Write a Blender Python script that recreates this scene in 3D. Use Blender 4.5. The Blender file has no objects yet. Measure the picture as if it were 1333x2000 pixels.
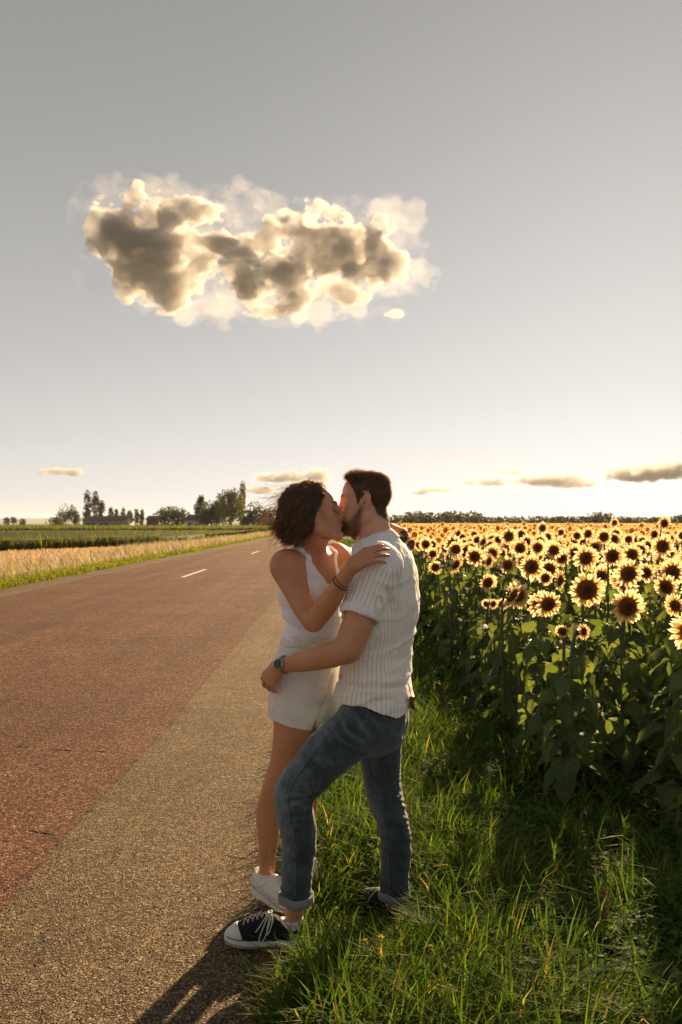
import bpy, bmesh, math, random, os
import numpy as np
from mathutils import Vector, Matrix, Quaternion
from mathutils.bvhtree import BVHTree

random.seed(7)
RNG = np.random.default_rng(7)
scene = bpy.context.scene
COL = scene.collection

# ------------------------------------------------------------------ camera
FPX = 35.0 / 36.0 * 2000.0          # focal length in photograph pixels
CAM_H = 1.57
HORIZ = 1022.0
cam_d = bpy.data.cameras.new('camera')
cam_d.sensor_fit = 'VERTICAL'
cam_d.sensor_height = 36.0
cam_d.sensor_width = 24.0
cam_d.lens = 35.0
cam_d.shift_y = (HORIZ - 1000.0) / 2000.0
cam_d.clip_start = 0.05
cam_d.clip_end = 30000.0
cam_d.dof.use_dof = True
cam_d.dof.focus_distance = 3.85
cam_d.dof.aperture_fstop = 8.0
cam = bpy.data.objects.new('camera', cam_d)
COL.objects.link(cam)
cam.location = (0, 0, CAM_H)
cam.rotation_euler = (math.radians(90), 0, 0)
scene.camera = cam

# ------------------------------------------------------------------ sky and sun
SUN_AZ = math.radians(19.5)          # to the right of the view axis
SUN_EL = math.radians(18.5)
world = bpy.data.worlds.new('World')
scene.world = world
world.use_nodes = True
wn = world.node_tree
wn.nodes.clear()
w_out = wn.nodes.new('ShaderNodeOutputWorld')
w_bg = wn.nodes.new('ShaderNodeBackground')
w_sky = wn.nodes.new('ShaderNodeTexSky')
w_sky.sky_type = 'NISHITA'
w_sky.sun_disc = False
w_sky.sun_elevation = SUN_EL
w_sky.sun_rotation = SUN_AZ
w_sky.altitude = 0.0
w_sky.air_density = 1.0
w_sky.dust_density = 2.0
w_sky.ozone_density = 0.6
w_hsv = wn.nodes.new('ShaderNodeHueSaturation')
w_hsv.inputs['Saturation'].default_value = 0.25
w_tint = wn.nodes.new('ShaderNodeMix')
w_tint.data_type = 'RGBA'
w_tint.blend_type = 'MULTIPLY'
w_tint.inputs[0].default_value = 1.0
w_tint.inputs[7].default_value = (1.0, 0.985, 0.96, 1)
w_gam = wn.nodes.new('ShaderNodeGamma')
w_gam.inputs['Gamma'].default_value = 0.18
wn.links.new(w_sky.outputs[0], w_gam.inputs['Color'])
wn.links.new(w_gam.outputs[0], w_hsv.inputs['Color'])
wn.links.new(w_hsv.outputs[0], w_tint.inputs[6])
# thin haze all round: the sky pales evenly towards the horizon
w_tc = wn.nodes.new('ShaderNodeTexCoord')
w_sep = wn.nodes.new('ShaderNodeSeparateXYZ')
wn.links.new(w_tc.outputs['Generated'], w_sep.inputs[0])
w_abs = wn.nodes.new('ShaderNodeMath')
w_abs.operation = 'ABSOLUTE'
wn.links.new(w_sep.outputs['Z'], w_abs.inputs[0])
w_mul = wn.nodes.new('ShaderNodeMath')
w_mul.operation = 'MULTIPLY'
w_mul.inputs[1].default_value = -3.4
wn.links.new(w_abs.outputs[0], w_mul.inputs[0])
w_exp = wn.nodes.new('ShaderNodeMath')
w_exp.operation = 'EXPONENT'
wn.links.new(w_mul.outputs[0], w_exp.inputs[0])
w_mad = wn.nodes.new('ShaderNodeMath')
w_mad.operation = 'MULTIPLY_ADD'
w_mad.inputs[1].default_value = 0.86
w_mad.inputs[2].default_value = 0.33
wn.links.new(w_exp.outputs[0], w_mad.inputs[0])
w_sc = wn.nodes.new('ShaderNodeVectorMath')
w_sc.operation = 'SCALE'
wn.links.new(w_tint.outputs[2], w_sc.inputs[0])
wn.links.new(w_mad.outputs[0], w_sc.inputs['Scale'])
wn.links.new(w_sc.outputs[0], w_bg.inputs['Color'])
w_bg.inputs['Strength'].default_value = 0.132
wn.links.new(w_bg.outputs[0], w_out.inputs['Surface'])

sun_d = bpy.data.lights.new('sun', 'SUN')
sun_d.energy = 3.9
sun_d.angle = math.radians(0.9)
sun_d.color = (1.0, 0.70, 0.40)
sun = bpy.data.objects.new('sun', sun_d)
COL.objects.link(sun)
sun_dir = Vector((math.sin(SUN_AZ) * math.cos(SUN_EL), math.cos(SUN_AZ) * math.cos(SUN_EL), math.sin(SUN_EL)))
sun.rotation_euler = sun_dir.to_track_quat('Z', 'Y').to_euler()

vs = scene.view_settings
vs.view_transform = 'Standard'
vs.look = 'None'
vs.exposure = 1.82
vs.gamma = 1.0
vs.use_curve_mapping = False
scene.cycles.use_denoising = True
try:
    scene.cycles.denoiser = 'OPENIMAGEDENOISE'
except Exception:
    pass
scene.cycles.max_bounces = 8
scene.cycles.transparent_max_bounces = 12
scene.cycles.volume_bounces = 2


# ------------------------------------------------------------------ helpers
def P(u, v, Y):
    """A world point on the sight line of a photograph pixel at depth Y."""
    return np.array([(u - 666.5) / FPX * Y, Y, CAM_H - (v - HORIZ) / FPX * Y])


def nrm(v):
    v = np.asarray(v, float)
    return v / (np.linalg.norm(v) + 1e-12)


def lerp(a, b, t):
    return a + (b - a) * t


def mesh_from(name, verts, quads=None, tris=None, smooth=True):
    """Fast mesh from numpy arrays of quads and/or triangles."""
    verts = np.ascontiguousarray(verts, dtype=np.float32)
    me = bpy.data.meshes.new(name)
    me.vertices.add(len(verts))
    me.vertices.foreach_set('co', verts.ravel())
    loops, starts, n0 = [], [], 0
    if quads is not None and len(quads):
        q = np.asarray(quads, np.int32)
        loops.append(q.ravel())
        starts.append(np.arange(len(q), dtype=np.int32) * 4 + n0)
        n0 += q.size
    if tris is not None and len(tris):
        t = np.asarray(tris, np.int32)
        loops.append(t.ravel())
        starts.append(np.arange(len(t), dtype=np.int32) * 3 + n0)
        n0 += t.size
    lo = np.concatenate(loops)
    st = np.concatenate(starts)
    me.loops.add(len(lo))
    me.loops.foreach_set('vertex_index', lo)
    me.polygons.add(len(st))
    me.polygons.foreach_set('loop_start', st)
    if smooth:
        me.polygons.foreach_set('use_smooth', np.ones(len(st), bool))
    me.update(calc_edges=True)
    return me


def col_attr(me, cols, name='Col'):
    a = me.attributes.new(name, 'FLOAT_COLOR', 'POINT')
    c = np.ones((len(me.vertices), 4), np.float32)
    c[:, :3] = cols
    a.data.foreach_set('color', c.ravel())


def float_attr(me, vals, name):
    a = me.attributes.new(name, 'FLOAT', 'POINT')
    a.data.foreach_set('value', np.ascontiguousarray(vals, dtype=np.float32))


def link(name, data, mat=None, parent=None, loc=None, rot=None, scale=None):
    o = bpy.data.objects.new(name, data)
    COL.objects.link(o)
    if mat is not None and data is not None:
        for m in (mat if isinstance(mat, (list, tuple)) else [mat]):
            data.materials.append(m)
    if parent is not None:
        o.parent = parent
    if loc is not None:
        o.location = loc
    if rot is not None:
        o.rotation_euler = rot
    if scale is not None:
        o.scale = scale if hasattr(scale, '__len__') else (scale,) * 3
    return o


def tag(o, label=None, cat=None, group=None, kind=None):
    if label:
        o['label'] = label
    if cat:
        o['category'] = cat
    if group:
        o['group'] = group
    if kind:
        o['kind'] = kind
    return o


def empty(name, loc=(0, 0, 0), rotz=0.0):
    o = bpy.data.objects.new(name, None)
    COL.objects.link(o)
    o.location = loc
    o.rotation_euler = (0, 0, rotz)
    o.empty_display_size = 0.1
    return o


class Acc:
    """Collects vertices, quads and tris; builds one mesh."""

    def __init__(s):
        s.v, s.q, s.t, s.n, s.c = [], [], [], 0, []

    def add(s, verts, quads=None, tris=None, col=None):
        verts = np.asarray(verts, float)
        s.v.append(verts)
        if quads is not None and len(quads):
            s.q.append(np.asarray(quads, int) + s.n)
        if tris is not None and len(tris):
            s.t.append(np.asarray(tris, int) + s.n)
        if col is not None:
            c = np.asarray(col, float)
            s.c.append(np.broadcast_to(c, (len(verts), 3)) if c.ndim == 1 else c)
        s.n += len(verts)
        return s

    def tube(s, pts, rad, n=8, cap=True, col=None, flat=None):
        pts = np.asarray(pts, float)
        m = len(pts)
        rad = np.broadcast_to(np.asarray(rad, float), (m,))
        tan = np.gradient(pts, axis=0)
        tan /= np.linalg.norm(tan, axis=1, keepdims=True) + 1e-12
        ref = np.array([0, 0, 1.0]) if abs(tan[0][2]) < 0.9 else np.array([1.0, 0, 0])
        vs_ = []
        x = nrm(np.cross(ref, tan[0]))
        for i in range(m):
            x = nrm(x - tan[i] * np.dot(x, tan[i]))
            y = np.cross(tan[i], x)
            a = np.arange(n) * 2 * math.pi / n
            vs_.append(pts[i] + rad[i] * (np.outer(np.cos(a), x) + np.outer(np.sin(a), y)))
        V = np.concatenate(vs_)
        q = []
        for i in range(m - 1):
            for j in range(n):
                q.append([i * n + j, i * n + (j + 1) % n, (i + 1) * n + (j + 1) % n, (i + 1) * n + j])
        t = []
        if cap:
            for j in range(1, n - 1):
                t.append([0, j + 1, j])
                b = (m - 1) * n
                t.append([b, b + j, b + j + 1])
        return s.add(V, q, t, col)

    def box(s, lo, hi, col=None):
        x0, y0, z0 = lo
        x1, y1, z1 = hi
        V = [[x0, y0, z0], [x1, y0, z0], [x1, y1, z0], [x0, y1, z0], [x0, y0, z1], [x1, y0, z1], [x1, y1, z1], [x0, y1, z1]]
        q = [[0, 3, 2, 1], [4, 5, 6, 7], [0, 1, 5, 4], [1, 2, 6, 5], [2, 3, 7, 6], [3, 0, 4, 7]]
        return s.add(V, q, None, col)

    def mesh(s, name, smooth=True, off=None):
        V = np.concatenate(s.v)
        if off is not None:
            V = V - np.asarray(off)
        me = mesh_from(name, V, np.concatenate(s.q) if s.q else None, np.concatenate(s.t) if s.t else None, smooth)
        if s.c:
            col_attr(me, np.concatenate(s.c))
        return me


# ------------------------------------------------------------------ materials
def mat_new(name):
    m = bpy.data.materials.new(name)
    m.use_nodes = True
    nt = m.node_tree
    b = nt.nodes['Principled BSDF']
    return m, nt, b


def ramp(nt, fac, stops, interp='LINEAR'):
    r = nt.nodes.new('ShaderNodeValToRGB')
    r.color_ramp.interpolation = interp
    e = r.color_ramp.elements
    while len(e) > len(stops):
        e.remove(e[-1])
    while len(e) < len(stops):
        e.new(0.5)
    for i, (p, c) in enumerate(stops):
        e[i].position = p
        e[i].color = (*c, 1) if len(c) == 3 else c
    if fac is not None:
        nt.links.new(fac, r.inputs[0])
    return r


def noise(nt, scale, detail=3, rough=0.55, vec=None, dist=0.0):
    n = nt.nodes.new('ShaderNodeTexNoise')
    n.inputs['Scale'].default_value = scale
    n.inputs['Detail'].default_value = detail
    n.inputs['Roughness'].default_value = rough
    n.inputs['Distortion'].default_value = dist
    if vec is not None:
        nt.links.new(vec, n.inputs['Vector'])
    return n


def objco(nt):
    return nt.nodes.new('ShaderNodeTexCoord').outputs['Object']


def mixc(nt, fac, a, b, mode='MIX'):
    m = nt.nodes.new('ShaderNodeMix')
    m.data_type = 'RGBA'
    m.blend_type = mode
    for sock, val in ((m.inputs[0], fac), (m.inputs[6], a), (m.inputs[7], b)):
        if isinstance(val, (int, float)):
            sock.default_value = val
        elif isinstance(val, (tuple, list)):
            sock.default_value = (*val, 1) if len(val) == 3 else val
        else:
            nt.links.new(val, sock)
    return m.outputs[2]


def mathn(nt, op, a, b=None, c=None):
    m = nt.nodes.new('ShaderNodeMath')
    m.operation = op
    for i, val in enumerate((a, b, c)):
        if val is None:
            continue
        if isinstance(val, (int, float)):
            m.inputs[i].default_value = val
        else:
            nt.links.new(val, m.inputs[i])
    return m.outputs[0]


def attr(nt, name):
    a = nt.nodes.new('ShaderNodeAttribute')
    a.attribute_name = name
    return a


def bump(nt, b, height, strength=0.3, dist=0.01):
    n = nt.nodes.new('ShaderNodeBump')
    n.inputs['Strength'].default_value = strength
    n.inputs['Distance'].default_value = dist
    nt.links.new(height, n.inputs['Height'])
    nt.links.new(n.outputs[0], b.inputs['Normal'])
    return n


def simple(name, col, rough=0.6, metal=0.0, var=0.15, scale=40.0, spec=0.5, bmp=0.0):
    m, nt, b = mat_new(name)
    n = noise(nt, scale, 4, 0.6, objco(nt))
    c0 = tuple(max(0, x * (1 - var)) for x in col)
    c1 = tuple(min(1, x * (1 + var)) for x in col)
    r = ramp(nt, n.outputs[0], [(0.3, c0), (0.7, c1)])
    nt.links.new(r.outputs[0], b.inputs['Base Color'])
    b.inputs['Roughness'].default_value = rough
    b.inputs['Metallic'].default_value = metal
    b.inputs['Specular IOR Level'].default_value = spec
    if bmp:
        bump(nt, b, n.outputs[0], bmp, 0.003)
    return m


def leafy(name, stops, rough=0.5, trans=0.5, transcol=None, scale=3.0, use_attr=None, spec=0.35, vein=False):
    """Two-sided leaf: diffuse/gloss in front plus translucent light from behind."""
    m, nt, b = mat_new(name)
    if use_attr:
        c = attr(nt, use_attr).outputs['Color']
    else:
        n = noise(nt, scale, 3, 0.6, objco(nt))
        oi = nt.nodes.new('ShaderNodeObjectInfo')
        f = mathn(nt, 'ADD', mathn(nt, 'MULTIPLY', n.outputs[0], 0.7), mathn(nt, 'MULTIPLY', oi.outputs['Random'], 0.3))
        c = ramp(nt, f, stops).outputs[0]
    nt.links.new(c, b.inputs['Base Color'])
    b.inputs['Roughness'].default_value = rough
    b.inputs['Specular IOR Level'].default_value = spec
    t = nt.nodes.new('ShaderNodeBsdfTranslucent')
    tc = mixc(nt, 1.0, c, transcol or (1.6, 1.5, 0.7), 'MULTIPLY')
    nt.links.new(tc, t.inputs['Color'])
    mx = nt.nodes.new('ShaderNodeMixShader')
    mx.inputs[0].default_value = trans
    nt.links.new(b.outputs[0], mx.inputs[1])
    nt.links.new(t.outputs[0], mx.inputs[2])
    nt.links.new(mx.outputs[0], nt.nodes['Material Output'].inputs['Surface'])
    return m


# ------------------------------------------------------------------ numpy noise
def _hash(ix, iy, iz, seed):
    n = (ix.astype(np.int64) * 374761393 + iy.astype(np.int64) * 668265263 + iz.astype(np.int64) * 2147483647 + seed * 1274126177)
    n = (n ^ (n >> 13)) * 1274126177
    n = n ^ (n >> 16)
    return (n & 0xFFFFF).astype(np.float64) / 0xFFFFF


def vnoise(p, seed=0):
    """Smooth value noise in -1..1 at points p (n,3)."""
    p = np.asarray(p, float)
    i = np.floor(p).astype(np.int64)
    f = p - i
    f = f * f * f * (f * (f * 6 - 15) + 10)
    r = 0
    for dx in (0, 1):
        wx = f[:, 0] if dx else 1 - f[:, 0]
        for dy in (0, 1):
            wy = f[:, 1] if dy else 1 - f[:, 1]
            for dz in (0, 1):
                wz = f[:, 2] if dz else 1 - f[:, 2]
                r = r + wx * wy * wz * _hash(i[:, 0] + dx, i[:, 1] + dy, i[:, 2] + dz, seed)
    return r * 2 - 1


def fbm(p, seed=0, octv=3, gain=0.5):
    r, a = 0, 1.0
    p = np.asarray(p, float)
    for o in range(octv):
        r = r + a * vnoise(p * 2 ** o + 17.3 * o, seed + o)
        a *= gain
    return r


def sstep(a, b, x):
    t = np.clip((x - a) / (b - a), 0, 1)
    return t * t * (3 - 2 * t)
# ------------------------------------------------------------------ implicit surfaces on a grid
def catmull(pts, n):
    """Catmull-Rom resampling of an array of control rows, n rows out."""
    pts = np.asarray(pts, float)
    if pts.ndim == 1:
        pts = pts[:, None]
    m = len(pts)
    if m == 2:
        t = np.linspace(0, 1, n)[:, None]
        return pts[0] * (1 - t) + pts[1] * t
    out = []
    for t in np.linspace(0, m - 1, n):
        i = min(int(t), m - 2)
        f = t - i
        p0 = pts[max(i - 1, 0)]
        p1 = pts[i]
        p2 = pts[i + 1]
        p3 = pts[min(i + 2, m - 1)]
        out.append(0.5 * ((2 * p1) + (-p0 + p2) * f + (2 * p0 - 5 * p1 + 4 * p2 - p3) * f * f + (-p0 + 3 * p1 - 3 * p2 + p3) * f ** 3))
    return np.array(out)


class Field:
    """Signed distance on a box grid; shapes are blended in one by one."""

    def __init__(s, lo, hi, h):
        s.lo, s.h = np.asarray(lo, float), h
        s.n = np.ceil((np.asarray(hi) - s.lo) / h).astype(int) + 1
        s.ax = [(s.lo[i] + np.arange(s.n[i]) * h).astype(np.float32) for i in range(3)]
        s.d = np.full(s.n, 1.0, np.float32)

    def box(s, lo, hi):
        a = np.clip(np.floor((np.asarray(lo) - s.lo) / s.h).astype(int), 0, s.n - 1)
        b = np.clip(np.ceil((np.asarray(hi) - s.lo) / s.h).astype(int) + 1, 1, s.n)
        return tuple(slice(a[i], max(b[i], a[i] + 1)) for i in range(3))

    def co(s, sl):
        return s.ax[0][sl[0]][:, None, None], s.ax[1][sl[1]][None, :, None], s.ax[2][sl[2]][None, None, :]

    def put(s, sl, d, k, op='u'):
        a = s.d[sl]
        if op == 'u':
            if k > 0:
                w = np.maximum(k - np.abs(a - d), 0) / k
                s.d[sl] = np.minimum(a, d) - w * w * k * 0.25
            else:
                s.d[sl] = np.minimum(a, d)
        elif op == 's':
            d = -d
            if k > 0:
                w = np.maximum(k - np.abs(a - d), 0) / k
                s.d[sl] = np.maximum(a, d) + w * w * k * 0.25
            else:
                s.d[sl] = np.maximum(a, d)

    def ell(s, c, r, R=None, k=0.01, op='u'):
        c = np.asarray(c, float)
        r = np.broadcast_to(np.asarray(r, float), (3,))
        R = np.eye(3) if R is None else np.asarray(R)
        ext = np.sqrt((R ** 2) @ (r ** 2)) + 0.03 + k
        sl = s.box(c - ext, c + ext)
        x, y, z = s.co(sl)
        x, y, z = x - c[0], y - c[1], z - c[2]
        q2, l2 = 0, 0
        for i in range(3):
            p = (x * R[0, i] + y * R[1, i] + z * R[2, i]).astype(np.float32)
            q2 = q2 + (p / r[i]) ** 2
            l2 = l2 + p * p
        q = np.sqrt(q2) + 1e-5
        l = np.sqrt(l2) + 1e-7
        s.put(sl, l - l / q, k, op)

    def cone(s, a, b, ra, rb, k=0.01, op='u'):
        a, b = np.asarray(a, float), np.asarray(b, float)
        m = max(ra, rb) + 0.03 + k
        sl = s.box(np.minimum(a, b) - m, np.maximum(a, b) + m)
        x, y, z = s.co(sl)
        ba = b - a
        L2 = float(ba @ ba) + 1e-12
        t = np.clip(((x - a[0]) * ba[0] + (y - a[1]) * ba[1] + (z - a[2]) * ba[2]) / L2, 0, 1)
        d = np.sqrt((x - a[0] - t * ba[0]) ** 2 + (y - a[1] - t * ba[1]) ** 2 + (z - a[2] - t * ba[2]) ** 2) - (ra + (rb - ra) * t)
        s.put(sl, d.astype(np.float32), k, op)

    def chain(s, pts, rad, k=0.01, op='u'):
        for i in range(len(pts) - 1):
            s.cone(pts[i], pts[i + 1], rad[i], rad[i + 1], k if i == 0 else min(k, 0.004), op)

    def tube(s, pts, rx, ry, xdir, k=0.02, n=14, op='u', capk=1.0):
        """Elliptical tube through control points; xdir is the direction rx is measured in."""
        m = len(pts)
        xd = np.asarray(xdir, float)
        if xd.ndim == 1:
            xd = np.repeat(xd[None], m, 0)
        C = catmull(pts, n)
        RX = catmull(np.broadcast_to(np.asarray(rx, float), (m,)), n)[:, 0]
        RY = catmull(np.broadcast_to(np.asarray(ry, float), (m,)), n)[:, 0]
        XD = catmull(xd, n)
        mg = max(RX.max(), RY.max()) + 0.035 + k
        sl = s.box(C.min(0) - mg, C.max(0) + mg)
        off = [q.start for q in sl]
        T = np.full([q.stop - q.start for q in sl], 1.0, np.float32)
        for i in range(n - 1):
            a, b = C[i], C[i + 1]
            r = max(RX[i], RY[i], RX[i + 1], RY[i + 1]) + 0.035 + k
            s2 = s.box(np.minimum(a, b) - r, np.maximum(a, b) + r)
            x, y, z = s.co(s2)
            ba = b - a
            L2 = float(ba @ ba) + 1e-12
            ax = nrm(ba)
            t = np.clip(((x - a[0]) * ba[0] + (y - a[1]) * ba[1] + (z - a[2]) * ba[2]) / L2, 0, 1).astype(np.float32)
            px, py, pz = x - a[0] - t * ba[0], y - a[1] - t * ba[1], z - a[2] - t * ba[2]
            X = nrm(XD[i] - ax * (XD[i] @ ax))
            Yv = np.cross(ax, X)
            ux = px * X[0] + py * X[1] + pz * X[2]
            uy = px * Yv[0] + py * Yv[1] + pz * Yv[2]
            ua = px * ax[0] + py * ax[1] + pz * ax[2]
            rxx = RX[i] + (RX[i + 1] - RX[i]) * t
            ryy = RY[i] + (RY[i + 1] - RY[i]) * t
            rz = np.minimum(rxx, ryy) * capk
            q = np.sqrt((ux / rxx) ** 2 + (uy / ryy) ** 2 + (ua / rz) ** 2) + 1e-5
            l = np.sqrt(ux * ux + uy * uy + ua * ua) + 1e-7
            d = l - l / q
            s3 = tuple(slice(s2[j].start - off[j], s2[j].stop - off[j]) for j in range(3))
            T[s3] = np.minimum(T[s3], d)
        s.put(sl, T, k, op)

    def cut(s, p, nvec, k=0.0, lo=None, hi=None):
        """Remove everything on the side nvec points to."""
        nvec = nrm(nvec)
        sl = s.box(lo, hi) if lo is not None else tuple(slice(0, q) for q in s.n)
        x, y, z = s.co(sl)
        g = ((x - p[0]) * nvec[0] + (y - p[1]) * nvec[1] + (z - p[2]) * nvec[2]).astype(np.float32)
        s.put(sl, -g, k, 's')

    def copy(s):
        f = Field.__new__(Field)
        f.lo, f.h, f.n, f.ax, f.d = s.lo, s.h, s.n, s.ax, s.d.copy()
        return f

    def sample(s, p):
        """Trilinear value at points (n,3)."""
        g = (np.asarray(p) - s.lo) / s.h
        g = np.clip(g, 0, np.array(s.n) - 1.001)
        i = g.astype(int)
        f = g - i
        r = 0
        for dx in (0, 1):
            for dy in (0, 1):
                for dz in (0, 1):
                    w = (f[:, 0] if dx else 1 - f[:, 0]) * (f[:, 1] if dy else 1 - f[:, 1]) * (f[:, 2] if dz else 1 - f[:, 2])
                    r = r + w * s.d[i[:, 0] + dx, i[:, 1] + dy, i[:, 2] + dz]
        return r

    def mesh(s):
        """Surface nets: (verts, quads)."""
        d = s.d
        d[0], d[-1] = np.maximum(d[0], 1e-3), np.maximum(d[-1], 1e-3)
        d[:, 0], d[:, -1] = np.maximum(d[:, 0], 1e-3), np.maximum(d[:, -1], 1e-3)
        d[:, :, 0], d[:, :, -1] = np.maximum(d[:, :, 0], 1e-3), np.maximum(d[:, :, -1], 1e-3)
        ins = d < 0
        cnt = np.zeros([q - 1 for q in s.n], np.int8)
        offs = [(a, b, c) for a in (0, 1) for b in (0, 1) for c in (0, 1)]
        for a, b, c in offs:
            cnt += ins[a:s.n[0] - 1 + a, b:s.n[1] - 1 + b, c:s.n[2] - 1 + c]
        act = np.argwhere((cnt > 0) & (cnt < 8))
        vals = np.stack([d[act[:, 0] + a, act[:, 1] + b, act[:, 2] + c] for a, b, c in offs], 1)
        oc = np.array(offs, float)
        pos = np.zeros((len(act), 3))
        num = np.zeros(len(act))
        for i in range(8):
            for j in range(i + 1, 8):
                if np.abs(oc[i] - oc[j]).sum() != 1:
                    continue
                m = (vals[:, i] < 0) != (vals[:, j] < 0)
                t = vals[m, i] / (vals[m, i] - vals[m, j])
                pos[m] += oc[i] + t[:, None] * (oc[j] - oc[i])
                num[m] += 1
        pos /= num[:, None]
        V = s.lo + (act + pos) * s.h
        ids = np.full(cnt.shape, -1, np.int32)
        ids[act[:, 0], act[:, 1], act[:, 2]] = np.arange(len(act))
        Q = []
        for axis in range(3):
            o1, o2 = [(1, 2), (2, 0), (0, 1)][axis]
            sa = [slice(None)] * 3
            sb = [slice(None)] * 3
            sa[axis] = slice(0, s.n[axis] - 1)
            sb[axis] = slice(1, s.n[axis])
            e = np.argwhere(ins[tuple(sa)] != ins[tuple(sb)])
            e = e[(e[:, o1] > 0) & (e[:, o2] > 0) & (e[:, o1] < s.n[o1] - 1) & (e[:, o2] < s.n[o2] - 1)]
            flip = ins[tuple(e.T)]
            u1 = np.zeros(3, int)
            u2 = np.zeros(3, int)
            u1[o1] = 1
            u2[o2] = 1
            c0, c1, c2, c3 = (ids[tuple((e - k).T)] for k in (u1 + u2, u2, np.zeros(3, int), u1))
            q = np.stack([c0, c1, c2, c3], 1)
            q[~flip] = q[~flip][:, ::-1]
            Q.append(q)
        return V, np.concatenate(Q)


def vnormals(V, Q):
    n = np.cross(V[Q[:, 2]] - V[Q[:, 0]], V[Q[:, 3]] - V[Q[:, 1]])
    N = np.zeros_like(V)
    for i in range(4):
        np.add.at(N, Q[:, i], n)
    return N / (np.linalg.norm(N, axis=1, keepdims=True) + 1e-12)


def relax(V, Q, it=2, lam=0.5):
    e = np.concatenate([Q[:, [0, 1]], Q[:, [1, 2]], Q[:, [2, 3]], Q[:, [3, 0]]])
    for _ in range(it):
        S = np.zeros_like(V)
        c = np.zeros(len(V))
        for a, b in ((0, 1), (1, 0)):
            for j in range(3):
                S[:, j] += np.bincount(e[:, a], V[e[:, b], j], len(V))
            c += np.bincount(e[:, a], minlength=len(V))
        V = V + lam * (S / c[:, None] - V)
    return V


def frame(fwd, up=(0, 0, 1)):
    """Columns: forward, left, up (right-handed)."""
    f = nrm(fwd)
    l = nrm(np.cross(up, f))
    u = np.cross(f, l)
    return np.stack([f, l, u], 1)


def rot(axis, deg):
    return np.array(Matrix.Rotation(math.radians(deg), 3, Vector(axis)))
# ------------------------------------------------------------------ people: materials
def skin_mat():
    m, nt, b = mat_new('skin')
    a = attr(nt, 'Col').outputs['Color']
    oc = objco(nt)
    n = noise(nt, 90, 4, 0.6, oc)
    n2 = noise(nt, 14, 3, 0.5, oc)
    c = mixc(nt, 0.45, a, ramp(nt, n2.outputs[0], [(0.3, (0.80, 0.72, 0.70)), (0.7, (1.1, 1.0, 0.98))]).outputs[0], 'MULTIPLY')
    c = mixc(nt, 0.35, c, ramp(nt, n.outputs[0], [(0.3, (0.82, 0.80, 0.78)), (0.7, (1.05, 1.05, 1.05))]).outputs[0], 'MULTIPLY')
    nt.links.new(c, b.inputs['Base Color'])
    b.inputs['Roughness'].default_value = 0.47
    b.inputs['Specular IOR Level'].default_value = 0.45
    b.inputs['Subsurface Weight'].default_value = 0.18
    b.inputs['Subsurface Radius'].default_value = (1.0, 0.35, 0.18)
    b.inputs['Subsurface Scale'].default_value = 0.012
    nn = noise(nt, 420, 3, 0.6, oc)
    bump(nt, b, nn.outputs[0], 0.12, 0.0015)
    return m


def cloth_mat(name, col, weave=900.0, rough=0.9, attr_col=None, trans=0.0, var=0.06, sheen=0.2):
    m, nt, b = mat_new(name)
    oc = objco(nt)
    n = noise(nt, 25, 4, 0.6, oc)
    base = attr(nt, attr_col).outputs['Color'] if attr_col else None
    tone = ramp(nt, n.outputs[0], [(0.25, (1 - var,) * 3), (0.75, (1 + var * 0.4,) * 3)]).outputs[0]
    c = mixc(nt, 1.0, base if base is not None else col, tone, 'MULTIPLY')
    nt.links.new(c, b.inputs['Base Color'])
    b.inputs['Roughness'].default_value = rough
    b.inputs['Specular IOR Level'].default_value = 0.2
    b.inputs['Sheen Weight'].default_value = sheen
    w = noise(nt, weave, 2, 0.5, oc)
    bump(nt, b, w.outputs[0], 0.25, 0.001)
    if trans:
        t = nt.nodes.new('ShaderNodeBsdfTranslucent')
        nt.links.new(c, t.inputs['Color'])
        mx = nt.nodes.new('ShaderNodeMixShader')
        mx.inputs[0].default_value = trans
        nt.links.new(b.outputs[0], mx.inputs[1])
        nt.links.new(t.outputs[0], mx.inputs[2])
        nt.links.new(mx.outputs[0], nt.nodes['Material Output'].inputs['Surface'])
    return m


M_SKIN = skin_mat()
M_SHIRT = cloth_mat('striped_cotton', (0.8, 0.8, 0.8), 700, 0.9, 'Col', 0.0)
M_DENIM = cloth_mat('denim', (0.1, 0.13, 0.16), 1100, 0.85, 'Col', 0.0, 0.22)
M_TANK = cloth_mat('white_jersey', (0.90, 0.92, 0.97), 1200, 0.85)
M_LINEN = cloth_mat('cream_linen', (0.80, 0.775, 0.725), 500, 0.95, None, 0.0, 0.10)
M_WHITE = cloth_mat('white_cotton', (0.74, 0.73, 0.71), 900, 0.9)
M_THREAD = simple('pale_thread', (0.26, 0.28, 0.29), 0.9, 0, 0.3, 300)
M_RUBBER = simple('white_rubber', (0.66, 0.64, 0.60), 0.55, 0, 0.12, 60)
M_CANVAS = cloth_mat('dark_canvas', (0.018, 0.017, 0.018), 1200, 0.9, None, 0.0, 0.3, 0.05)
M_LACE = simple('white_lace', (0.62, 0.59, 0.56), 0.9, 0, 0.12, 300)
M_TRAINER = simple('white_trainer_leather', (0.66, 0.65, 0.61), 0.5, 0, 0.08, 50, bmp=0.1)
M_STEEL = simple('watch_steel', (0.55, 0.53, 0.50), 0.3, 1.0, 0.1, 80)
M_DIAL = simple('watch_dial', (0.015, 0.015, 0.018), 0.25, 0, 0.1, 50)
M_BLACK = simple('black_cord', (0.012, 0.011, 0.012), 0.7, 0, 0.2, 200)
M_LINE = simple('black_rubber_line', (0.015, 0.015, 0.016), 0.6, 0, 0.2, 90)


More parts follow.
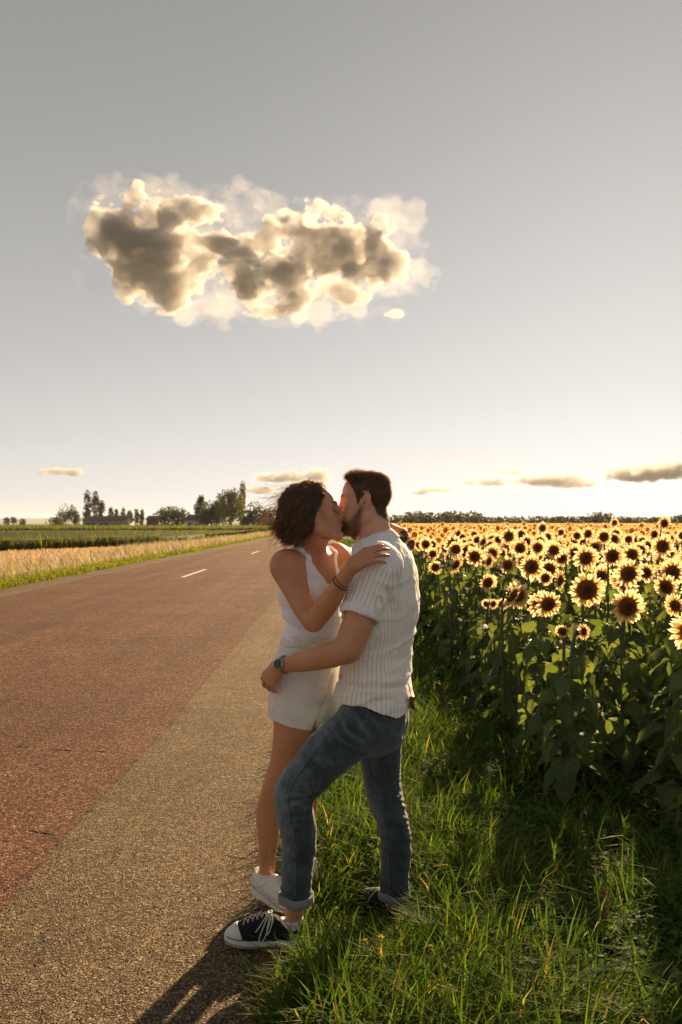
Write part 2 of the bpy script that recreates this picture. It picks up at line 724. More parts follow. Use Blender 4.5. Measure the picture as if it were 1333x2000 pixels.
def hair_mat(name, c0, c1, rough=0.35):
    m, nt, b = mat_new(name)
    hi = nt.nodes.new('ShaderNodeHairInfo')
    r = ramp(nt, hi.outputs['Random'], [(0.0, c0), (1.0, c1)])
    nt.links.new(r.outputs[0], b.inputs['Base Color'])
    b.inputs['Roughness'].default_value = rough
    b.inputs['Specular IOR Level'].default_value = 0.5
    t = nt.nodes.new('ShaderNodeBsdfTranslucent')
    tc = mixc(nt, 1.0, r.outputs[0], (2.2, 1.7, 1.1), 'MULTIPLY')
    nt.links.new(tc, t.inputs['Color'])
    mx = nt.nodes.new('ShaderNodeMixShader')
    mx.inputs[0].default_value = 0.35
    nt.links.new(b.outputs[0], mx.inputs[1])
    nt.links.new(t.outputs[0], mx.inputs[2])
    nt.links.new(mx.outputs[0], nt.nodes['Material Output'].inputs['Surface'])
    return m


M_HAIRW = hair_mat('dark_brown_hair', (0.036, 0.022, 0.013), (0.25, 0.165, 0.10))
M_HAIRM = hair_mat('brown_hair', (0.045, 0.027, 0.015), (0.27, 0.17, 0.095))
M_HAIRCAP = simple('hair_mass', (0.024, 0.014, 0.009), 0.6, 0, 0.4, 120, 0.3, 0.5)


def strands(name, S, rad, mat, parent, off, tip=0.25):
    """S: list of (k,3) polylines; one hair-curves object."""
    cu = bpy.data.hair_curves.new(name)
    sizes = [len(x) for x in S]
    cu.add_curves(sizes)
    pos = np.concatenate(S) - np.asarray(off)
    cu.attributes['position'].data.foreach_set('vector', pos.astype(np.float32).ravel())
    rr = np.concatenate([np.linspace(1, tip, k) * (rad if np.isscalar(rad) else rad[i]) for i, k in enumerate(sizes)])
    ra = cu.attributes.get('radius') or cu.attributes.new('radius', 'FLOAT', 'POINT')
    ra.data.foreach_set('value', rr.astype(np.float32))
    return link(name, cu, mat, parent)


# ------------------------------------------------------------------ people: heads and hands
def head(F, O, R, sc, male):
    def L(x, y, z):
        return O + R @ (np.array([x, y, z]) * sc)

    def E(c, r, k=0.012, op='u', Rl=None):
        F.ell(L(*c), np.array(r) * sc, R if Rl is None else R @ Rl, k, op)

    def C(a, b, ra, rb, k=0.012, op='u'):
        F.cone(L(*a), L(*b), ra * sc, rb * sc, k, op)

    if male:
        E((-0.008, 0, 0.045), (0.088, 0.074, 0.078), 0.0)
        E((0.028, 0, 0.048), (0.066, 0.064, 0.056), 0.02)
    else:
        E((-0.010, 0, 0.042), (0.092, 0.074, 0.073), 0.0)
        E((0.028, 0, 0.045), (0.066, 0.064, 0.054), 0.02)
    E((0.040, 0, -0.020), (0.050, 0.058, 0.068), 0.025)
    jw = 1.0 if male else 0.90
    for s in (-1, 1):
        C((0.000, s * 0.054 * jw, -0.050), (0.052, s * 0.036 * jw, -0.088), 0.021, 0.018, 0.025)
        C((0.052, s * 0.036 * jw, -0.088), (0.078, s * 0.010, -0.102), 0.018, 0.017, 0.02)
        C((0.000, s * 0.060 * jw, -0.005), (0.000, s * 0.055 * jw, -0.050), 0.018, 0.020, 0.02)
        E((0.052, s * 0.046, -0.012), (0.026, 0.020, 0.020), 0.022)
        C((0.090, s * 0.010, 0.026), (0.070, s * 0.046, 0.028), 0.009 if male else 0.007, 0.010, 0.018)
        E((0.058, s * 0.036, -0.045), (0.026, 0.022, 0.030), 0.025)
    C((0.076, -0.006, -0.102), (0.076, 0.006, -0.102), 0.020 if male else 0.017, 0.020 if male else 0.017, 0.02)
    E((0.066, 0, -0.062), (0.033, 0.034, 0.034), 0.022)
    # eye sockets, then closed lids over the eyeballs
    for s in (-1, 1):
        E((0.094, s * 0.033, 0.008), (0.017, 0.020, 0.014), 0.014, 's')
        E((0.0705, s * 0.032, 0.007), (0.0150, 0.0165, 0.0135), 0.006)
    # nose
    C((0.090, 0, 0.018), (0.112, 0, -0.026), 0.0080, 0.0105, 0.012)
    E((0.110, 0, -0.029), (0.011, 0.0105, 0.0095), 0.008)
    for s in (-1, 1):
        E((0.098, s * 0.0135, -0.033), (0.011, 0.0075, 0.0085), 0.008)
        E((0.103, s * 0.0065, -0.0405), (0.006, 0.0036, 0.004), 0.003, 's')
    # lips
    E((0.0965, 0, -0.0575), (0.0100, 0.0230, 0.0062), 0.008)
    E((0.0950, 0, -0.0700), (0.0100, 0.0200, 0.0070), 0.008)
    C((0.108, -0.018, -0.0640), (0.108, 0.018, -0.0640), 0.0022, 0.0022, 0.004, 's')
    E((0.097, 0, -0.083), (0.010, 0.022, 0.006), 0.012, 's')
    # ears
    for s in (-1, 1):
        Re = rot((0, 0, 1), s * -22) @ rot((0, 1, 0), -12)
        E((-0.009, s * 0.0800, 0.008), (0.0185, 0.0085, 0.0310), 0.005, 'u', Re)
        E((-0.003, s * 0.0785, -0.019), (0.0100, 0.0070, 0.0130), 0.006, 'u', Re)
        E((-0.006, s * 0.0910, 0.010), (0.0125, 0.0085, 0.0225), 0.002, 's', Re)
        E((-0.011, s * 0.0815, 0.013), (0.0060, 0.0070, 0.0130), 0.003, 'u', Re)
        C((0.001, s * 0.090, -0.004), (0.001, s * 0.070, -0.004), 0.0065, 0.0045, 0.002, 's')
        C((0.010, s * 0.0735, -0.010), (0.010, s * 0.0735, 0.000), 0.005, 0.005, 0.006)


def local(V, O, R, sc):
    return ((V - O) @ R) / sc


def blob(p, c, r, soft=0.5):
    """1 inside an ellipsoid fading to 0 outside."""
    q = np.sqrt((((p - np.array(c)) / np.array(r)) ** 2).sum(1))
    return 1 - sstep(1 - soft, 1 + soft, q)


def hand(F, w, f, n, right, sc, curls, spread=(6, 1, -4, -10), thumb=(0.5, 0.6, 0.1), thumb_curl=0.5):
    """curls: four triples of bend angles; returns fingertip positions and back-of-finger directions."""
    f = nrm(f)
    n = nrm(np.asarray(n) - f * (np.asarray(n) @ f))
    s = np.cross(n, f) * (1 if right else -1)
    off = np.array([0.029, 0.0095, -0.0105, -0.0290]) * sc
    ln = np.array([0.088, 0.092, 0.086, 0.077]) * sc
    fl = np.array([[0.042, 0.025, 0.019], [0.046, 0.029, 0.020], [0.042, 0.027, 0.019], [0.033, 0.020, 0.017]]) * sc
    fr = np.array([[0.0100, 0.0090, 0.0082, 0.0068], [0.0102, 0.0092, 0.0083, 0.0068], [0.0096, 0.0088, 0.0080, 0.0066], [0.0086, 0.0078, 0.0070, 0.0058]]) * sc
    tips = []
    w = np.asarray(w, float)
    for i in range(4):
        kn = w + f * ln[i] + s * off[i] - n * (abs(off[i]) * 0.22)
        F.cone(w + s * off[i] * 0.45 + f * 0.012 * sc, kn, 0.0165 * sc, 0.0120 * sc, 0.016 * sc)
    F.cone(w + s * 0.012 * sc + f * 0.02 * sc - n * 0.008 * sc, w + f * 0.055 * sc + s * 0.022 * sc - n * 0.010 * sc, 0.018 * sc, 0.015 * sc, 0.015 * sc)
    for i in range(4):
        kn = w + f * ln[i] + s * off[i] - n * (abs(off[i]) * 0.22)
        a = math.radians(spread[i])
        fd = f * math.cos(a) + s * math.sin(a)
        p, ang, pts = kn, 0.0, [kn]
        for j in range(3):
            ang += math.radians(curls[i][j])
            d = fd * math.cos(ang) - n * math.sin(ang)
            p = p + d * fl[i][j]
            pts.append(p)
        for j in range(3):
            F.cone(pts[j], pts[j + 1], fr[i][j], fr[i][j + 1], 0.005 * sc if j == 0 else 0.002)
        tips.append((pts[-1], n * math.cos(ang) + fd * math.sin(ang), d))
    t0 = w + f * 0.022 * sc + s * 0.022 * sc - n * 0.006 * sc
    td = nrm(f * thumb[0] + s * thumb[1] - n * thumb[2])
    t1 = t0 + td * 0.042 * sc
    td2 = nrm(td + f * thumb_curl * 0.6 - n * thumb_curl * 0.5)
    t2 = t1 + td2 * 0.032 * sc
    td3 = nrm(td2 + f * thumb_curl * 0.4 - n * thumb_curl * 0.3)
    t3 = t2 + td3 * 0.025 * sc
    F.cone(t0, t1, 0.0165 * sc, 0.0125 * sc, 0.014 * sc)
    F.cone(t1, t2, 0.0118 * sc, 0.0105 * sc, 0.003)
    F.cone(t2, t3, 0.0105 * sc, 0.0085 * sc, 0.002)
    return tips


def limb(F, rows, k=0.02, ratio=1.0, xdir=(0, 1, 0), n=None):
    """rows: (u, v, Y, radius); near-round tube."""
    pts = [P(a, b, c) for a, b, c, _ in rows]
    r = np.array([q[3] for q in rows])
    F.tube(pts, r * ratio, r, xdir, k, n or (len(rows) * 5))


def finish(name, F, mat, parent, off, it=1, disp=None, paint=None):
    V, Q = F.mesh()
    if it:
        V = relax(V, Q, it, 0.5)
    if disp is not None:
        N = vnormals(V, Q)
        V = V + N * disp(V, N)[:, None]
    me = mesh_from(name, V - np.asarray(off), Q)
    if paint is not None:
        col_attr(me, paint(V, vnormals(V, Q)))
    o = link(name, me, mat, parent)
    return o, V, Q


class Caster:
    """Finds where the sight line of a photograph pixel meets a mesh."""

    def __init__(s, V, Q):
        s.V, s.Q = V, Q
        s.t = BVHTree.FromPolygons([tuple(v) for v in V], [tuple(int(i) for i in q) for q in Q])

    def hit(s, u, v):
        o = Vector((0, 0, CAM_H))
        d = Vector(P(u, v, 1.0)) - o
        r = s.t.ray_cast(o, d.normalized())
        return (np.array(r[0]), np.array(r[1])) if r[0] is not None else (None, None)

    def line(s, px, n, lift=0.001):
        out, nn = [], []
        for u, v in catmull(px, n):
            p, q = s.hit(u, v)
            if p is not None:
                out.append(p + q * lift)
                nn.append(q)
        return np.array(out), np.array(nn)


def bump_d(p, c, r, h):
    return h * np.exp(-(((p - np.asarray(c)) / np.asarray(r)) ** 2).sum(1))
# ------------------------------------------------------------------ the man
MB = np.array([0.02, 3.82, 0.0])
man = empty('person', MB)
tag(man, 'bearded person in striped short-sleeved shirt and rolled jeans, holding the other by the hip', 'person', 'couple kissing by the road')
mf = nrm([-math.cos(math.radians(24)), math.sin(math.radians(24)), 0])
ml = np.cross([0, 0, 1], mf)

M_O = np.array([0.1000, 3.905, 1.646])
M_SC = 1.0
M_R = frame([-math.cos(math.radians(7)), math.sin(math.radians(7)), -0.02]) @ rot((1, 0, 0), 4)

Fb = Field((-0.36, 3.44, -0.02), (0.34, 4.42, 1.80), 0.0042)
# torso under the shirt
TM = [(745, 1083, 3.88), (747, 1112, 3.88), (746, 1150, 3.88), (744, 1200, 3.88), (741, 1260, 3.88), (737, 1320, 3.87), (733, 1385, 3.87), (730, 1430, 3.87)]
tw = np.array([0.135, 0.175, 0.180, 0.170, 0.155, 0.155, 0.160, 0.140])
td = np.array([0.070, 0.095, 0.108, 0.105, 0.097, 0.100, 0.110, 0.095])
Fb.tube([P(*q) for q in TM], tw, td, ml, 0.0, 26)
# neck
nb = P(741, 1075, 3.885)
Fb.tube([nb + [0.01, 0, -0.03], nb + [0.0, 0, 0.01], M_O + M_R @ np.array([-0.022, 0, -0.055]), M_O + M_R @ np.array([-0.012, 0, 0.01])],
        [0.075, 0.062, 0.057, 0.050], [0.075, 0.064, 0.060, 0.055], ml, 0.03, 14)
Fb.cone(M_O + M_R @ np.array([0.03, 0, -0.07]), nb + mf * 0.035 + [0, 0, -0.005], 0.030, 0.032, 0.03)
head(Fb, M_O, M_R, M_SC, True)
# near (left) arm
limb(Fb, [(742, 1112, 3.72, 0.062), (728, 1150, 3.69, 0.060), (703, 1208, 3.645, 0.059), (690, 1243, 3.63, 0.056), (680, 1267, 3.62, 0.049)], 0.03, 1.0, (0, 1, 0), 22)
limb(Fb, [(683, 1268, 3.62, 0.046), (655, 1277, 3.635, 0.0475), (622, 1284, 3.66, 0.0465), (592, 1291, 3.695, 0.040), (566, 1297, 3.73, 0.0315), (550, 1300, 3.75, 0.0285)], 0.02, 0.92, (0, 1, 0), 22)
mw = P(549, 1300, 3.752)
m_tips = hand(Fb, mw, (-0.62, 0.42, -0.66), (-0.62, -0.76, 0.10), False, 1.0,
              [(28, 22, 12), (30, 24, 14), (32, 26, 14), (30, 26, 14)], (5, 1, -4, -9), (0.9, 0.12, 0.6), 0.3)
# far (right) arm, round her back
limb(Fb, [(768, 1108, 4.04, 0.060), (735, 1165, 4.16, 0.055), (690, 1225, 4.25, 0.046), (665, 1232, 4.26, 0.044), (640, 1228, 4.23, 0.034), (626, 1222, 4.20, 0.028)], 0.02, 1.0, (0, 0, 1), 24)
hand(Fb, P(626, 1222, 4.20), (-0.35, -0.30, 0.85), (0.35, 0.9, 0.35), True, 0.9, [(14, 10, 8)] * 4, (3, 1, -2, -5), (0.8, 0.3, 0.3))
# legs under the jeans
limb(Fb, [(735, 1400, 3.80, 0.075), (668, 1450, 3.72, 0.064), (614, 1508, 3.66, 0.052), (575, 1556, 3.65, 0.044), (581, 1610, 3.67, 0.044), (583, 1655, 3.68, 0.043), (579, 1720, 3.69, 0.036), (575, 1785, 3.70, 0.0335), (572, 1808, 3.70, 0.033)], 0.02, 1.0, (0, 1, 0), 34)
limb(Fb, [(745, 1420, 3.98, 0.078), (744, 1490, 3.985, 0.068), (753, 1560, 3.97, 0.052), (770, 1620, 3.96, 0.048), (772, 1690, 3.955, 0.040), (771, 1755, 3.965, 0.034), (770, 1772, 3.965, 0.033)], 0.02, 1.0, (0, 1, 0), 34)


def man_paint(V, N):
    c = np.tile(np.array([0.60, 0.305, 0.165]), (len(V), 1))
    p = local(V, M_O, M_R, M_SC)
    hd = sstep(1.40, 1.52, V[:, 2])
    c = c + hd[:, None] * (np.array([0.66, 0.385, 0.255]) - c)
    near = np.linalg.norm(p, axis=1) < 0.2
    # flushed cheek, ear and nose
    for q, r, a in (((0.06, 0.045, -0.02), (0.03, 0.03, 0.03), 0.35), ((0.108, 0, -0.03), (0.016, 0.02, 0.016), 0.5), ((-0.005, 0.08, 0.0), (0.025, 0.015, 0.035), 0.35), ((-0.005, -0.08, 0.0), (0.025, 0.015, 0.035), 0.35)):
        w = blob(p, q, r, 0.7) * a
        c = c + w[:, None] * (np.array([0.52, 0.24, 0.17]) - c)
    # lips
    w = blob(p, (0.098, 0, -0.0635), (0.014, 0.026, 0.012), 0.4)
    c = c + (w * 0.8)[:, None] * (np.array([0.34, 0.13, 0.10]) - c)
    hw = man_hair_mask(p)
    c = c + (hw * 0.9)[:, None] * (np.array([0.050, 0.029, 0.017]) - c)
    bw = man_beard_mask(p)
    c = c + (bw * 0.72)[:, None] * (np.array([0.11, 0.060, 0.034]) - c)
    for s in (-1, 1):
        w = blob(p, (0.086, s * 0.028, 0.0315), (0.018, 0.024, 0.0055), 0.5)
        c = c + (w * 0.85)[:, None] * (np.array([0.06, 0.035, 0.02]) - c)
        w = blob(p, (0.084, s * 0.034, 0.0005), (0.012, 0.016, 0.0030), 0.6)
        c = c + (w * 0.9)[:, None] * (np.array([0.03, 0.018, 0.012]) - c)
    # knuckle and elbow redness
    for t, d, f in m_tips:
        w = 1 - sstep(0.008, 0.016, np.linalg.norm(V - (t + d * 0.004), axis=1))
        c = c + (w * 0.4)[:, None] * (np.array([0.55, 0.33, 0.25]) - c)
    return np.clip(c, 0, 1)


def man_hair_mask(p):
    """Scalp: above a hairline running forehead - temple - ear - nape (head coordinates)."""
    x, y, z = p[:, 0], np.abs(p[:, 1]), p[:, 2]
    line = np.interp(x, [-0.12, -0.085, -0.045, -0.028, -0.008, 0.012, 0.030, 0.036, 0.050, 0.066, 0.085],
                     [-0.075, -0.070, -0.045, 0.005, 0.030, 0.020, -0.004, 0.030, 0.062, 0.088, 0.105])
    w = sstep(-0.006, 0.006, z - line) * (np.sqrt(x * x + y * y + z * z) < 0.19)
    ear = (y > 0.0735) & (z < 0.045) & (x > -0.04) & (x < 0.03)
    return w * (~ear)


def man_beard_mask(p):
    x, y, z = p[:, 0], np.abs(p[:, 1]), p[:, 2]
    up = np.interp(x, [-0.01, 0.02, 0.035, 0.05, 0.065, 0.08, 0.12], [-0.010, -0.012, -0.035, -0.052, -0.062, -0.064, -0.058])
    w = sstep(-0.012, 0.022, up - z) * sstep(-0.004, 0.034, x + 0.25 * (z + 0.06)) * sstep(-0.135, -0.118, z)
    must = blob(p, (0.093, 0, -0.048), (0.018, 0.034, 0.010), 0.4)
    lips = blob(p, (0.099, 0, -0.0635), (0.012, 0.022, 0.009), 0.3)
    return np.clip(np.maximum(w, must) * (1 - lips), 0, 1) * (x > -0.02)


man_body, mbV, mbQ = finish('body', Fb, M_SKIN, man, MB, 1, None, man_paint)
mbN = vnormals(mbV, mbQ)

# hair and beard
mp = local(mbV, M_O, M_R, M_SC)
mnl = mbN @ M_R
inhead = np.linalg.norm(mp, axis=1) < 0.2
hm = man_hair_mask(mp) * inhead
idx = np.where(hm > 0.5)[0]
S = []
for i in RNG.choice(idx, 10500):
    q = mp[i] + RNG.normal(0, 0.0012, 3)
    nl = nrm(mnl[i])
    top = float(sstep(0.062, 0.105, np.array(q[2])))
    front = float(sstep(0.0, 0.06, np.array(q[0])))
    ln = lerp(0.009, 0.018, top) * RNG.uniform(0.6, 1.2) + 0.016 * front * top
    if q[2] < -0.02:
        ln *= 0.55
    d0 = nrm(nl * lerp(0.30, 0.50, top) + np.array([lerp(-0.35, 0.55, top * front) - 0.75 * top * (1 - front), 0.12 * np.sign(q[1]) * top, lerp(-0.75, 0.10 + 0.35 * front, top)]) + RNG.normal(0, 0.20, 3))
    d1 = nrm(d0 + np.array([-0.3 - 0.4 * top * (1 - front), 0, -0.35 + 0.15 * front]) + RNG.normal(0, 0.30, 3))
    st = [q]
    for t in np.linspace(0.25, 1, 4):
        st.append(st[-1] + nrm(lerp(d0, d1, t)) * ln / 4)
    S.append(M_O + (np.array(st) * M_SC) @ M_R.T)
strands('hair', S, 0.00065, M_HAIRM, man, MB, 0.35)
bm_ = man_beard_mask(mp) * inhead
idx = np.where(bm_ > 0.08)[0]
S = []
for i in RNG.choice(idx, 5500, p=bm_[idx] ** 1.3 / (bm_[idx] ** 1.3).sum()):
    q = mp[i]
    nl = nrm(mnl[i])
    ln = RNG.uniform(0.002, 0.005) * (1.4 if q[2] < -0.085 else 1.0)
    d0 = nrm(nl * 0.8 + np.array([0.15, 0, -0.75]) + RNG.normal(0, 0.25, 3))
    st = [q + d0 * ln * t for t in (0, 0.4, 0.75, 1.0)]
    S.append(M_O + (np.array(st) * M_SC) @ M_R.T)
strands('beard', S, 0.0003, M_HAIRM, man, MB, 0.5)
S = []
for s in (-1, 1):
    for _ in range(150):
        t = RNG.uniform(0, 1)
        q = np.array([0.098 - 0.020 * t, s * (0.013 + 0.034 * t), 0.0295 + 0.004 * math.sin(t * 3) + RNG.normal(0, 0.0018)])
        d0 = nrm(np.array([-0.2, s * 1.0, 0.25]) + RNG.normal(0, 0.2, 3))
        S.append(M_O + ((q + np.outer([0, 0.5, 1], d0) * 0.007) * M_SC) @ M_R.T)
strands('eyebrow', S, 0.0005, M_HAIRM, man, MB, 0.5)

# ---- shirt
Fs = Field((-0.10, 3.56, 0.80), (0.36, 4.34, 1.56), 0.0043)
sw = np.array([0.140, 0.198, 0.202, 0.192, 0.180, 0.184, 0.197, 0.206])
sd = np.array([0.082, 0.112, 0.128, 0.126, 0.120, 0.128, 0.143, 0.152])
TS = [(744, 1077, 3.88), (748, 1108, 3.88), (749, 1150, 3.88), (749, 1200, 3.88), (742, 1258, 3.88), (735, 1310, 3.87), (731, 1365, 3.86), (728, 1415, 3.86)]
Fs.tube([P(*q) for q in TS], sw, sd, ml, 0.0, 28)
Fs.cone(nb + [0.0, 0, -0.028], P(742, 1096, 3.735), 0.060, 0.066, 0.05)
Fs.cone(nb + [0.0, 0, -0.028], P(768, 1095, 4.03), 0.060, 0.064, 0.05)
Fsl = Fs.copy()
Fsl.d[:] = 1.0
limb(Fsl, [(745, 1100, 3.725, 0.074), (735, 1130, 3.70, 0.079), (721, 1160, 3.68, 0.078), (708, 1188, 3.655, 0.074), (700, 1214, 3.64, 0.074), (694, 1232, 3.63, 0.074)], 0.035, 1.0, (0, 1, 0), 24)
limb(Fsl, [(768, 1108, 4.04, 0.072), (735, 1165, 4.16, 0.068), (705, 1208, 4.22, 0.066)], 0.03, 1.0, (0, 0, 1), 16)
# sleeve hem and the opening the arm comes out of
hemn = nrm(P(694, 1232, 3.63) - P(708, 1188, 3.655))
hemc = P(703, 1205, 3.645)
Fsl.cut(hemc, hemn, 0.003, hemc - 0.14, hemc + 0.14)
Fsl.cone(hemc + hemn * 0.02, hemc - hemn * 0.03, 0.067, 0.063, 0.002, 's')
Fsl.cut(P(722, 1186, 4.18), P(705, 1208, 4.22) - P(735, 1165, 4.16), 0.003, P(722, 1186, 4.18) - [0.12, 0.02, 0.13], P(722, 1186, 4.18) + [0.04, 0.14, 0.12])
Fs.put(tuple(slice(0, q) for q in Fs.n), Fsl.d, 0.03)
# shirt-tail hem
sl = Fs.box((-1, 3, 0.7), (1, 5, 0.98))
x, y, z = Fs.co(sl)
hz = np.interp(x + 0.0 * y, [-0.06, -0.03, 0.045, 0.09, 0.135, 0.205, 0.245, 0.285], [0.888, 0.892, 0.896, 0.886, 0.868, 0.838, 0.852, 0.892])
Fs.put(sl, (z - hz).astype(np.float32), 0.002, 's')
# the waist of the tail is open underneath
Fs.tube([P(730, 1385, 3.865), P(728, 1440, 3.86)], [0.165, 0.170], [0.118, 0.122], ml, 0.0, 4, 's')
# neck hole
Fs.cone(nb + [0, 0, 0.005], nb + [-0.01, 0, 0.12], 0.062, 0.07, 0.012, 's')


def shirt_disp(V, N):
    d = np.zeros(len(V))
    z = V[:, 2]
    lat = (V - P(745, 1150, 3.88)) @ ml
    fwd = (V - P(745, 1150, 3.88)) @ mf
    # drag folds running from the raised arm across the back
    p = np.stack([lat * 5 + z * 9, fwd * 5, z * 20 - fwd * 14], 1)
    d += 0.0040 * (1 - np.abs(vnoise(p, 3)) * 2) * sstep(1.02, 1.25, z)
    # slack horizontal folds at the waist
    p = np.stack([lat * 4, fwd * 6 + z * 3, z * 26 + lat * 5 + fwd * 7], 1)
    m = sstep(1.25, 1.08, z)
    d += m * 0.0055 * (1 - np.abs(vnoise(p, 9)) * 2)
    # long upright folds in the tail
    p = np.stack([lat * 13, fwd * 13, z * 3], 1)
    d += 0.0030 * fbm(p, 5, 2)
    d += 0.0012 * fbm(V * 55, 12, 2)
    # a deep tuck above the hem on the near side and a crease under the arm
    for (u, v, Y, r, h) in ((672, 1335, 3.74, (0.06, 0.1, 0.006), -0.010), (700, 1342, 3.72, (0.05, 0.1, 0.007), -0.011), (690, 1327, 3.72, (0.07, 0.1, 0.012), 0.007),
                            (772, 1345, 3.72, (0.05, 0.1, 0.010), -0.009), (755, 1330, 3.72, (0.06, 0.1, 0.012), 0.007), (745, 1366, 3.72, (0.06, 0.1, 0.007), -0.007),
                            (790, 1290, 3.76, (0.05, 0.1, 0.016), -0.010), (760, 1165, 3.68, (0.022, 0.1, 0.05), -0.012), (782, 1125, 3.75, (0.012, 0.1, 0.05), 0.006)):
        d += bump_d(V, P(u, v, Y), r, h)
    # rolled sleeve cuff stands proud
    t = (V - hemc) @ hemn
    rad = np.linalg.norm((V - hemc) - np.outer(t, hemn), axis=1)
    cuff = (rad < 0.10) * (V[:, 1] < 3.80) * sstep(-0.034, -0.031, t)
    d = d * (1 - 0.6 * cuff) + 0.0045 * cuff
    return d


sl_ax0, sl_ax1 = P(745, 1100, 3.725), P(694, 1232, 3.63)


def shirt_paint(V, N):
    ax = nrm(sl_ax1 - sl_ax0)
    t = (V - sl_ax0) @ ax
    rel = (V - sl_ax0) - np.outer(t, ax)
    rad = np.linalg.norm(rel, axis=1)
    e1 = nrm(np.cross(ax, [0, 1, 0]))
    e2 = np.cross(ax, e1)
    s_sl = np.arctan2(rel @ e2, rel @ e1) * 0.074
    c0 = P(744, 1200, 3.88)
    s_to = np.arctan2((V - c0) @ ml, -((V - c0) @ mf)) * 0.165 + 0.010 * fbm(V * 6, 21, 2)
    sleeve = (t > 0.035) & (rad < 0.098) & (V[:, 1] < 3.79) & ((V - sl_ax0) @ mf > -0.065 + 0.30 * np.clip(t - 0.05, 0, 1))
    s = np.where(sleeve, s_sl, s_to)
    yoke = (V[:, 2] > 1.415) & ~sleeve
    s = np.where(yoke, (V @ nrm([0.45, 0.3, 0.85])), s)
    per = np.where(sleeve, 0.0165, 0.0155)
    ph = (s / per) % 1.0
    w = sstep(0.20, 0.30, ph) * (1 - sstep(0.60, 0.70, ph))
    tt = (V - hemc) @ hemn
    cuff = (rad < 0.12) & (V[:, 1] < 3.80) & (tt > -0.033)
    w = np.where(yoke, w * 0.35, w)
    w = np.where(cuff, w * 0.55, w)
    c = np.array([0.90, 0.90, 0.93]) + w[:, None] * (np.array([0.80, 0.70, 0.50]) - np.array([0.90, 0.90, 0.93]))
    # side seam: a plain white line
    seam = np.exp(-((s_to - 0.060) / 0.0035) ** 2) * (~sleeve) * (V[:, 1] < 3.8) * (V[:, 2] < 1.25)
    c = c + seam[:, None] * (np.array([0.86, 0.86, 0.86]) - c)
    return c


shirt, shV, shQ = finish('shirt', Fs, M_SHIRT, man, MB, 1, shirt_disp, shirt_paint)
shC = Caster(shV, shQ)

# collar: a folded band round the neck, open in front
a = Acc()
nA = 72
th = np.linspace(-math.pi * 0.93, math.pi * 0.93, nA)      # 0 is the nape
cc = P(731, 1057, 3.89)
tilt = nrm(P(773, 1040, 3.90) - P(697, 1069, 3.88))        # from front tip to nape
lat = np.array([0, -1.0, 0]) * 0.99 + np.array([-0.2, 0, 0])
lat = nrm(lat - tilt * (lat @ tilt))
upv = np.cross(tilt, lat)
upv = upv if upv[2] > 0 else -upv
rows = []
for (rr, hh) in ((0.064, 0.012), (0.0665, 0.020), (0.0710, 0.021), (0.079, 0.004), (0.087, -0.017), (0.088, -0.020), (0.085, -0.020), (0.074, -0.008), (0.068, 0.006)):
    ring = []
    for tq in th:
        fr = (1 - math.cos(tq)) * 0.5
        point = max(0.0, fr - 0.82) / 0.18
        r1 = rr * (1.16 + 0.08 * fr)
        hgt = hh * (1.0 + 0.10 * fr) - (0.022 * point if hh < 0 else 0.004 * point)
        ring.append(cc + tilt * math.cos(tq) * r1 * 1.0 + lat * math.sin(tq) * rr * 0.98 + upv * hgt + upv * 0.0016 * math.sin(tq * 5 + rr * 90))
    rows.append(ring)
rows = np.array(rows)
nr = len(rows)
V = rows.reshape(-1, 3)
q = [[i * nA + j, ((i + 1) % nr) * nA + j, ((i + 1) % nr) * nA + j + 1, i * nA + j + 1] for i in range(nr) for j in range(nA - 1)]
t_ = []
for j in (0, nA - 1):
    for i in range(1, nr - 1):
        t_.append([j, i * nA + j, (i + 1) * nA + j])
ph = (np.tile(th, nr) * 0.075 / 0.0155) % 1.0
w = (sstep(0.2, 0.3, ph) * (1 - sstep(0.6, 0.7, ph)))[:, None] * 0.45
a.add(V, q, t_, np.array([0.90, 0.90, 0.93]) * (1 - w) + w * np.array([0.80, 0.70, 0.50]))
collar = link('collar', a.mesh('collar', True, MB), M_SHIRT, shirt)

# ---- jeans
Fj = Field((-0.30, 3.52, -0.02), (0.34, 4.16, 1.00), 0.0043)
Fj.tube([P(732, 1345, 3.865), P(731, 1385, 3.87), P(733, 1425, 3.87)], [0.150, 0.158, 0.145], [0.106, 0.114, 0.106], ml, 0.0, 8)
Fj.ell(P(762, 1398, 3.825), (0.060, 0.066, 0.068), None, 0.045)
Fj.ell(P(768, 1400, 3.96), (0.062, 0.075, 0.075), None, 0.04)
limb(Fj, [(722, 1402, 3.79, 0.100), (690, 1432, 3.745, 0.099), (652, 1462, 3.71, 0.0935), (610, 1505, 3.67, 0.082), (575, 1546, 3.65, 0.0735), (576, 1585, 3.655, 0.0685), (583, 1622, 3.67, 0.0675), (584, 1652, 3.68, 0.0640), (581, 1690, 3.685, 0.0575), (579, 1722, 3.69, 0.0560), (579, 1756, 3.69, 0.0575)], 0.05, 1.0, (0, 1, 0), 50)
limb(Fj, [(745, 1400, 3.96, 0.098), (743, 1445, 3.985, 0.090), (744, 1485, 3.985, 0.082), (747, 1530, 3.975, 0.0725), (754, 1565, 3.965, 0.0670), (767, 1605, 3.96, 0.0615), (773, 1645, 3.955, 0.0595), (773, 1690, 3.955, 0.0550), (771, 1725, 3.96, 0.0545), (771, 1750, 3.96, 0.0560)], 0.03, 1.0, (0, 1, 0), 46)
for (c, b_) in ((P(579, 1752, 3.69), P(580, 1714, 3.69)), (P(771, 1746, 3.96), P(771, 1708, 3.96))):
    dn = nrm(c - b_)
    Fj.cut(c, dn, 0.003, c - 0.10, c + 0.10)
    Fj.cone(c + dn * 0.02, c - dn * 0.035, 0.050, 0.047, 0.002, 's')
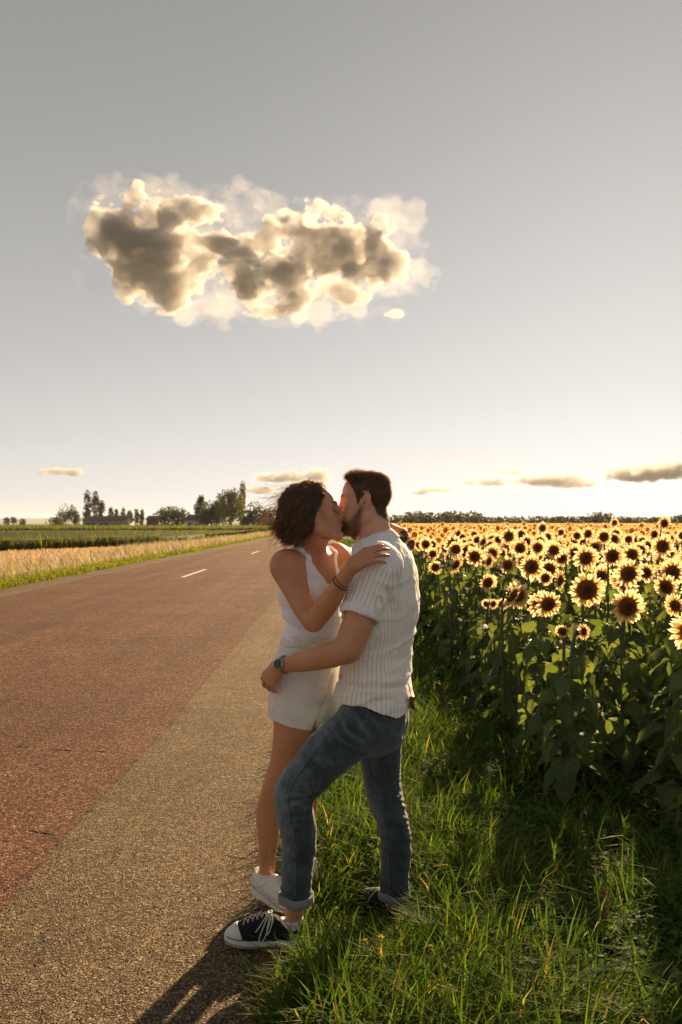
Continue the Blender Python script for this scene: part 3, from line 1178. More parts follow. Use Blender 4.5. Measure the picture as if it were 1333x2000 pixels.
Fj.cut(P(732, 1345, 3.865) + [0, 0, 0.02], (0, 0, 1))
kn_c = P(612, 1552, 3.66)


def jeans_disp(V, N):
    d = np.zeros(len(V))
    z = V[:, 2]
    near = V[:, 1] < 3.81
    # tight creases fanning from the hollow of the bent knee
    r = np.linalg.norm((V - kn_c) * [1, 0.5, 1], axis=1)
    ang = np.arctan2(V[:, 2] - kn_c[2], -(V[:, 0] - kn_c[0]))
    d += near * np.exp(-(r / 0.085) ** 2) * 0.0065 * np.sin(ang * 9 + r * 60 + 2 * vnoise(V * 18, 4))
    # bunching at shin and ankle
    p = np.stack([V[:, 0] * 9, V[:, 1] * 9, z * 34 + V[:, 0] * 14], 1)
    low = sstep(0.62, 0.30, z)
    d += low * 0.0042 * (1 - np.abs(vnoise(p, 31)) * 2) * np.where(near, 0.75, 1.1)
    # stacked folds behind the far knee
    fk = np.exp(-(((z - 0.47) / 0.10) ** 2)) * (~near) * sstep(0.17, 0.25, V[:, 0])
    d += fk * 0.006 * np.sin(z * 260 + 6 * vnoise(V * 20, 2))
    # pulled folds from hip to thigh
    p = np.stack([(V[:, 0] - z) * 9, V[:, 1] * 7, (V[:, 0] + z) * 26], 1)
    d += 0.0034 * vnoise(p, 8) * sstep(0.55, 0.72, z)
    d += 0.0012 * fbm(V * 60, 14, 2)
    return d


seam_px = [(693, 1371), (678, 1390), (655, 1416), (632, 1446), (610, 1474), (590, 1500), (571, 1528), (563, 1552), (562, 1575), (566, 1600), (573, 1630), (576, 1660), (577, 1690), (577, 1725), (577, 1750)]
seam2_px = [(713, 1470), (719, 1500), (726, 1530), (735, 1560), (748, 1600), (755, 1640), (758, 1680), (760, 1720), (761, 1748)]


def jeans_paint(V, N):
    c = np.tile(np.array([0.034, 0.046, 0.055]), (len(V), 1))
    u = V[:, 0] / V[:, 1] * FPX + 666.5
    near = V[:, 1] < 3.81
    # worn lighter along the front of the thighs and shins
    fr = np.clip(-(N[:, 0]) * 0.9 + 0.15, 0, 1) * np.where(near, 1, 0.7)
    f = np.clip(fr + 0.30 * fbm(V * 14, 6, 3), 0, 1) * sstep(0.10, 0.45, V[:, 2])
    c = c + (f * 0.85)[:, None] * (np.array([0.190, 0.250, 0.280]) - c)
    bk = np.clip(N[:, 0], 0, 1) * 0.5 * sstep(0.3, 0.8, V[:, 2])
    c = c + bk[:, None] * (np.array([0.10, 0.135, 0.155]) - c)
    # whiskers across the hip and honeycombs behind the knee, rubbed pale on the ridges
    zz = V[:, 2]
    wk = np.sin((V[:, 0] * 0.75 + zz) * 150 + 5 * vnoise(V * 9, 77)) * np.exp(-(((V - P(690, 1420, 3.70)) / [0.09, 0.2, 0.06]) ** 2).sum(1))
    kn = np.sin(zz * 190 + 6 * vnoise(V * 12, 78)) * np.exp(-(((V - P(575, 1560, 3.62)) / [0.09, 0.2, 0.09]) ** 2).sum(1))
    rub = np.clip(wk, 0, 1) * 0.45 + np.clip(kn, 0, 1) * 0.3 + np.clip(fbm(V * [30, 30, 9], 5, 3), 0, 1) * 0.10
    c = c + np.clip(rub, 0, 1)[:, None] * (np.array([0.20, 0.25, 0.27]) - c)
    return np.clip(c, 0, 1)


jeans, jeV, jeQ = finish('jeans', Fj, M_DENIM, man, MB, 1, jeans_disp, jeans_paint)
jeC = Caster(jeV, jeQ)


def stitch(px, n, name, rad=0.0011, lift=0.0006, dash=True, mat=None, caster=None, parent=None, off=None):
    pts, nn = (caster or jeC).line(px, n, lift)
    a = Acc()
    if dash:
        for i in range(0, len(pts) - 2, 3):
            a.tube(pts[i:i + 3], rad, 4)
    else:
        a.tube(pts, rad, 5)
    return link(name, a.mesh(name, True, MB if off is None else off), mat or M_THREAD, parent or jeans)


M_SEAM = simple('denim_seam', (0.045, 0.060, 0.073), 0.9, 0, 0.3, 200)
stitch(seam_px, 260, 'side_seam', 0.0008)
stitch([(p[0] + 3.2, p[1] + 1.2) for p in seam_px], 100, 'side_seam', 0.0014, 0.0002, False, M_SEAM)
stitch(seam2_px, 200, 'inner_seam', 0.0008)
stitch([(p[0] + 2.2, p[1]) for p in seam2_px], 100, 'inner_seam', 0.0013, 0.0002, False, M_SEAM)
stitch([(717, 1383), (716, 1395), (711, 1408), (704, 1424)], 66, 'pocket_stitching', 0.0009)
stitch([(720, 1384), (719, 1396), (714, 1410), (708, 1427)], 66, 'pocket_stitching', 0.0009)
stitch([(716, 1401), (730, 1408), (745, 1415), (758, 1420)], 90, 'pocket_stitching', 0.0009)
# rolled cuffs
M_CUFF = cloth_mat('denim_wrong_side', (0.20, 0.21, 0.215), 900, 0.9, None, 0.0, 0.15)
for c, rr in ((P(579, 1752, 3.69), 0.0610), (P(771, 1746, 3.96), 0.0590)):
    a = Acc()
    nA = 40
    prof = [(-0.036, 0.000), (-0.034, 0.0045), (-0.018, 0.0062), (-0.003, 0.0050), (0.0, 0.001), (-0.003, -0.006), (-0.02, -0.0065), (-0.034, -0.005)]
    V = []
    for hh, dr in prof:
        for j in range(nA):
            an = j * 2 * math.pi / nA
            wv = 0.0022 * math.sin(an * 3 + hh * 70) + 0.0012 * math.sin(an * 7 + 2)
            V.append([c[0] + math.cos(an) * (rr + dr + wv), c[1] + math.sin(an) * (rr + dr + wv), c[2] - hh - 0.036 + 0.012 + 0.005 * math.sin(an * 2 + 1) + 0.002 * math.sin(an * 5)])
    n_p = len(prof)
    q = [[i * nA + j, i * nA + (j + 1) % nA, ((i + 1) % n_p) * nA + (j + 1) % nA, ((i + 1) % n_p) * nA + j] for i in range(n_p) for j in range(nA)]
    a.add(V, q)
    link('rolled_cuff', a.mesh('rolled_cuff', True, MB), M_CUFF, jeans)
# leather patch corner of the wallet in the back pocket, orange tab on the shirt hem
a = Acc()
pp = P(806, 1371, 3.80)
a.box(pp - [0.006, 0.030, 0.022], pp + [0.006, 0.030, 0.022])
link('wallet', a.mesh('wallet', False, MB), simple('brown_leather', (0.16, 0.045, 0.02), 0.5, 0, 0.2, 60), jeans)
pt, nn_ = shC.hit(667, 1323)
if pt is not None:
    a = Acc()
    a.box(pt - [0.004, 0.004, 0.009], pt + [0.003, 0.002, 0.008])
    link('cloth_tab', a.mesh('cloth_tab', False, MB), simple('orange_tab', (0.75, 0.22, 0.03), 0.7), shirt)

# ---- wristwatch
wa = Acc()
wd = nrm(P(550, 1300, 3.75) - P(566, 1297, 3.73))
wc = P(554, 1299, 3.745)
e1 = nrm(np.cross(wd, [0, 0, 1]))
e1 = e1 if e1[1] < 0 else -e1
e2 = np.cross(wd, e1)
nA = 44
V = []
prof = [(-0.0090, 0.0), (-0.0085, 0.0022), (0.0085, 0.0022), (0.0090, 0.0), (0.0085, -0.0018), (-0.0085, -0.0018)]
for hh, dr in prof:
    for j in range(nA):
        an = j * 2 * math.pi / nA
        r = 0.0345 + dr + 0.0006 * (j % 2)
        V.append(wc + wd * hh + e1 * math.cos(an) * r + e2 * math.sin(an) * r)
q = [[i * nA + j, i * nA + (j + 1) % nA, ((i + 1) % 6) * nA + (j + 1) % nA, ((i + 1) % 6) * nA + j] for i in range(6) for j in range(nA)]
wa.add(V, q)
watch = link('wristwatch', wa.mesh('wristwatch', False, MB), M_STEEL, man)
fn = nrm(e1 * 0.95 - e2 * (0.30 if e2[2] < 0 else -0.30))
fn = nrm(fn + np.array([0, -0.25, 0]))
fc = wc + fn * 0.0345
fx = nrm(np.cross(fn, wd))


def disc(acc, c, n, r, h, seg=28, x=None):
    n = nrm(n)
    x = nrm(np.cross(n, [0.3, 0.2, 1.0])) if x is None else x
    y_ = np.cross(n, x)
    a_ = np.arange(seg) * 2 * math.pi / seg
    ring = np.outer(np.cos(a_), x) + np.outer(np.sin(a_), y_)
    V = np.concatenate([c + ring * r, c + ring * r + n * h * 0.8, c + ring * r * 0.94 + n * h, [c + n * h]])
    q_ = [[i * seg + j, i * seg + (j + 1) % seg, (i + 1) * seg + (j + 1) % seg, (i + 1) * seg + j] for i in range(2) for j in range(seg)]
    t__ = [[2 * seg + j, 2 * seg + (j + 1) % seg, 3 * seg] for j in range(seg)]
    acc.add(V, q_, t__)


a = Acc()
disc(a, fc - fn * 0.002, fn, 0.0205, 0.008)
link('case', a.mesh('case', True, MB), M_STEEL, watch)
a = Acc()
disc(a, fc + fn * 0.0062, fn, 0.0172, 0.0006)
link('dial', a.mesh('dial', True, MB), M_DIAL, watch)
a = Acc()
for j in range(12):
    an = j * math.pi / 6
    dd = fx * math.cos(an) + wd * math.sin(an)
    a.tube([fc + fn * 0.0071 + dd * 0.0115, fc + fn * 0.0071 + dd * 0.0155], 0.0007, 4)
for an, ln in ((0.9, 0.009), (2.9, 0.013)):
    dd = fx * math.cos(an) + wd * math.sin(an)
    a.tube([fc + fn * 0.0073 - dd * 0.002, fc + fn * 0.0073 + dd * ln], 0.0007, 4)
link('hands_and_markers', a.mesh('hands_and_markers', True, MB), M_STEEL, watch)
# ------------------------------------------------------------------ shoes
M_GREYLINE = simple('grey_seam', (0.30, 0.29, 0.27), 0.7, 0, 0.2, 90)
def shoe(parent, heel, fwd, style, off, pitch=0.0, length=0.305, right=False):
    """Canvas sneaker or chunky trainer; heel = back of the sole on the ground."""
    fwd = nrm([fwd[0], fwd[1], 0])
    R = frame(fwd)
    R = R @ rot((0, 1, 0), pitch)
    heel = np.asarray(heel, float)
    k = length / 0.305
    canvas = style == 'canvas'
    st = 0.034 if canvas else 0.040

    def out(V):
        return heel + (np.asarray(V) * k) @ R.T - np.asarray(off)

    sgn = -1 if right else 1
    xs = [0.0, 0.02, 0.06, 0.12, 0.18, 0.225, 0.26, 0.285, 0.302]
    hw = [0.018, 0.031, 0.036, 0.037, 0.046, 0.050, 0.046, 0.034, 0.012]
    yc = [0, 0, 0, -0.002, -0.004, -0.003, 0.001, 0.003, 0.004]
    # sole
    F = Field((-0.015, -0.07, -0.01), (0.32, 0.07, 0.075), 0.0034)
    x, y, z = F.co(tuple(slice(0, q) for q in F.n))
    W = np.interp(x, xs, hw) + (0.004 if not canvas else 0.002)
    Y0 = np.interp(x, xs, yc) * sgn
    d1 = np.abs(y - Y0) - W
    d1 = np.maximum(d1, np.maximum(-x, x - 0.304) + 0.0)
    topz = np.interp(x, [0, 0.05, 0.16, 0.25, 0.305], [st + 0.003, st, st - 0.004, st, st + 0.006]) if canvas else np.interp(x, [0, 0.05, 0.12, 0.22, 0.305], [st + 0.014, st + 0.006, st - 0.004, st - 0.010, st + 0.004])
    botz = np.interp(x, [0, 0.03, 0.20, 0.26, 0.305], [0.002, 0, 0, 0.004, 0.016]) if canvas else np.interp(x, [0, 0.05, 0.19, 0.25, 0.305], [0.014, 0.0, 0.0, 0.010, 0.030])
    d2 = np.maximum(z - topz, botz - z)
    kk = 0.010
    wq = np.maximum(kk - np.abs(d1 - d2), 0) / kk
    F.d[:] = (np.maximum(d1, d2) + wq * wq * kk * 0.25).astype(np.float32)
    V, Q = F.mesh()
    V = relax(V, Q, 3, 0.5)
    root = link('shoe', mesh_from('shoe', out(V), Q), M_RUBBER if canvas else M_TRAINER, parent)
    # upper
    F = Field((-0.02, -0.07, 0.0), (0.32, 0.07, 0.17), 0.0032)
    if canvas:
        cx = [(0.276, 0.030), (0.245, 0.037), (0.20, 0.044), (0.155, 0.052), (0.11, 0.050), (0.065, 0.048), (0.030, 0.046)]
        rx = [0.030, 0.046, 0.047, 0.043, 0.039, 0.037, 0.031]
        rz = [0.034, 0.046, 0.055, 0.062, 0.060, 0.052, 0.048]
        tops = ([-0.02, 0.0, 0.03, 0.065, 0.10, 0.125, 0.15, 0.30], [0.100, 0.094, 0.080, 0.074, 0.092, 0.112, 0.122, 0.13])
    else:
        cx = [(0.275, 0.036), (0.24, 0.042), (0.20, 0.050), (0.155, 0.060), (0.11, 0.062), (0.065, 0.062), (0.030, 0.060)]
        rx = [0.030, 0.044, 0.047, 0.044, 0.040, 0.038, 0.032]
        rz = [0.028, 0.038, 0.050, 0.066, 0.072, 0.064, 0.058]
        tops = ([-0.02, 0.0, 0.03, 0.065, 0.10, 0.125, 0.15, 0.30], [0.125, 0.118, 0.100, 0.090, 0.112, 0.132, 0.140, 0.15])
    F.tube([np.array([a_, np.interp(a_, xs, yc) * sgn, b_]) for a_, b_ in cx], rx, rz, (0, 1, 0), 0.0, 30)
    x, y, z = F.co(tuple(slice(0, q) for q in F.n))
    F.put(tuple(slice(0, q) for q in F.n), np.broadcast_to((np.interp(x, *tops) - z), F.n).astype(np.float32), 0.004, 's')
    full = F.copy()
    F.tube([np.array([0.062, 0, 0.07]), np.array([0.060, 0, 0.12]), np.array([0.058, 0, 0.17])], [0.030, 0.031, 0.034], [0.042, 0.046, 0.052], (0, 1, 0), 0.004, 6, 's')
    V, Q = F.mesh()
    V = relax(V, Q, 2, 0.5)
    N = vnormals(V, Q)
    if canvas:
        V = V + N * (0.0009 * fbm(V * 70, 3, 2) - 0.0012 * (np.abs(((V[:, 0] - 0.19) / 0.012)) < 1) * (V[:, 2] > 0.05))[:, None]
    else:
        # stitched overlays: raised panels at heel, eyestay and toe
        pan = sstep(0.03, 0.036, V[:, 0] - 0.25 * (V[:, 2] - 0.04)) * sstep(0.125, 0.118, V[:, 0] + 0.35 * (V[:, 2] - 0.04))
        V = V + N * (-0.0022 * pan + 0.0006 * fbm(V * 60, 3, 2) - 0.0016 * (np.abs((V[:, 0] - 0.185) / 0.006) < 1))[:, None]
    link('upper', mesh_from('upper', out(V), Q), M_CANVAS if canvas else M_TRAINER, root)
    bv = BVHTree.FromPolygons([tuple(v) for v in V], [tuple(int(i) for i in q) for q in Q])

    def surf(x_, y_, lift=0.001):
        r = bv.ray_cast(Vector((x_, y_, 0.3)), Vector((0, 0, -1)))
        if r[0] is None:
            return np.array([x_, y_, 0.05])
        return np.array(r[0]) + np.array(r[1]) * lift

    if canvas:
        # white rubber toe cap and the black line round the sole
        G = full
        G.d -= 0.0022
        x, y, z = G.co(tuple(slice(0, q) for q in G.n))
        G.put(tuple(slice(0, q) for q in G.n), np.broadcast_to((x - 0.248 + ((y - 0.0) / 0.045) ** 2 * 0.010 - (z - 0.04) * 0.25), G.n).astype(np.float32), 0.003, 's')
        V2, Q2 = G.mesh()
        V2 = relax(V2, Q2, 2, 0.5)
        link('toe_cap', mesh_from('toe_cap', out(V2), Q2), M_RUBBER, root)
        a = Acc()
        for zz, rr in ((st + 0.0005, 0.0016), (0.0075, 0.0013)):
            pts = []
            for t in np.linspace(0, 1, 90):
                if t < 0.5:
                    xx, sd = lerp(0.0, 0.303, t * 2), 1
                else:
                    xx, sd = lerp(0.303, 0.0, (t - 0.5) * 2), -1
                hwid = np.interp(xx, xs, hw) + 0.0018
                zt = zz + (np.interp(xx, [0, 0.16, 0.25, 0.305], [0.0, -0.004, 0.0, 0.006]) if zz > 0.02 else np.interp(xx, [0.2, 0.305], [0, 0.014]))
                pts.append([xx + (0.0012 if xx > 0.3 else 0), np.interp(xx, xs, yc) * sgn + sd * hwid, zt])
            pts.append(pts[0])
            a.tube(out(np.array(pts)) if False else np.array(pts), rr, 5, False)
        V3 = np.concatenate(a.v)
        a.v = [out(V3)]
        link('sole_line', a.mesh('sole_line', True), M_LINE, root)
    else:
        a = Acc()
        pts = []
        for t in np.linspace(0, 1, 80):
            xx, sd_ = (lerp(0.0, 0.300, t * 2), 1) if t < 0.5 else (lerp(0.300, 0.0, (t - 0.5) * 2), -1)
            pts.append([xx, np.interp(xx, xs, yc) * sgn + sd_ * (np.interp(xx, xs, hw) + 0.0035), np.interp(xx, [0, 0.05, 0.12, 0.22, 0.305], [st + 0.012, st + 0.004, st - 0.006, st - 0.012, st + 0.002])])
        a.tube(np.array(pts), 0.0016, 5, False)
        a.v = [out(np.concatenate(a.v))]
        link('sole_line', a.mesh('sole_line', True), M_GREYLINE, root)
        for s in (-1, 1):
            for line in ([(0.030, 0.050), (0.060, 0.052), (0.095, 0.070), (0.130, 0.105)], [(0.020, 0.085), (0.050, 0.072), (0.080, 0.060), (0.120, 0.050), (0.170, 0.046)]):
                pts = []
                for x_, z_ in catmull(line, 14):
                    r = bv.ray_cast(Vector((x_, s * 0.2, z_)), Vector((0, -s, 0)))
                    if r[0] is not None:
                        pts.append(np.array(r[0]) + np.array(r[1]) * 0.0006)
                if len(pts) > 3:
                    a = Acc()
                    a.tube(np.array(pts), 0.0011, 4)
                    a.v = [out(np.concatenate(a.v))]
                    link('seam', a.mesh('seam', True), M_GREYLINE, root)
    # laces
    rows = [0.236, 0.219, 0.202, 0.185, 0.168, 0.151] if canvas else [0.222, 0.205, 0.188, 0.171, 0.154]
    lw = 0.0026
    for i, xr in enumerate(rows):
        a = Acc()
        yy = 0.019 - 0.0008 * i
        y0 = np.interp(xr, xs, yc) * sgn
        for s in (-1, 1):
            x2 = xr - 0.017 if i < len(rows) - 1 else xr - 0.010
            pts = [surf(lerp(xr, x2, t), y0 + s * lerp(yy, -yy, t), 0.0012 + 0.003 * math.sin(t * math.pi) * (1 if s > 0 else 0.55)) for t in np.linspace(0, 1, 9)]
            a.tube(np.array(pts), lw * 0.8, 6)
        V3 = np.concatenate(a.v)
        a.v = [out(V3)]
        link('lace', a.mesh('lace', True), M_LACE if canvas else M_TRAINER, root)
        if canvas:
            for s in (-1, 1):
                a = Acc()
                c = surf(xr, y0 + s * yy * 1.12, 0.0006)
                ring = [c + np.array([math.cos(t), math.sin(t) * 0.9, 0]) * 0.0036 for t in np.linspace(0, 2 * math.pi, 11)]
                for r_ in ring:
                    r_[2] = surf(r_[0], r_[1], 0.0008)[2]
                a.tube(np.array(ring), 0.0011, 4, False)
                a.v = [out(np.concatenate(a.v))]
                link('eyelet', a.mesh('eyelet', True), M_STEEL, root)
    if canvas:
        # bow: two loops and two loose ends falling over the outer side
        k0 = surf(0.140, 0.0, 0.006)
        for loop in ([(0.140, 0.0, 0.0), (0.150, 0.030, -0.014), (0.168, 0.052, -0.055), (0.176, 0.058, -0.083), (0.164, 0.059, -0.086), (0.150, 0.054, -0.060), (0.143, 0.030, -0.018), (0.140, 0.0, 0.0)],
                     [(0.140, 0.0, 0.0), (0.134, 0.026, -0.008), (0.146, 0.052, -0.045), (0.150, 0.056, -0.062), (0.138, 0.054, -0.050), (0.128, 0.030, -0.012), (0.140, 0.0, 0.0)],
                     [(0.140, 0.0, 0.0), (0.158, 0.024, -0.016), (0.180, 0.040, -0.046), (0.190, 0.046, -0.056)],
                     [(0.140, 0.0, 0.0), (0.150, -0.026, -0.012), (0.165, -0.05, -0.05), (0.168, -0.055, -0.08)],
                     [(0.146, 0.012, 0.0), (0.134, 0.012, 0.002), (0.134, -0.012, 0.002), (0.146, -0.012, 0.0), (0.146, 0.012, 0.0)]):
            pts = catmull([np.array([q[0], q[1] * sgn, k0[2] + q[2]]) for q in loop], 26)
            a = Acc()
            a.tube(pts, lw * 0.85, 6)
            a.v = [out(np.concatenate(a.v))]
            link('lace', a.mesh('lace', True), M_LACE, root)
    # sock
    F = Field((0.0, -0.06, 0.03), (0.15, 0.06, 0.17), 0.003)
    hi = 0.102 if canvas else 0.122
    F.tube([np.array([0.066, 0, 0.045]), np.array([0.060, 0, 0.08]), np.array([0.055, 0, hi + 0.01])], [0.032, 0.036, 0.041], [0.050, 0.046, 0.042], (0, 1, 0), 0.0, 8)
    x, y, z = F.co(tuple(slice(0, q) for q in F.n))
    F.put(tuple(slice(0, q) for q in F.n), np.broadcast_to(np.interp(x, [0.01, 0.04, 0.08, 0.12], [hi + 0.004, hi - 0.006, hi - 0.010, hi + 0.008]) - z, F.n).astype(np.float32), 0.004, 's')
    V, Q = F.mesh()
    V = relax(V, Q, 2)
    link('sock', mesh_from('sock', out(V), Q), M_WHITE, root)
    return root


shoe(man, (-0.126, 3.700, 0.003), (-1, -0.02), 'canvas', MB, -1.0)
shoe(man, (0.252, 3.925, -0.025), (-0.66, 0.75), 'canvas', MB, 0.0, 0.300, True)
# ------------------------------------------------------------------ the woman
WB = np.array([-0.15, 4.0, 0.0])
woman = empty('person', WB)
tag(woman, 'dark-haired person in white tank top and cream shorts, arms round the other\'s neck', 'person', 'couple kissing by the road')
wf = nrm([math.cos(math.radians(37)), -math.sin(math.radians(37)), 0])
wr = np.cross(wf, [0, 0, 1])
W_O = np.array([-0.1055, 3.866, 1.6045])
W_SC = 0.965
W_R = frame([math.cos(math.radians(12)), 0.03, math.sin(math.radians(12))]) @ rot((1, 0, 0), 3)

Fw = Field((-0.46, 3.50, 0.02), (0.30, 4.46, 1.76), 0.0042)
TW = [(606, 1082, 3.985), (604, 1097, 3.985), (603, 1120, 3.985), (603, 1150, 3.98), (609, 1185, 3.975), (614, 1228, 3.975), (605, 1275, 3.98), (598, 1330, 3.98), (594, 1380, 3.98)]
ww = np.array([0.075, 0.125, 0.148, 0.142, 0.133, 0.127, 0.145, 0.158, 0.145])
wdp = np.array([0.052, 0.066, 0.082, 0.090, 0.091, 0.088, 0.098, 0.106, 0.095])
Fw.tube([P(*q) for q in TW], ww, wdp, wr, 0.0, 34)
for s in (-1, 1):
    Fw.ell(P(604, 1147, 3.98) + wf * 0.070 + wr * s * 0.066, (0.050, 0.056, 0.055), frame(wf), 0.035)
Fw.ell(P(604, 1112, 3.98) + wf * 0.030, (0.060, 0.11, 0.050), frame(wf), 0.03)
wnb = P(607, 1072, 3.965)
# shoulders and collar bones
for s, e in ((1, (560, 1100, 3.86)), (-1, (655, 1086, 4.115))):
    Fw.cone(wnb + [0, 0, -0.035], P(*e), 0.042, 0.040, 0.04)
Fw.ell(P(560, 1106, 3.85), 0.0565, None, 0.03)
Fw.ell(P(655, 1088, 4.12), 0.0515, None, 0.03)
for s, e in ((1, (566, 1090, 3.85)), (-1, (652, 1078, 4.09))):
    st_ = wnb + wf * 0.058 + wr * s * 0.014 + [0, 0, -0.030]
    Fw.cone(st_, lerp(st_, P(*e) + wf * 0.03, 0.85), 0.0085, 0.008, 0.014)
# neck
Fw.tube([wnb + [0, 0.005, -0.04], wnb + [0.0, 0, 0.0], W_O + W_R @ np.array([-0.012, 0, -0.055]), W_O + W_R @ np.array([-0.010, 0, 0.01])],
        [0.062, 0.050, 0.046, 0.045], [0.060, 0.050, 0.047, 0.048], (0, 1, 0), 0.03, 14)
# the cord of the neck that stands out as the head tips back
Fw.cone(W_O + W_R @ np.array([0.0, -0.045, -0.045]), wnb + wf * 0.045 + [0.0, 0, -0.02], 0.014, 0.011, 0.018)
Fw.cone(W_O + W_R @ np.array([0.035, 0, -0.068]), wnb + wf * 0.040 + [0, 0, -0.005], 0.026, 0.022, 0.03)
Wtorso = Fw.copy()
head(Fw, W_O, W_R, W_SC, False)
# near (right) arm bent up on his shoulder
limb(Fw, [(560, 1106, 3.85, 0.057), (567, 1130, 3.83, 0.051), (578, 1155, 3.80, 0.0455), (595, 1188, 3.76, 0.0425), (611, 1214, 3.73, 0.0385)], 0.035, 1.0, (0, 1, 0), 22)
limb(Fw, [(613, 1215, 3.73, 0.0365), (630, 1193, 3.695, 0.0405), (650, 1166, 3.65, 0.0370), (668, 1137, 3.61, 0.0295), (687, 1109, 3.583, 0.0245)], 0.012, 0.95, (0, 1, 0), 22)
w_w = P(688, 1108, 3.582)
w_k = P(726, 1079, 3.605)
w_tips = hand(Fw, w_w, w_k - w_w, (0.05, -0.80, 0.60), True, 0.92,
              [(14, 14, 8), (20, 12, 8), (26, 12, 6), (34, 10, 6)], (-12, -15, -18, -22), (0.8, 0.25, 0.5), 0.3)
# far (left) arm over his shoulder
limb(Fw, [(655, 1088, 4.12, 0.052), (682, 1090, 4.20, 0.045), (712, 1092, 4.29, 0.041), (738, 1090, 4.33, 0.038)], 0.03, 1.0, (0, 0, 1), 18)
limb(Fw, [(738, 1090, 4.33, 0.037), (748, 1065, 4.24, 0.036), (757, 1042, 4.15, 0.028), (762, 1033, 4.11, 0.0245)], 0.012, 1.0, (0, 0, 1), 16)
w_tips2 = hand(Fw, P(762, 1032, 4.11), (0.62, -0.55, -0.10), (0.25, 0.05, 0.95), False, 0.86,
               [(50, 62, 30), (48, 66, 30), (46, 68, 30), (44, 66, 30)], (4, 1, -3, -8), (0.7, 0.35, 0.6), 0.6)
# legs
limb(Fw, [(575, 1372, 3.92, 0.082), (571, 1430, 3.92, 0.0735), (558, 1490, 3.94, 0.0625), (536, 1545, 3.97, 0.0520), (524, 1588, 4.00, 0.0475), (525, 1628, 4.04, 0.0445), (523, 1655, 4.07, 0.0385), (522, 1690, 4.10, 0.0325), (521, 1706, 4.11, 0.0325)], 0.03, 1.0, (0, 1, 0), 38)
limb(Fw, [(622, 1372, 4.05, 0.080), (615, 1430, 4.07, 0.072), (606, 1495, 4.09, 0.061), (599, 1550, 4.11, 0.050), (597, 1590, 4.16, 0.046), (598, 1640, 4.24, 0.037), (594, 1672, 4.32, 0.032), (590, 1690, 4.34, 0.032)], 0.03, 1.0, (0, 1, 0), 34)


def woman_hair_mask(p):
    x, y, z = p[:, 0], np.abs(p[:, 1]), p[:, 2]
    line = np.interp(x, [-0.12, -0.07, -0.03, 0.0, 0.018, 0.034, 0.048, 0.062, 0.078, 0.095],
                     [-0.070, -0.060, -0.030, 0.010, 0.020, 0.030, 0.052, 0.078, 0.095, 0.110])
    return sstep(-0.006, 0.006, z - line) * (np.linalg.norm(p, axis=1) < 0.2) * ~((y > 0.0735) & (z < 0.045) & (x > -0.04) & (x < 0.03))


def woman_paint(V, N):
    c = np.tile(np.array([0.58, 0.285, 0.150]), (len(V), 1))
    p = local(V, W_O, W_R, W_SC)
    hd = sstep(1.44, 1.52, V[:, 2]) * (np.linalg.norm(p, axis=1) < 0.17)
    c = c + hd[:, None] * (np.array([0.62, 0.335, 0.198]) - c)
    for q, r, a_ in (((0.062, -0.045, -0.02), (0.03, 0.03, 0.03), 0.35), ((0.108, 0, -0.03), (0.016, 0.02, 0.016), 0.35)):
        w = blob(p, q, r, 0.7) * a_
        c = c + w[:, None] * (np.array([0.50, 0.22, 0.15]) - c)
    w = blob(p, (0.098, 0, -0.0635), (0.014, 0.025, 0.0125), 0.35)
    c = c + (w * 0.85)[:, None] * (np.array([0.36, 0.12, 0.10]) - c)
    c = c + (woman_hair_mask(p) * 0.9)[:, None] * (np.array([0.030, 0.018, 0.011]) - c)
    for s in (-1, 1):
        w = blob(p, (0.086, s * 0.030, 0.0320), (0.018, 0.024, 0.0042), 0.5)
        c = c + (w * 0.85)[:, None] * (np.array([0.05, 0.03, 0.018]) - c)
        w = blob(p, (0.084, s * 0.034, 0.0000), (0.012, 0.017, 0.0034), 0.6)
        c = c + (w * 0.95)[:, None] * (np.array([0.02, 0.012, 0.008]) - c)
        w = blob(p, (0.082, s * 0.034, 0.010), (0.014, 0.017, 0.008), 0.6)
        c = c + (w * 0.35)[:, None] * (np.array([0.25, 0.12, 0.07]) - c)
    for t, d, f in w_tips + w_tips2:
        q = V - (t + d * 0.0042 - f * 0.001)
        w = (1 - sstep(0.0055, 0.0085, np.linalg.norm(q, axis=1))) * (N @ d > 0.15)
        c = c + w[:, None] * (np.array([0.17, 0.014, 0.022]) - c)
    return np.clip(c, 0, 1)


w_body, wbV, wbQ = finish('body', Fw, M_SKIN, woman, WB, 1, None, woman_paint)
wbN = vnormals(wbV, wbQ)

# ---- tank top: a second skin on the torso with scooped neck and armholes
Ft = Wtorso
Ft.d -= 0.0062
x, y, z = Ft.co(tuple(slice(0, q) for q in Ft.n))
c0 = P(604, 1120, 3.985)
lat_ = (x - c0[0]) * wr[0] + (y - c0[1]) * wr[1]
fwd_ = (x - c0[0]) * wf[0] + (y - c0[1]) * wf[1]
front = 1 / (1 + np.exp(-fwd_ / 0.012))
zn = np.where(fwd_ > 0.0, 1.345, 1.40) + 0.0 * z
neck = np.maximum(z - (lerp(1.400, 1.328, front) + 0.115 * (np.abs(lat_) / 0.083) ** 2.4), z - 1.482)
arm = np.abs(lat_) - (0.107 + 0.10 * np.clip((1.375 - z) / 0.06, 0, 4) ** 2)
full_ = tuple(slice(0, q) for q in Ft.n)
Ft.put(full_, (-neck * 0.6).astype(np.float32), 0.004, 's')
Ft.put(full_, (-arm * 0.9).astype(np.float32), 0.004, 's')
Ft.put(full_, np.broadcast_to(z - 1.085, Ft.n).astype(np.float32), 0.0, 's')


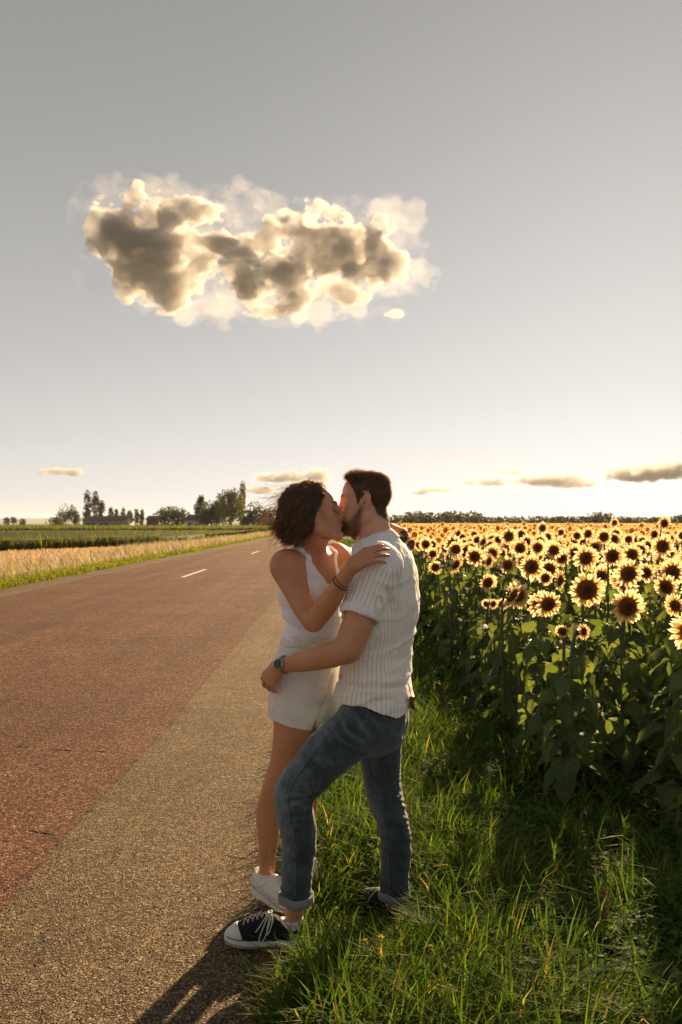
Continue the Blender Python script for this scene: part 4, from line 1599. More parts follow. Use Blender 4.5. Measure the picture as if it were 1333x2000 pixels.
def tank_disp(V, N):
    zz = V[:, 2]
    l_ = (V - c0) @ wr
    f_ = (V - c0) @ wf
    p = np.stack([l_ * 3 + 1, f_ * 3, zz * 30 + f_ * 6], 1)
    back = sstep(0.05, -0.06, f_) * 0.8 + 0.45
    d = sstep(1.36, 1.28, zz) * 0.0075 * back * (1 - np.abs(vnoise(p, 41)) * 2)
    d += 0.0010 * fbm(V * 50, 3, 2)
    # hemmed edge
    nk = zz - (1.338 + 0.115 * (np.abs(l_) / 0.083) ** 2.4)
    d += 0.0012 * (np.abs(nk + 0.008) < 0.006) * (f_ > 0)
    return d


tank, tkV, tkQ = finish('tank_top', Ft, M_TANK, woman, WB, 2, tank_disp)

# ---- shorts
Fh = Field((-0.34, 3.70, 0.70), (0.12, 4.28, 1.16), 0.0040)
Fh.tube([P(613, 1238, 3.976), P(608, 1262, 3.978), P(602, 1295, 3.98), P(597, 1335, 3.98), P(594, 1370, 3.98)],
        [0.134, 0.144, 0.158, 0.168, 0.165], [0.095, 0.101, 0.111, 0.118, 0.114], wr, 0.0, 18)
limb(Fh, [(580, 1335, 3.92, 0.098), (576, 1375, 3.92, 0.095), (568, 1412, 3.92, 0.0915), (562, 1440, 3.92, 0.092)], 0.03, 1.0, (0, 1, 0), 14)
limb(Fh, [(624, 1335, 4.05, 0.096), (624, 1375, 4.05, 0.092), (620, 1412, 4.06, 0.089), (618, 1440, 4.06, 0.089)], 0.012, 1.0, (0, 1, 0), 14)
Fh.cut(P(611, 1238, 3.98), (0.0, 0, 1), 0.002)
hp = P(523, 1396, 3.93)
hq = P(602, 1428, 3.85)
hn = nrm(np.cross(hq - hp, [0, 1, 0]))
hn = hn if hn[2] < 0 else -hn
Fh.cut(hp, hn, 0.002)
for cth, rr in ((P(569, 1425, 3.92), 0.081), (P(620, 1425, 4.06), 0.079)):
    Fh.cone(cth - [0, 0, 0.03], cth + [0, 0, 0.02], rr, rr - 0.003, 0.002, 's')


def shorts_disp(V, N):
    zz = V[:, 2]
    l_ = (V - c0) @ wr
    f_ = (V - c0) @ wf
    p = np.stack([l_ * 12, f_ * 12, zz * 4], 1)
    d = 0.0028 * fbm(p, 51, 2) * sstep(1.12, 1.0, zz)
    # pulled creases at the front of the thigh and the crotch
    p = np.stack([l_ * 5, f_ * 7, zz * 30 + f_ * 12], 1)
    d += 0.0055 * (1 - np.abs(vnoise(p, 57)) * 2) * np.exp(-(((V - P(625, 1385, 3.86)) / [0.06, 0.12, 0.09]) ** 2).sum(1))
    d += 0.004 * (1 - np.abs(vnoise(np.stack([l_ * 8, f_ * 8, zz * 14], 1), 58)) * 2) * sstep(0.93, 0.80, zz) * 0.6
    # the fold where the two legs of the shorts part
    uu_, vv_ = V[:, 0] / V[:, 1] * FPX + 666.5, HORIZ + (CAM_H - V[:, 2]) / V[:, 1] * FPX
    lu = np.interp(vv_, [1300, 1345, 1385, 1430], [654, 645, 630, 612])
    d -= 0.016 * np.exp(-((uu_ - lu) / 3.2) ** 2) * sstep(1296, 1325, vv_) * (V[:, 1] < 3.97)
    # waistband and side seam
    d += 0.0045 * (zz > 1.090) - 0.0030 * np.exp(-((zz - 1.088) / 0.004) ** 2)
    d += 0.0012 * fbm(V * 70, 4, 2)
    return d


shorts, soV, soQ = finish('shorts', Fh, M_LINEN, woman, WB, 1, shorts_disp)
soC = Caster(soV, soQ)
stitch([(541, 1352), (537, 1375), (532, 1400)], 60, 'side_seam', 0.0009, 0.0005, False, M_LINEN, soC, shorts, WB)
stitch([(583, 1242), (582, 1262), (572, 1285)], 60, 'pocket_seam', 0.0009, 0.0005, False, M_LINEN, soC, shorts, WB)
for u in (574, 619):
    stitch([(u, 1238), (u + 1, 1249), (u + 1.5, 1258)], 16, 'belt_loop', 0.0028, 0.001, False, M_LINEN, soC, shorts, WB)

# ---- bracelets
fa = nrm(P(687, 1109, 3.583) - P(668, 1137, 3.61))
for c, tl, rr, r2 in ((P(665, 1141, 3.612), 0.12, 0.0310, 0.0019), (P(668, 1136, 3.608), 0.30, 0.0300, 0.0012)):
    ax = nrm(fa + np.array([tl, 0, 0.45 * tl]))
    e1 = nrm(np.cross(ax, [0, 1, 0]))
    e2 = np.cross(ax, e1)
    a = Acc()
    a.tube(np.array([c + (e1 * math.cos(t) + e2 * math.sin(t)) * rr for t in np.linspace(0, 2 * math.pi, 40)]), r2, 6, False)
    link('bracelet', a.mesh('bracelet', True, WB), M_BLACK, woman)

# ---- shoes
shoe(woman, (-0.368, 4.150, 0.036), (0.72, -0.69), 'trainer', WB, 7.5, 0.275, True)
shoe(woman, (-0.208, 4.400, 0.028), (0.62, -0.78), 'trainer', WB, 6.0, 0.270, False)

# ---- hair: a wavy bob blown back; a dark inner mass with locks of strands over it
Fq = Field(W_O - 0.22, W_O + 0.22, 0.004)


def WL(x, y, z):
    return W_O + W_R @ (np.array([x, y, z]) * W_SC)


Fq.ell(WL(-0.016, 0, 0.046), np.array([0.095, 0.080, 0.077]) * W_SC, W_R, 0)
Fq.ell(WL(-0.050, 0, 0.005), np.array([0.064, 0.076, 0.072]) * W_SC, W_R, 0.03)
Fq.ell(WL(-0.055, 0, -0.038), np.array([0.046, 0.066, 0.046]) * W_SC, W_R, 0.03)
for s in (-1, 1):
    Fq.ell(WL(-0.012, s * 0.066, -0.010), np.array([0.030, 0.018, 0.045]) * W_SC, W_R, 0.02)
x, y, z = Fq.co(tuple(slice(0, q) for q in Fq.n))
lx = ((x - W_O[0]) * W_R[0, 0] + (y - W_O[1]) * W_R[1, 0] + (z - W_O[2]) * W_R[2, 0]) / W_SC
lz = ((x - W_O[0]) * W_R[0, 2] + (y - W_O[1]) * W_R[1, 2] + (z - W_O[2]) * W_R[2, 2]) / W_SC
g = lx - np.interp(lz, [-0.12, -0.02, 0.02, 0.05, 0.09, 0.13], [-0.005, 0.006, 0.016, 0.040, 0.064, 0.08])
Fq.put(tuple(slice(0, q) for q in Fq.n), (-g).astype(np.float32), 0.01, 's')


def cap_disp(V, N):
    p = local(V, W_O, W_R, W_SC)
    return 0.005 * (1 - np.abs(vnoise(np.stack([p[:, 0] * 16, p[:, 1] * 40, p[:, 2] * 9], 1), 66)) * 2) + 0.002 * fbm(V * 90, 3, 2)


hair_o, hcV, hcQ = finish('hair', Fq, M_HAIRCAP, woman, WB, 1, cap_disp)
wp = local(wbV, W_O, W_R, W_SC)
idx = np.where((woman_hair_mask(wp) > 0.6))[0]
S, RR = [], []
rng = np.random.default_rng(11)
for lk in range(330):
    i = idx[rng.integers(len(idx))]
    r0 = wp[i]
    side = np.sign(r0[1]) if abs(r0[1]) > 0.01 else rng.choice([-1, 1])
    # how far round the back of the head this lock belongs, and where its tip hangs
    back = float(np.clip((0.075 - r0[0]) / 0.16, 0, 1))
    az = lerp(0.15, 1.0, back) + rng.normal(0, 0.08)          # 0 beside the ear, 1 at the nape
    ang = math.pi * 0.5 * (1 + 0.95 * az)
    rad = rng.uniform(0.78, 1.10)
    low = rng.uniform(-0.118, -0.035) + 0.02 * (1 - az)
    tp = float(np.interp(low, [-0.13, -0.085, -0.03], [0.55, 0.86, 1.05]))
    tip = np.array([math.cos(ang) * 0.125 * rad * tp - 0.020, side * math.sin(ang) * 0.095 * rad, low])
    wind = rng.random() < 0.42
    if wind:
        tip += np.array([-rng.uniform(0.0, 0.035), 0, rng.uniform(0.0, 0.05)])
    nl = nrm(wbN[i] @ W_R)
    p1 = r0 + nl * rng.uniform(0.006, 0.016) + np.array([-0.022, 0, 0.002])
    mid = lerp(r0, tip, 0.5)
    d_ = nrm(np.array([mid[0] + 0.02, mid[1], 0.35 * (mid[2] - 0.02)]))
    p2 = np.array([-0.02, 0, 0.02]) + d_ * rng.uniform(0.099, 0.115) * np.array([1.0, 0.92, 1])
    p2[2] = lerp(r0[2], tip[2], 0.45)
    ph, am, fq = rng.uniform(0, 6.28), rng.uniform(0.006, 0.019), rng.uniform(1.1, 2.0)
    T = np.linspace(0, 1, 13)
    base = catmull([r0, p1, p2, lerp(p2, tip, 0.62) + np.array([0, side * 0.006, -0.004]), tip], 13)
    wv = np.stack([np.sin(T * fq * 6.28 + ph), np.cos(T * fq * 6.28 + ph * 1.7) * side, 0.4 * np.sin(T * fq * 6.28 + 2)], 1) * (am * T ** 1.2)[:, None]
    curl = np.array([-1, 0, 0.6]) * (rng.uniform(-0.012, 0.026) * sstep(0.6, 1.0, T))[:, None]
    guide = base + wv + curl
    nst = rng.integers(22, 42)
    for j in range(nst):
        o0 = rng.normal(0, 0.0055, 3)
        sp = (0.35 + 0.95 * np.abs(T - 0.45))[:, None]
        st = guide + o0 * sp * 1.3 + (rng.normal(0, 0.0028, 3) * T[:, None] ** 2) + 0.0012 * np.stack([np.sin(T * 9 + j), np.cos(T * 8 + j), np.sin(T * 7 + 2 * j)], 1)
        keep = int(rng.integers(10, 14))
        # strands never pass through the face or skull
        q = st[:keep].copy()
        e = q - np.array([-0.010, 0, 0.042])
        s_ = np.sqrt((e[:, 0] / 0.100) ** 2 + (e[:, 1] / 0.080) ** 2 + (e[:, 2] / 0.079) ** 2)
        m_ = (s_ < 1.0) & (q[:, 2] > -0.02)
        q[m_] = np.array([-0.010, 0, 0.042]) + e[m_] / s_[m_, None]
        # swept back: the face stays clear in front of the hairline
        q[1:, 0] = np.minimum(q[1:, 0], np.interp(q[1:, 2], [-0.13, -0.016, 0.014, 0.044, 0.072, 0.10, 0.13], [-0.018, 0.006, 0.018, 0.040, 0.063, 0.080, 0.085]) + rng.normal(0, 0.002))
        S.append(W_O + (q * W_SC) @ W_R.T)
        RR.append(rng.uniform(0.0006, 0.0012))
# loose fly-away hairs
for _ in range(420):
    i = idx[rng.integers(len(idx))]
    r0 = wp[i]
    nl = nrm(wbN[i] @ W_R)
    T = np.linspace(0, 1, 9)[:, None]
    d_ = nrm(np.array([-0.9, 0.3 * np.sign(r0[1]), rng.uniform(-0.7, 0.25)]) + rng.normal(0, 0.2, 3))
    ln = rng.uniform(0.07, 0.17)
    st = r0 + nl * 0.028 * T ** 0.6 + d_ * ln * T + rng.normal(0, 0.012, 3) * np.sin(T * rng.uniform(3, 7)) + np.array([0, 0, -0.03]) * T ** 2
    S.append(W_O + (st * W_SC) @ W_R.T)
    RR.append(0.00055)
strands('hair_strands', S, RR, M_HAIRW, hair_o, WB, 0.3)
S = []
for s in (-1, 1):
    for _ in range(110):
        t = rng.uniform(0, 1)
        q = np.array([0.097 - 0.020 * t, s * (0.014 + 0.034 * t), 0.0310 + 0.005 * math.sin(t * 3) + rng.normal(0, 0.0012)])
        d_ = nrm(np.array([-0.2, s * 1.0, 0.2]) + rng.normal(0, 0.15, 3))
        S.append(W_O + ((q + np.outer([0, 0.5, 1], d_) * 0.007) * W_SC) @ W_R.T)
    for _ in range(40):
        t = rng.uniform(0, 1)
        q = np.array([0.0865 - 0.008 * abs(t - 0.4), s * (0.022 + 0.024 * t), 0.0005 - 0.003 * math.sin(t * 3.1)])
        d_ = nrm(np.array([0.9, s * 0.3, -0.5]) + rng.normal(0, 0.1, 3))
        S.append(W_O + ((q + np.outer([0, 0.5, 1], d_) * 0.009) * W_SC) @ W_R.T)
strands('eyebrow', S, 0.0005, M_HAIRW, woman, WB, 0.5)

# ---- sunglasses dangling from her far hand
SG = P(783, 1046, 3.98)
glasses = empty('sunglasses', SG)
tag(glasses, 'dark round sunglasses dangling from a hand behind the collar', 'sunglasses')
M_LENS = simple('dark_lens', (0.012, 0.010, 0.012), 0.08, 0, 0.1, 20, 0.8)
M_GOLD = simple('thin_frame', (0.30, 0.10, 0.05), 0.3, 0.6, 0.1, 60)
cen = []
for (u, v, Y, ru, rv, dg) in ((787.5, 1048.5, 3.97, 0.0175, 0.0235, -8), (802.5, 1065, 3.99, 0.0130, 0.0215, -28)):
    c = P(u, v, Y)
    cen.append(c)
    R_ = rot((0, 1, 0), -dg)
    nA = 28
    ring = np.array([R_ @ np.array([math.cos(t) * ru, -0.003 * math.cos(t), math.sin(t) * rv]) for t in np.linspace(0, 2 * math.pi, nA, endpoint=False)])
    a = Acc()
    V = np.concatenate([c + ring, c + ring * 0.6 + [0, -0.0022, 0], [c + [0, -0.003, 0]], c + ring + [0, 0.0022, 0], [c + [0, 0.0012, 0]]])
    q = [[j, (j + 1) % nA, nA + (j + 1) % nA, nA + j] for j in range(nA)] + [[j, 2 * nA + 1 + j, 2 * nA + 1 + (j + 1) % nA, (j + 1) % nA] for j in range(nA)]
    t_ = [[nA + j, nA + (j + 1) % nA, 2 * nA] for j in range(nA)] + [[2 * nA + 1 + (j + 1) % nA, 2 * nA + 1 + j, 3 * nA + 1] for j in range(nA)]
    a.add(V, q, t_)
    link('lens', a.mesh('lens', True, SG), M_LENS, glasses)
    a = Acc()
    a.tube(np.concatenate([c + ring * 1.04, [c + ring[0] * 1.04]]) + [0, 0.001, 0], 0.0017, 6, False)
    link('rim', a.mesh('rim', True, SG), M_GOLD, glasses)
a = Acc()
a.tube(catmull([lerp(cen[0], cen[1], 0.42), lerp(cen[0], cen[1], 0.5) + [0.003, 0, 0.004], lerp(cen[0], cen[1], 0.62)], 8), 0.0014, 6)
link('bridge', a.mesh('bridge', True, SG), M_GOLD, glasses)
for p0, p1, p2 in ((cen[0] + [0.004, 0.003, 0.022], P(776, 1036, 4.06), P(770, 1046, 4.12)), (cen[1] + [0.006, 0.003, -0.02], P(799, 1070, 4.12), P(788, 1055, 4.17))):
    a = Acc()
    a.tube(catmull([p0, p1, p2], 10), 0.0016, 6)
    link('temple', a.mesh('temple', True, SG), M_GOLD, glasses)
# ------------------------------------------------------------------ terrain
ROAD_L, ROAD_R = -7.25, -1.365
SH_L, SH_R = -8.2, -0.20


def gz(x, y):
    """Ground height: road level, verge sloping down to the sunflower field."""
    x = np.asarray(x, float)
    return np.interp(x, [-60, -10.5, -9.2, -8.3, -8.2, -0.20, -0.15, 0.15, 0.60, 1.20, 1.7, 60],
                     [-0.16, -0.14, -0.08, -0.035, -0.03, -0.03, -0.022, -0.040, -0.085, -0.150, -0.19, -0.20])


def ground_mat():
    m, nt, b = mat_new('field_soil')
    oc = objco(nt)
    sep = nt.nodes.new('ShaderNodeSeparateXYZ')
    nt.links.new(oc, sep.inputs[0])
    n1 = noise(nt, 1.2, 5, 0.65, oc)
    n2 = noise(nt, 30, 4, 0.7, oc)
    soil = ramp(nt, n2.outputs[0], [(0.3, (0.022, 0.016, 0.010)), (0.7, (0.070, 0.050, 0.030))]).outputs[0]
    straw = ramp(nt, n2.outputs[0], [(0.25, (0.16, 0.10, 0.05)), (0.55, (0.33, 0.23, 0.12)), (0.8, (0.44, 0.33, 0.18))]).outputs[0]
    green = ramp(nt, n1.outputs[0], [(0.3, (0.050, 0.065, 0.020)), (0.7, (0.11, 0.12, 0.04))]).outputs[0]
    f1 = mathn(nt, 'LESS_THAN', sep.outputs['X'], -8.6)
    c = mixc(nt, f1, soil, straw)
    # ground far away reads as green pasture
    f2 = nt.nodes.new('ShaderNodeMapRange')
    f2.inputs['From Min'].default_value = 160
    f2.inputs['From Max'].default_value = 420
    nt.links.new(sep.outputs['Y'], f2.inputs['Value'])
    c = mixc(nt, f2.outputs[0], c, green)
    nt.links.new(c, b.inputs['Base Color'])
    b.inputs['Roughness'].default_value = 0.95
    b.inputs['Specular IOR Level'].default_value = 0.15
    bump(nt, b, n2.outputs[0], 0.8, 0.03)
    return m


def aggregate_mat(name, cols, edge=None):
    """Coarse chip-sealed surface: stones of mixed colour in dark binder."""
    m, nt, b = mat_new(name)
    oc = objco(nt)
    v = nt.nodes.new('ShaderNodeTexVoronoi')
    v.inputs['Scale'].default_value = 80
    nt.links.new(oc, v.inputs['Vector'])
    ve = nt.nodes.new('ShaderNodeTexVoronoi')
    ve.feature = 'DISTANCE_TO_EDGE'
    ve.inputs['Scale'].default_value = 80
    nt.links.new(oc, ve.inputs['Vector'])
    big = noise(nt, 0.55, 5, 0.65, oc)
    mid = noise(nt, 5.0, 4, 0.65, oc)
    sepc = nt.nodes.new('ShaderNodeSeparateColor')
    nt.links.new(v.outputs['Color'], sepc.inputs[0])
    stone = ramp(nt, sepc.outputs[0], [(0.0, cols[0]), (0.45, cols[1]), (0.8, cols[2]), (1.0, cols[3])]).outputs[0]
    patch = ramp(nt, big.outputs[0], [(0.30, (0.78, 0.76, 0.74)), (0.70, (1.12, 1.10, 1.08))]).outputs[0]
    c = mixc(nt, 1.0, stone, patch, 'MULTIPLY')
    patch2 = ramp(nt, mid.outputs[0], [(0.30, (0.80, 0.78, 0.76)), (0.70, (1.10, 1.10, 1.10))]).outputs[0]
    c = mixc(nt, 1.0, c, patch2, 'MULTIPLY')
    mp_ = nt.nodes.new('ShaderNodeMapping')
    mp_.inputs['Scale'].default_value = (1.5, 0.045, 1.0)
    nt.links.new(oc, mp_.inputs['Vector'])
    lane = noise(nt, 1.0, 4, 0.6, mp_.outputs[0])
    c = mixc(nt, 1.0, c, ramp(nt, lane.outputs[0], [(0.32, (0.80, 0.80, 0.80)), (0.68, (1.14, 1.12, 1.10))]).outputs[0], 'MULTIPLY')
    gap = ramp(nt, ve.outputs[0], [(0.0, (0.35, 0.32, 0.30)), (0.16, (1, 1, 1))]).outputs[0]
    c = mixc(nt, 1.0, c, gap, 'MULTIPLY')
    nt.links.new(c, b.inputs['Base Color'])
    b.inputs['Roughness'].default_value = 0.9
    b.inputs['Specular IOR Level'].default_value = 0.08
    hgt = mathn(nt, 'ADD', mathn(nt, 'MINIMUM', mathn(nt, 'MULTIPLY', ve.outputs[0], 3.0), 0.6), mathn(nt, 'MULTIPLY', sepc.outputs[1], 0.7))
    bump(nt, b, hgt, 1.0, 0.006)
    return m


def sheet(name, xs, ys, zf, mat, jitter=None, parent=None):
    X, Y = np.meshgrid(xs, ys)
    if jitter is not None:
        X = X + jitter(X, Y)
    Z = zf(X, Y)
    V = np.stack([X, Y, Z], -1).reshape(-1, 3)
    nx, ny = len(xs), len(ys)
    i = np.arange(nx - 1)[None, :] + nx * np.arange(ny - 1)[:, None]
    Q = np.stack([i, i + 1, i + nx + 1, i + nx], -1).reshape(-1, 4)
    return link(name, mesh_from(name, V, Q), mat, parent)


xs = np.concatenate([[-9000, -3000, -900, -300, -120, -60, -40, -30, -22, -16, -13, -11.5, -10.5], np.linspace(-10, -8.2, 10), [-6, -3, -1, -0.3], np.linspace(-0.2, 2.0, 45), [2.3, 3, 5, 9, 16, 30, 60, 120, 300, 900, 3000, 9000]])
ys = np.concatenate([[-40, -15, -5, 0], np.linspace(2, 9, 120), np.linspace(9.3, 30, 60), np.geomspace(31, 9000, 50)])


def ground_z(X, Y):
    z = gz(X, Y)
    p = np.stack([X.ravel() * 2.2, Y.ravel() * 2.2, 0 * X.ravel()], 1)
    a = ((X > -0.15) & (X < 3)).ravel() * 0.020 + ((X < -8.5) & (X > -60)).ravel() * 0.02
    return z + (fbm(p, 2, 2) * a).reshape(X.shape)


tag(sheet('ground', xs, ys, ground_z, ground_mat()), kind='structure')

M_ROAD = aggregate_mat('red_chip_asphalt', [(0.060, 0.031, 0.019), (0.152, 0.076, 0.044), (0.255, 0.136, 0.080), (0.45, 0.285, 0.175)])
M_SHOULDER = aggregate_mat('grey_chip_shoulder', [(0.10, 0.072, 0.043), (0.195, 0.146, 0.088), (0.29, 0.222, 0.138), (0.42, 0.335, 0.218)])
ry = np.concatenate([np.linspace(-12, 2, 20), np.arange(2.05, 14, 0.06), np.geomspace(14.2, 900, 70)])


def road_jit(X, Y):
    j = 0.012 * fbm(np.stack([Y.ravel() * 6, Y.ravel() * 0, X.ravel() * 0], 1), 5, 3).reshape(X.shape) + 0.03 * vnoise(np.stack([Y.ravel() * 0.4, Y.ravel() * 0, 0 * X.ravel()], 1), 8).reshape(X.shape)
    return np.where(X > ROAD_R - 0.01, j, 0) + np.where(X < ROAD_L + 0.01, -j * 2, 0)


road = tag(sheet('road', np.linspace(ROAD_L, ROAD_R, 12), ry, lambda X, Y: 0.004 + 0.035 * (1 - ((X - (ROAD_L + ROAD_R) / 2) / 2.95) ** 2), M_ROAD, road_jit), kind='structure')


def sh_jit(X, Y):
    j = 0.045 * fbm(np.stack([Y.ravel() * 2.3, Y.ravel() * 0, X.ravel() * 0], 1), 15, 3).reshape(X.shape)
    return np.where((X > SH_R - 0.01) | (X < SH_L + 0.01), j, 0)


tag(sheet('road_shoulder', np.linspace(ROAD_R - 0.12, SH_R, 6), ry, lambda X, Y: -0.003 - 0.012 * np.clip((X - ROAD_R) / 1.1, 0, 1) + 0 * Y, M_SHOULDER, sh_jit), kind='structure')
tag(sheet('road_shoulder', np.linspace(SH_L, ROAD_L + 0.12, 5), ry, lambda X, Y: -0.003 - 0.012 * np.clip((ROAD_L - X) / 1.0, 0, 1) + 0 * Y, M_SHOULDER, sh_jit), kind='structure')

# dashes of the centre line, worn white paint
m, nt, b = mat_new('worn_road_paint')
n_ = noise(nt, 60, 4, 0.7, objco(nt))
nt.links.new(ramp(nt, n_.outputs[0], [(0.36, (0.25, 0.16, 0.11)), (0.50, (0.56, 0.54, 0.50))]).outputs[0], b.inputs['Base Color'])
b.inputs['Roughness'].default_value = 0.7
M_PAINT = m
for y0, y1, w in ((28.2, 33.0, 0.115), (50.0, 54.4, 0.115), (72, 76, 0.115), (94, 98, 0.115)):
    yy = np.linspace(y0, y1, 40)
    rows = []
    for y in yy:
        jl, jr = RNG.normal(0, 0.006, 2)
        rows += [[-4.49 - w / 2 + jl, y, 0.0435], [-4.49 + w / 2 + jr, y, 0.0435]]
    q = [[2 * i, 2 * i + 1, 2 * i + 3, 2 * i + 2] for i in range(len(yy) - 1)]
    link('lane_dash', mesh_from('lane_dash', rows, q), M_PAINT, road)
# a few tar cracks across the near lane
M_TAR = simple('tar_crack', (0.018, 0.013, 0.010), 0.6)


def road_z(x):
    return 0.004 + 0.035 * (1 - ((x - (ROAD_L + ROAD_R) / 2) / 2.95) ** 2)


for (u0, v0, u1, v1) in ((28, 1459, 58, 1460), (104, 1463, 142, 1466), (183, 1464, 212, 1467), (55, 1619, 108, 1624)):
    p0, p1 = P(u0, v0, 1), P(u1, v1, 1)
    g = []
    for t in np.linspace(0, 1, 7):
        u, v = lerp(u0, u1, t), lerp(v0, v1, t)
        Y = (CAM_H - 0.02) * FPX / (v - HORIZ)
        q = P(u, v, Y)
        g.append([q[0], Y + RNG.normal(0, 0.006), road_z(q[0]) + 0.002 if q[0] < ROAD_R else 0.003])
    a = Acc()
    a.tube(np.array(g), np.array([0.0006, 0.0015, 0.0022, 0.0012, 0.003, 0.0015, 0.0006]), 5)
    link('tar_crack', a.mesh('tar_crack'), M_TAR, road)


# loose and embedded stone chips that stand proud of the near surface
def chips(name, n, xr, yr, size, palette, label, seed):
    rng = np.random.default_rng(seed)
    # sample so that the count per picture area stays even
    y = yr[0] * (yr[1] / yr[0]) ** rng.random(n) if True else 0
    x = rng.uniform(*xr, n)
    s = rng.uniform(0.45, 1.0, n) ** 1.5 * size
    base = np.array([[1, 0, 0], [-0.5, 0.87, 0], [-0.5, -0.87, 0], [0.25, 0.4, 0.75], [-0.2, -0.35, 0.85]], float)
    tri = np.array([[0, 1, 3], [1, 4, 3], [1, 2, 4], [2, 0, 4], [0, 3, 4]])
    th = rng.uniform(0, 6.28, n)
    V = np.repeat(base[None], n, 0) * (1 + rng.normal(0, 0.28, (n, 5, 3)))
    c_, s_ = np.cos(th)[:, None], np.sin(th)[:, None]
    X = V[..., 0] * c_ - V[..., 1] * s_
    Yv = V[..., 0] * s_ + V[..., 1] * c_
    V = np.stack([X, Yv, V[..., 2] * 0.62], -1) * s[:, None, None]
    z = np.where(x < ROAD_R, road_z(x), -0.003 - 0.012 * np.clip((x - ROAD_R) / 1.1, 0, 1))
    V += np.stack([x, y, z - 0.0006], -1)[:, None, :]
    T = (tri[None] + 5 * np.arange(n)[:, None, None]).reshape(-1, 3)
    pal = np.array(palette)
    c = pal[rng.integers(0, len(pal), n)] * rng.uniform(0.75, 1.2, (n, 1))
    me = mesh_from(name, V.reshape(-1, 3), None, T, False)
    col_attr(me, np.repeat(c, 5, 0))
    return tag(link(name, me, M_CHIP), label, 'gravel', None, 'stuff')


m, nt, b = mat_new('stone_chip')
nt.links.new(attr(nt, 'Col').outputs['Color'], b.inputs['Base Color'])
b.inputs['Roughness'].default_value = 0.8
b.inputs['Specular IOR Level'].default_value = 0.12
M_CHIP = m
chips('gravel', 32000, (ROAD_R - 0.02, SH_R + 0.10), (2.7, 8.5), 0.0066, [(0.13, 0.096, 0.06), (0.20, 0.152, 0.095), (0.28, 0.216, 0.138), (0.38, 0.30, 0.20)], 'tan stone chippings covering the grey shoulder beside the couple', 3)
chips('gravel', 22000, (-3.4, ROAD_R), (2.9, 9.0), 0.0062, [(0.11, 0.056, 0.034), (0.19, 0.10, 0.06), (0.27, 0.155, 0.095), (0.44, 0.29, 0.18)], 'reddish stone chippings set in the near lane of the road', 4)


# ------------------------------------------------------------------ grass blades
def blades(pos, h, w, az, bend, col, tipcol=None, seg=3, lean=0.25):
    """Curved tapering blades; returns verts, quads, tris, colours."""
    n = len(pos)
    T = np.linspace(0, 1, seg + 1)
    dx, dy = np.cos(az), np.sin(az)
    sx, sy = -dy, dx
    V = np.zeros((n, 2 * seg + 1, 3))
    C = np.zeros((n, 2 * seg + 1, 3))
    tipcol = col if tipcol is None else tipcol
    k = 0
    for i, t in enumerate(T):
        out = h * (lean * t + bend * t * t)
        up = h * (t - 0.42 * bend * t * t * t)
        c = np.stack([pos[:, 0] + dx * out, pos[:, 1] + dy * out, pos[:, 2] + up], 1)
        cc = col + (tipcol - col) * t
        if i < seg:
            ww = w * (1 - 0.55 * t ** 2) * (0.7 + 0.3 * min(1, t * 3))
            off = np.stack([sx * ww, sy * ww, 0 * ww], 1) * 0.5
            V[:, k] = c - off
            V[:, k + 1] = c + off
            C[:, k] = C[:, k + 1] = cc
            k += 2
        else:
            V[:, k] = c
            C[:, k] = cc
    nv = 2 * seg + 1
    base = nv * np.arange(n)[:, None]
    Q = np.concatenate([base + np.array([[2 * i, 2 * i + 1, 2 * i + 3, 2 * i + 2]]) for i in range(seg - 1)]) if seg > 1 else None
    Tt = base + np.array([[2 * seg - 2, 2 * seg - 1, 2 * seg]])
    return V.reshape(-1, 3), Q, Tt, C.reshape(-1, 3)


def pick(rng, pal, n, var=0.2):
    pal = np.array(pal)
    return pal[rng.integers(0, len(pal), n)] * rng.uniform(1 - var, 1 + var, (n, 1))


M_GRASS = leafy('grass_blades', None, 0.6, 0.46, (1.45, 1.6, 0.45), use_attr='Col', spec=0.02)
M_CROP = leafy('crop_leaves', None, 0.75, 0.45, (1.8, 1.6, 0.55), use_attr='Col', spec=0.1)
M_DRY = leafy('dry_grass', None, 0.6, 0.5, (1.35, 1.2, 0.95), use_attr='Col', spec=0.3)
M_HERB = leafy('herb_leaves', None, 0.7, 0.42, (1.6, 1.7, 0.5), use_attr='Col', spec=0.04)
G_PAL = [(0.050, 0.098, 0.020), (0.068, 0.120, 0.025), (0.095, 0.145, 0.030), (0.042, 0.085, 0.022), (0.12, 0.15, 0.042)]
rng = np.random.default_rng(21)


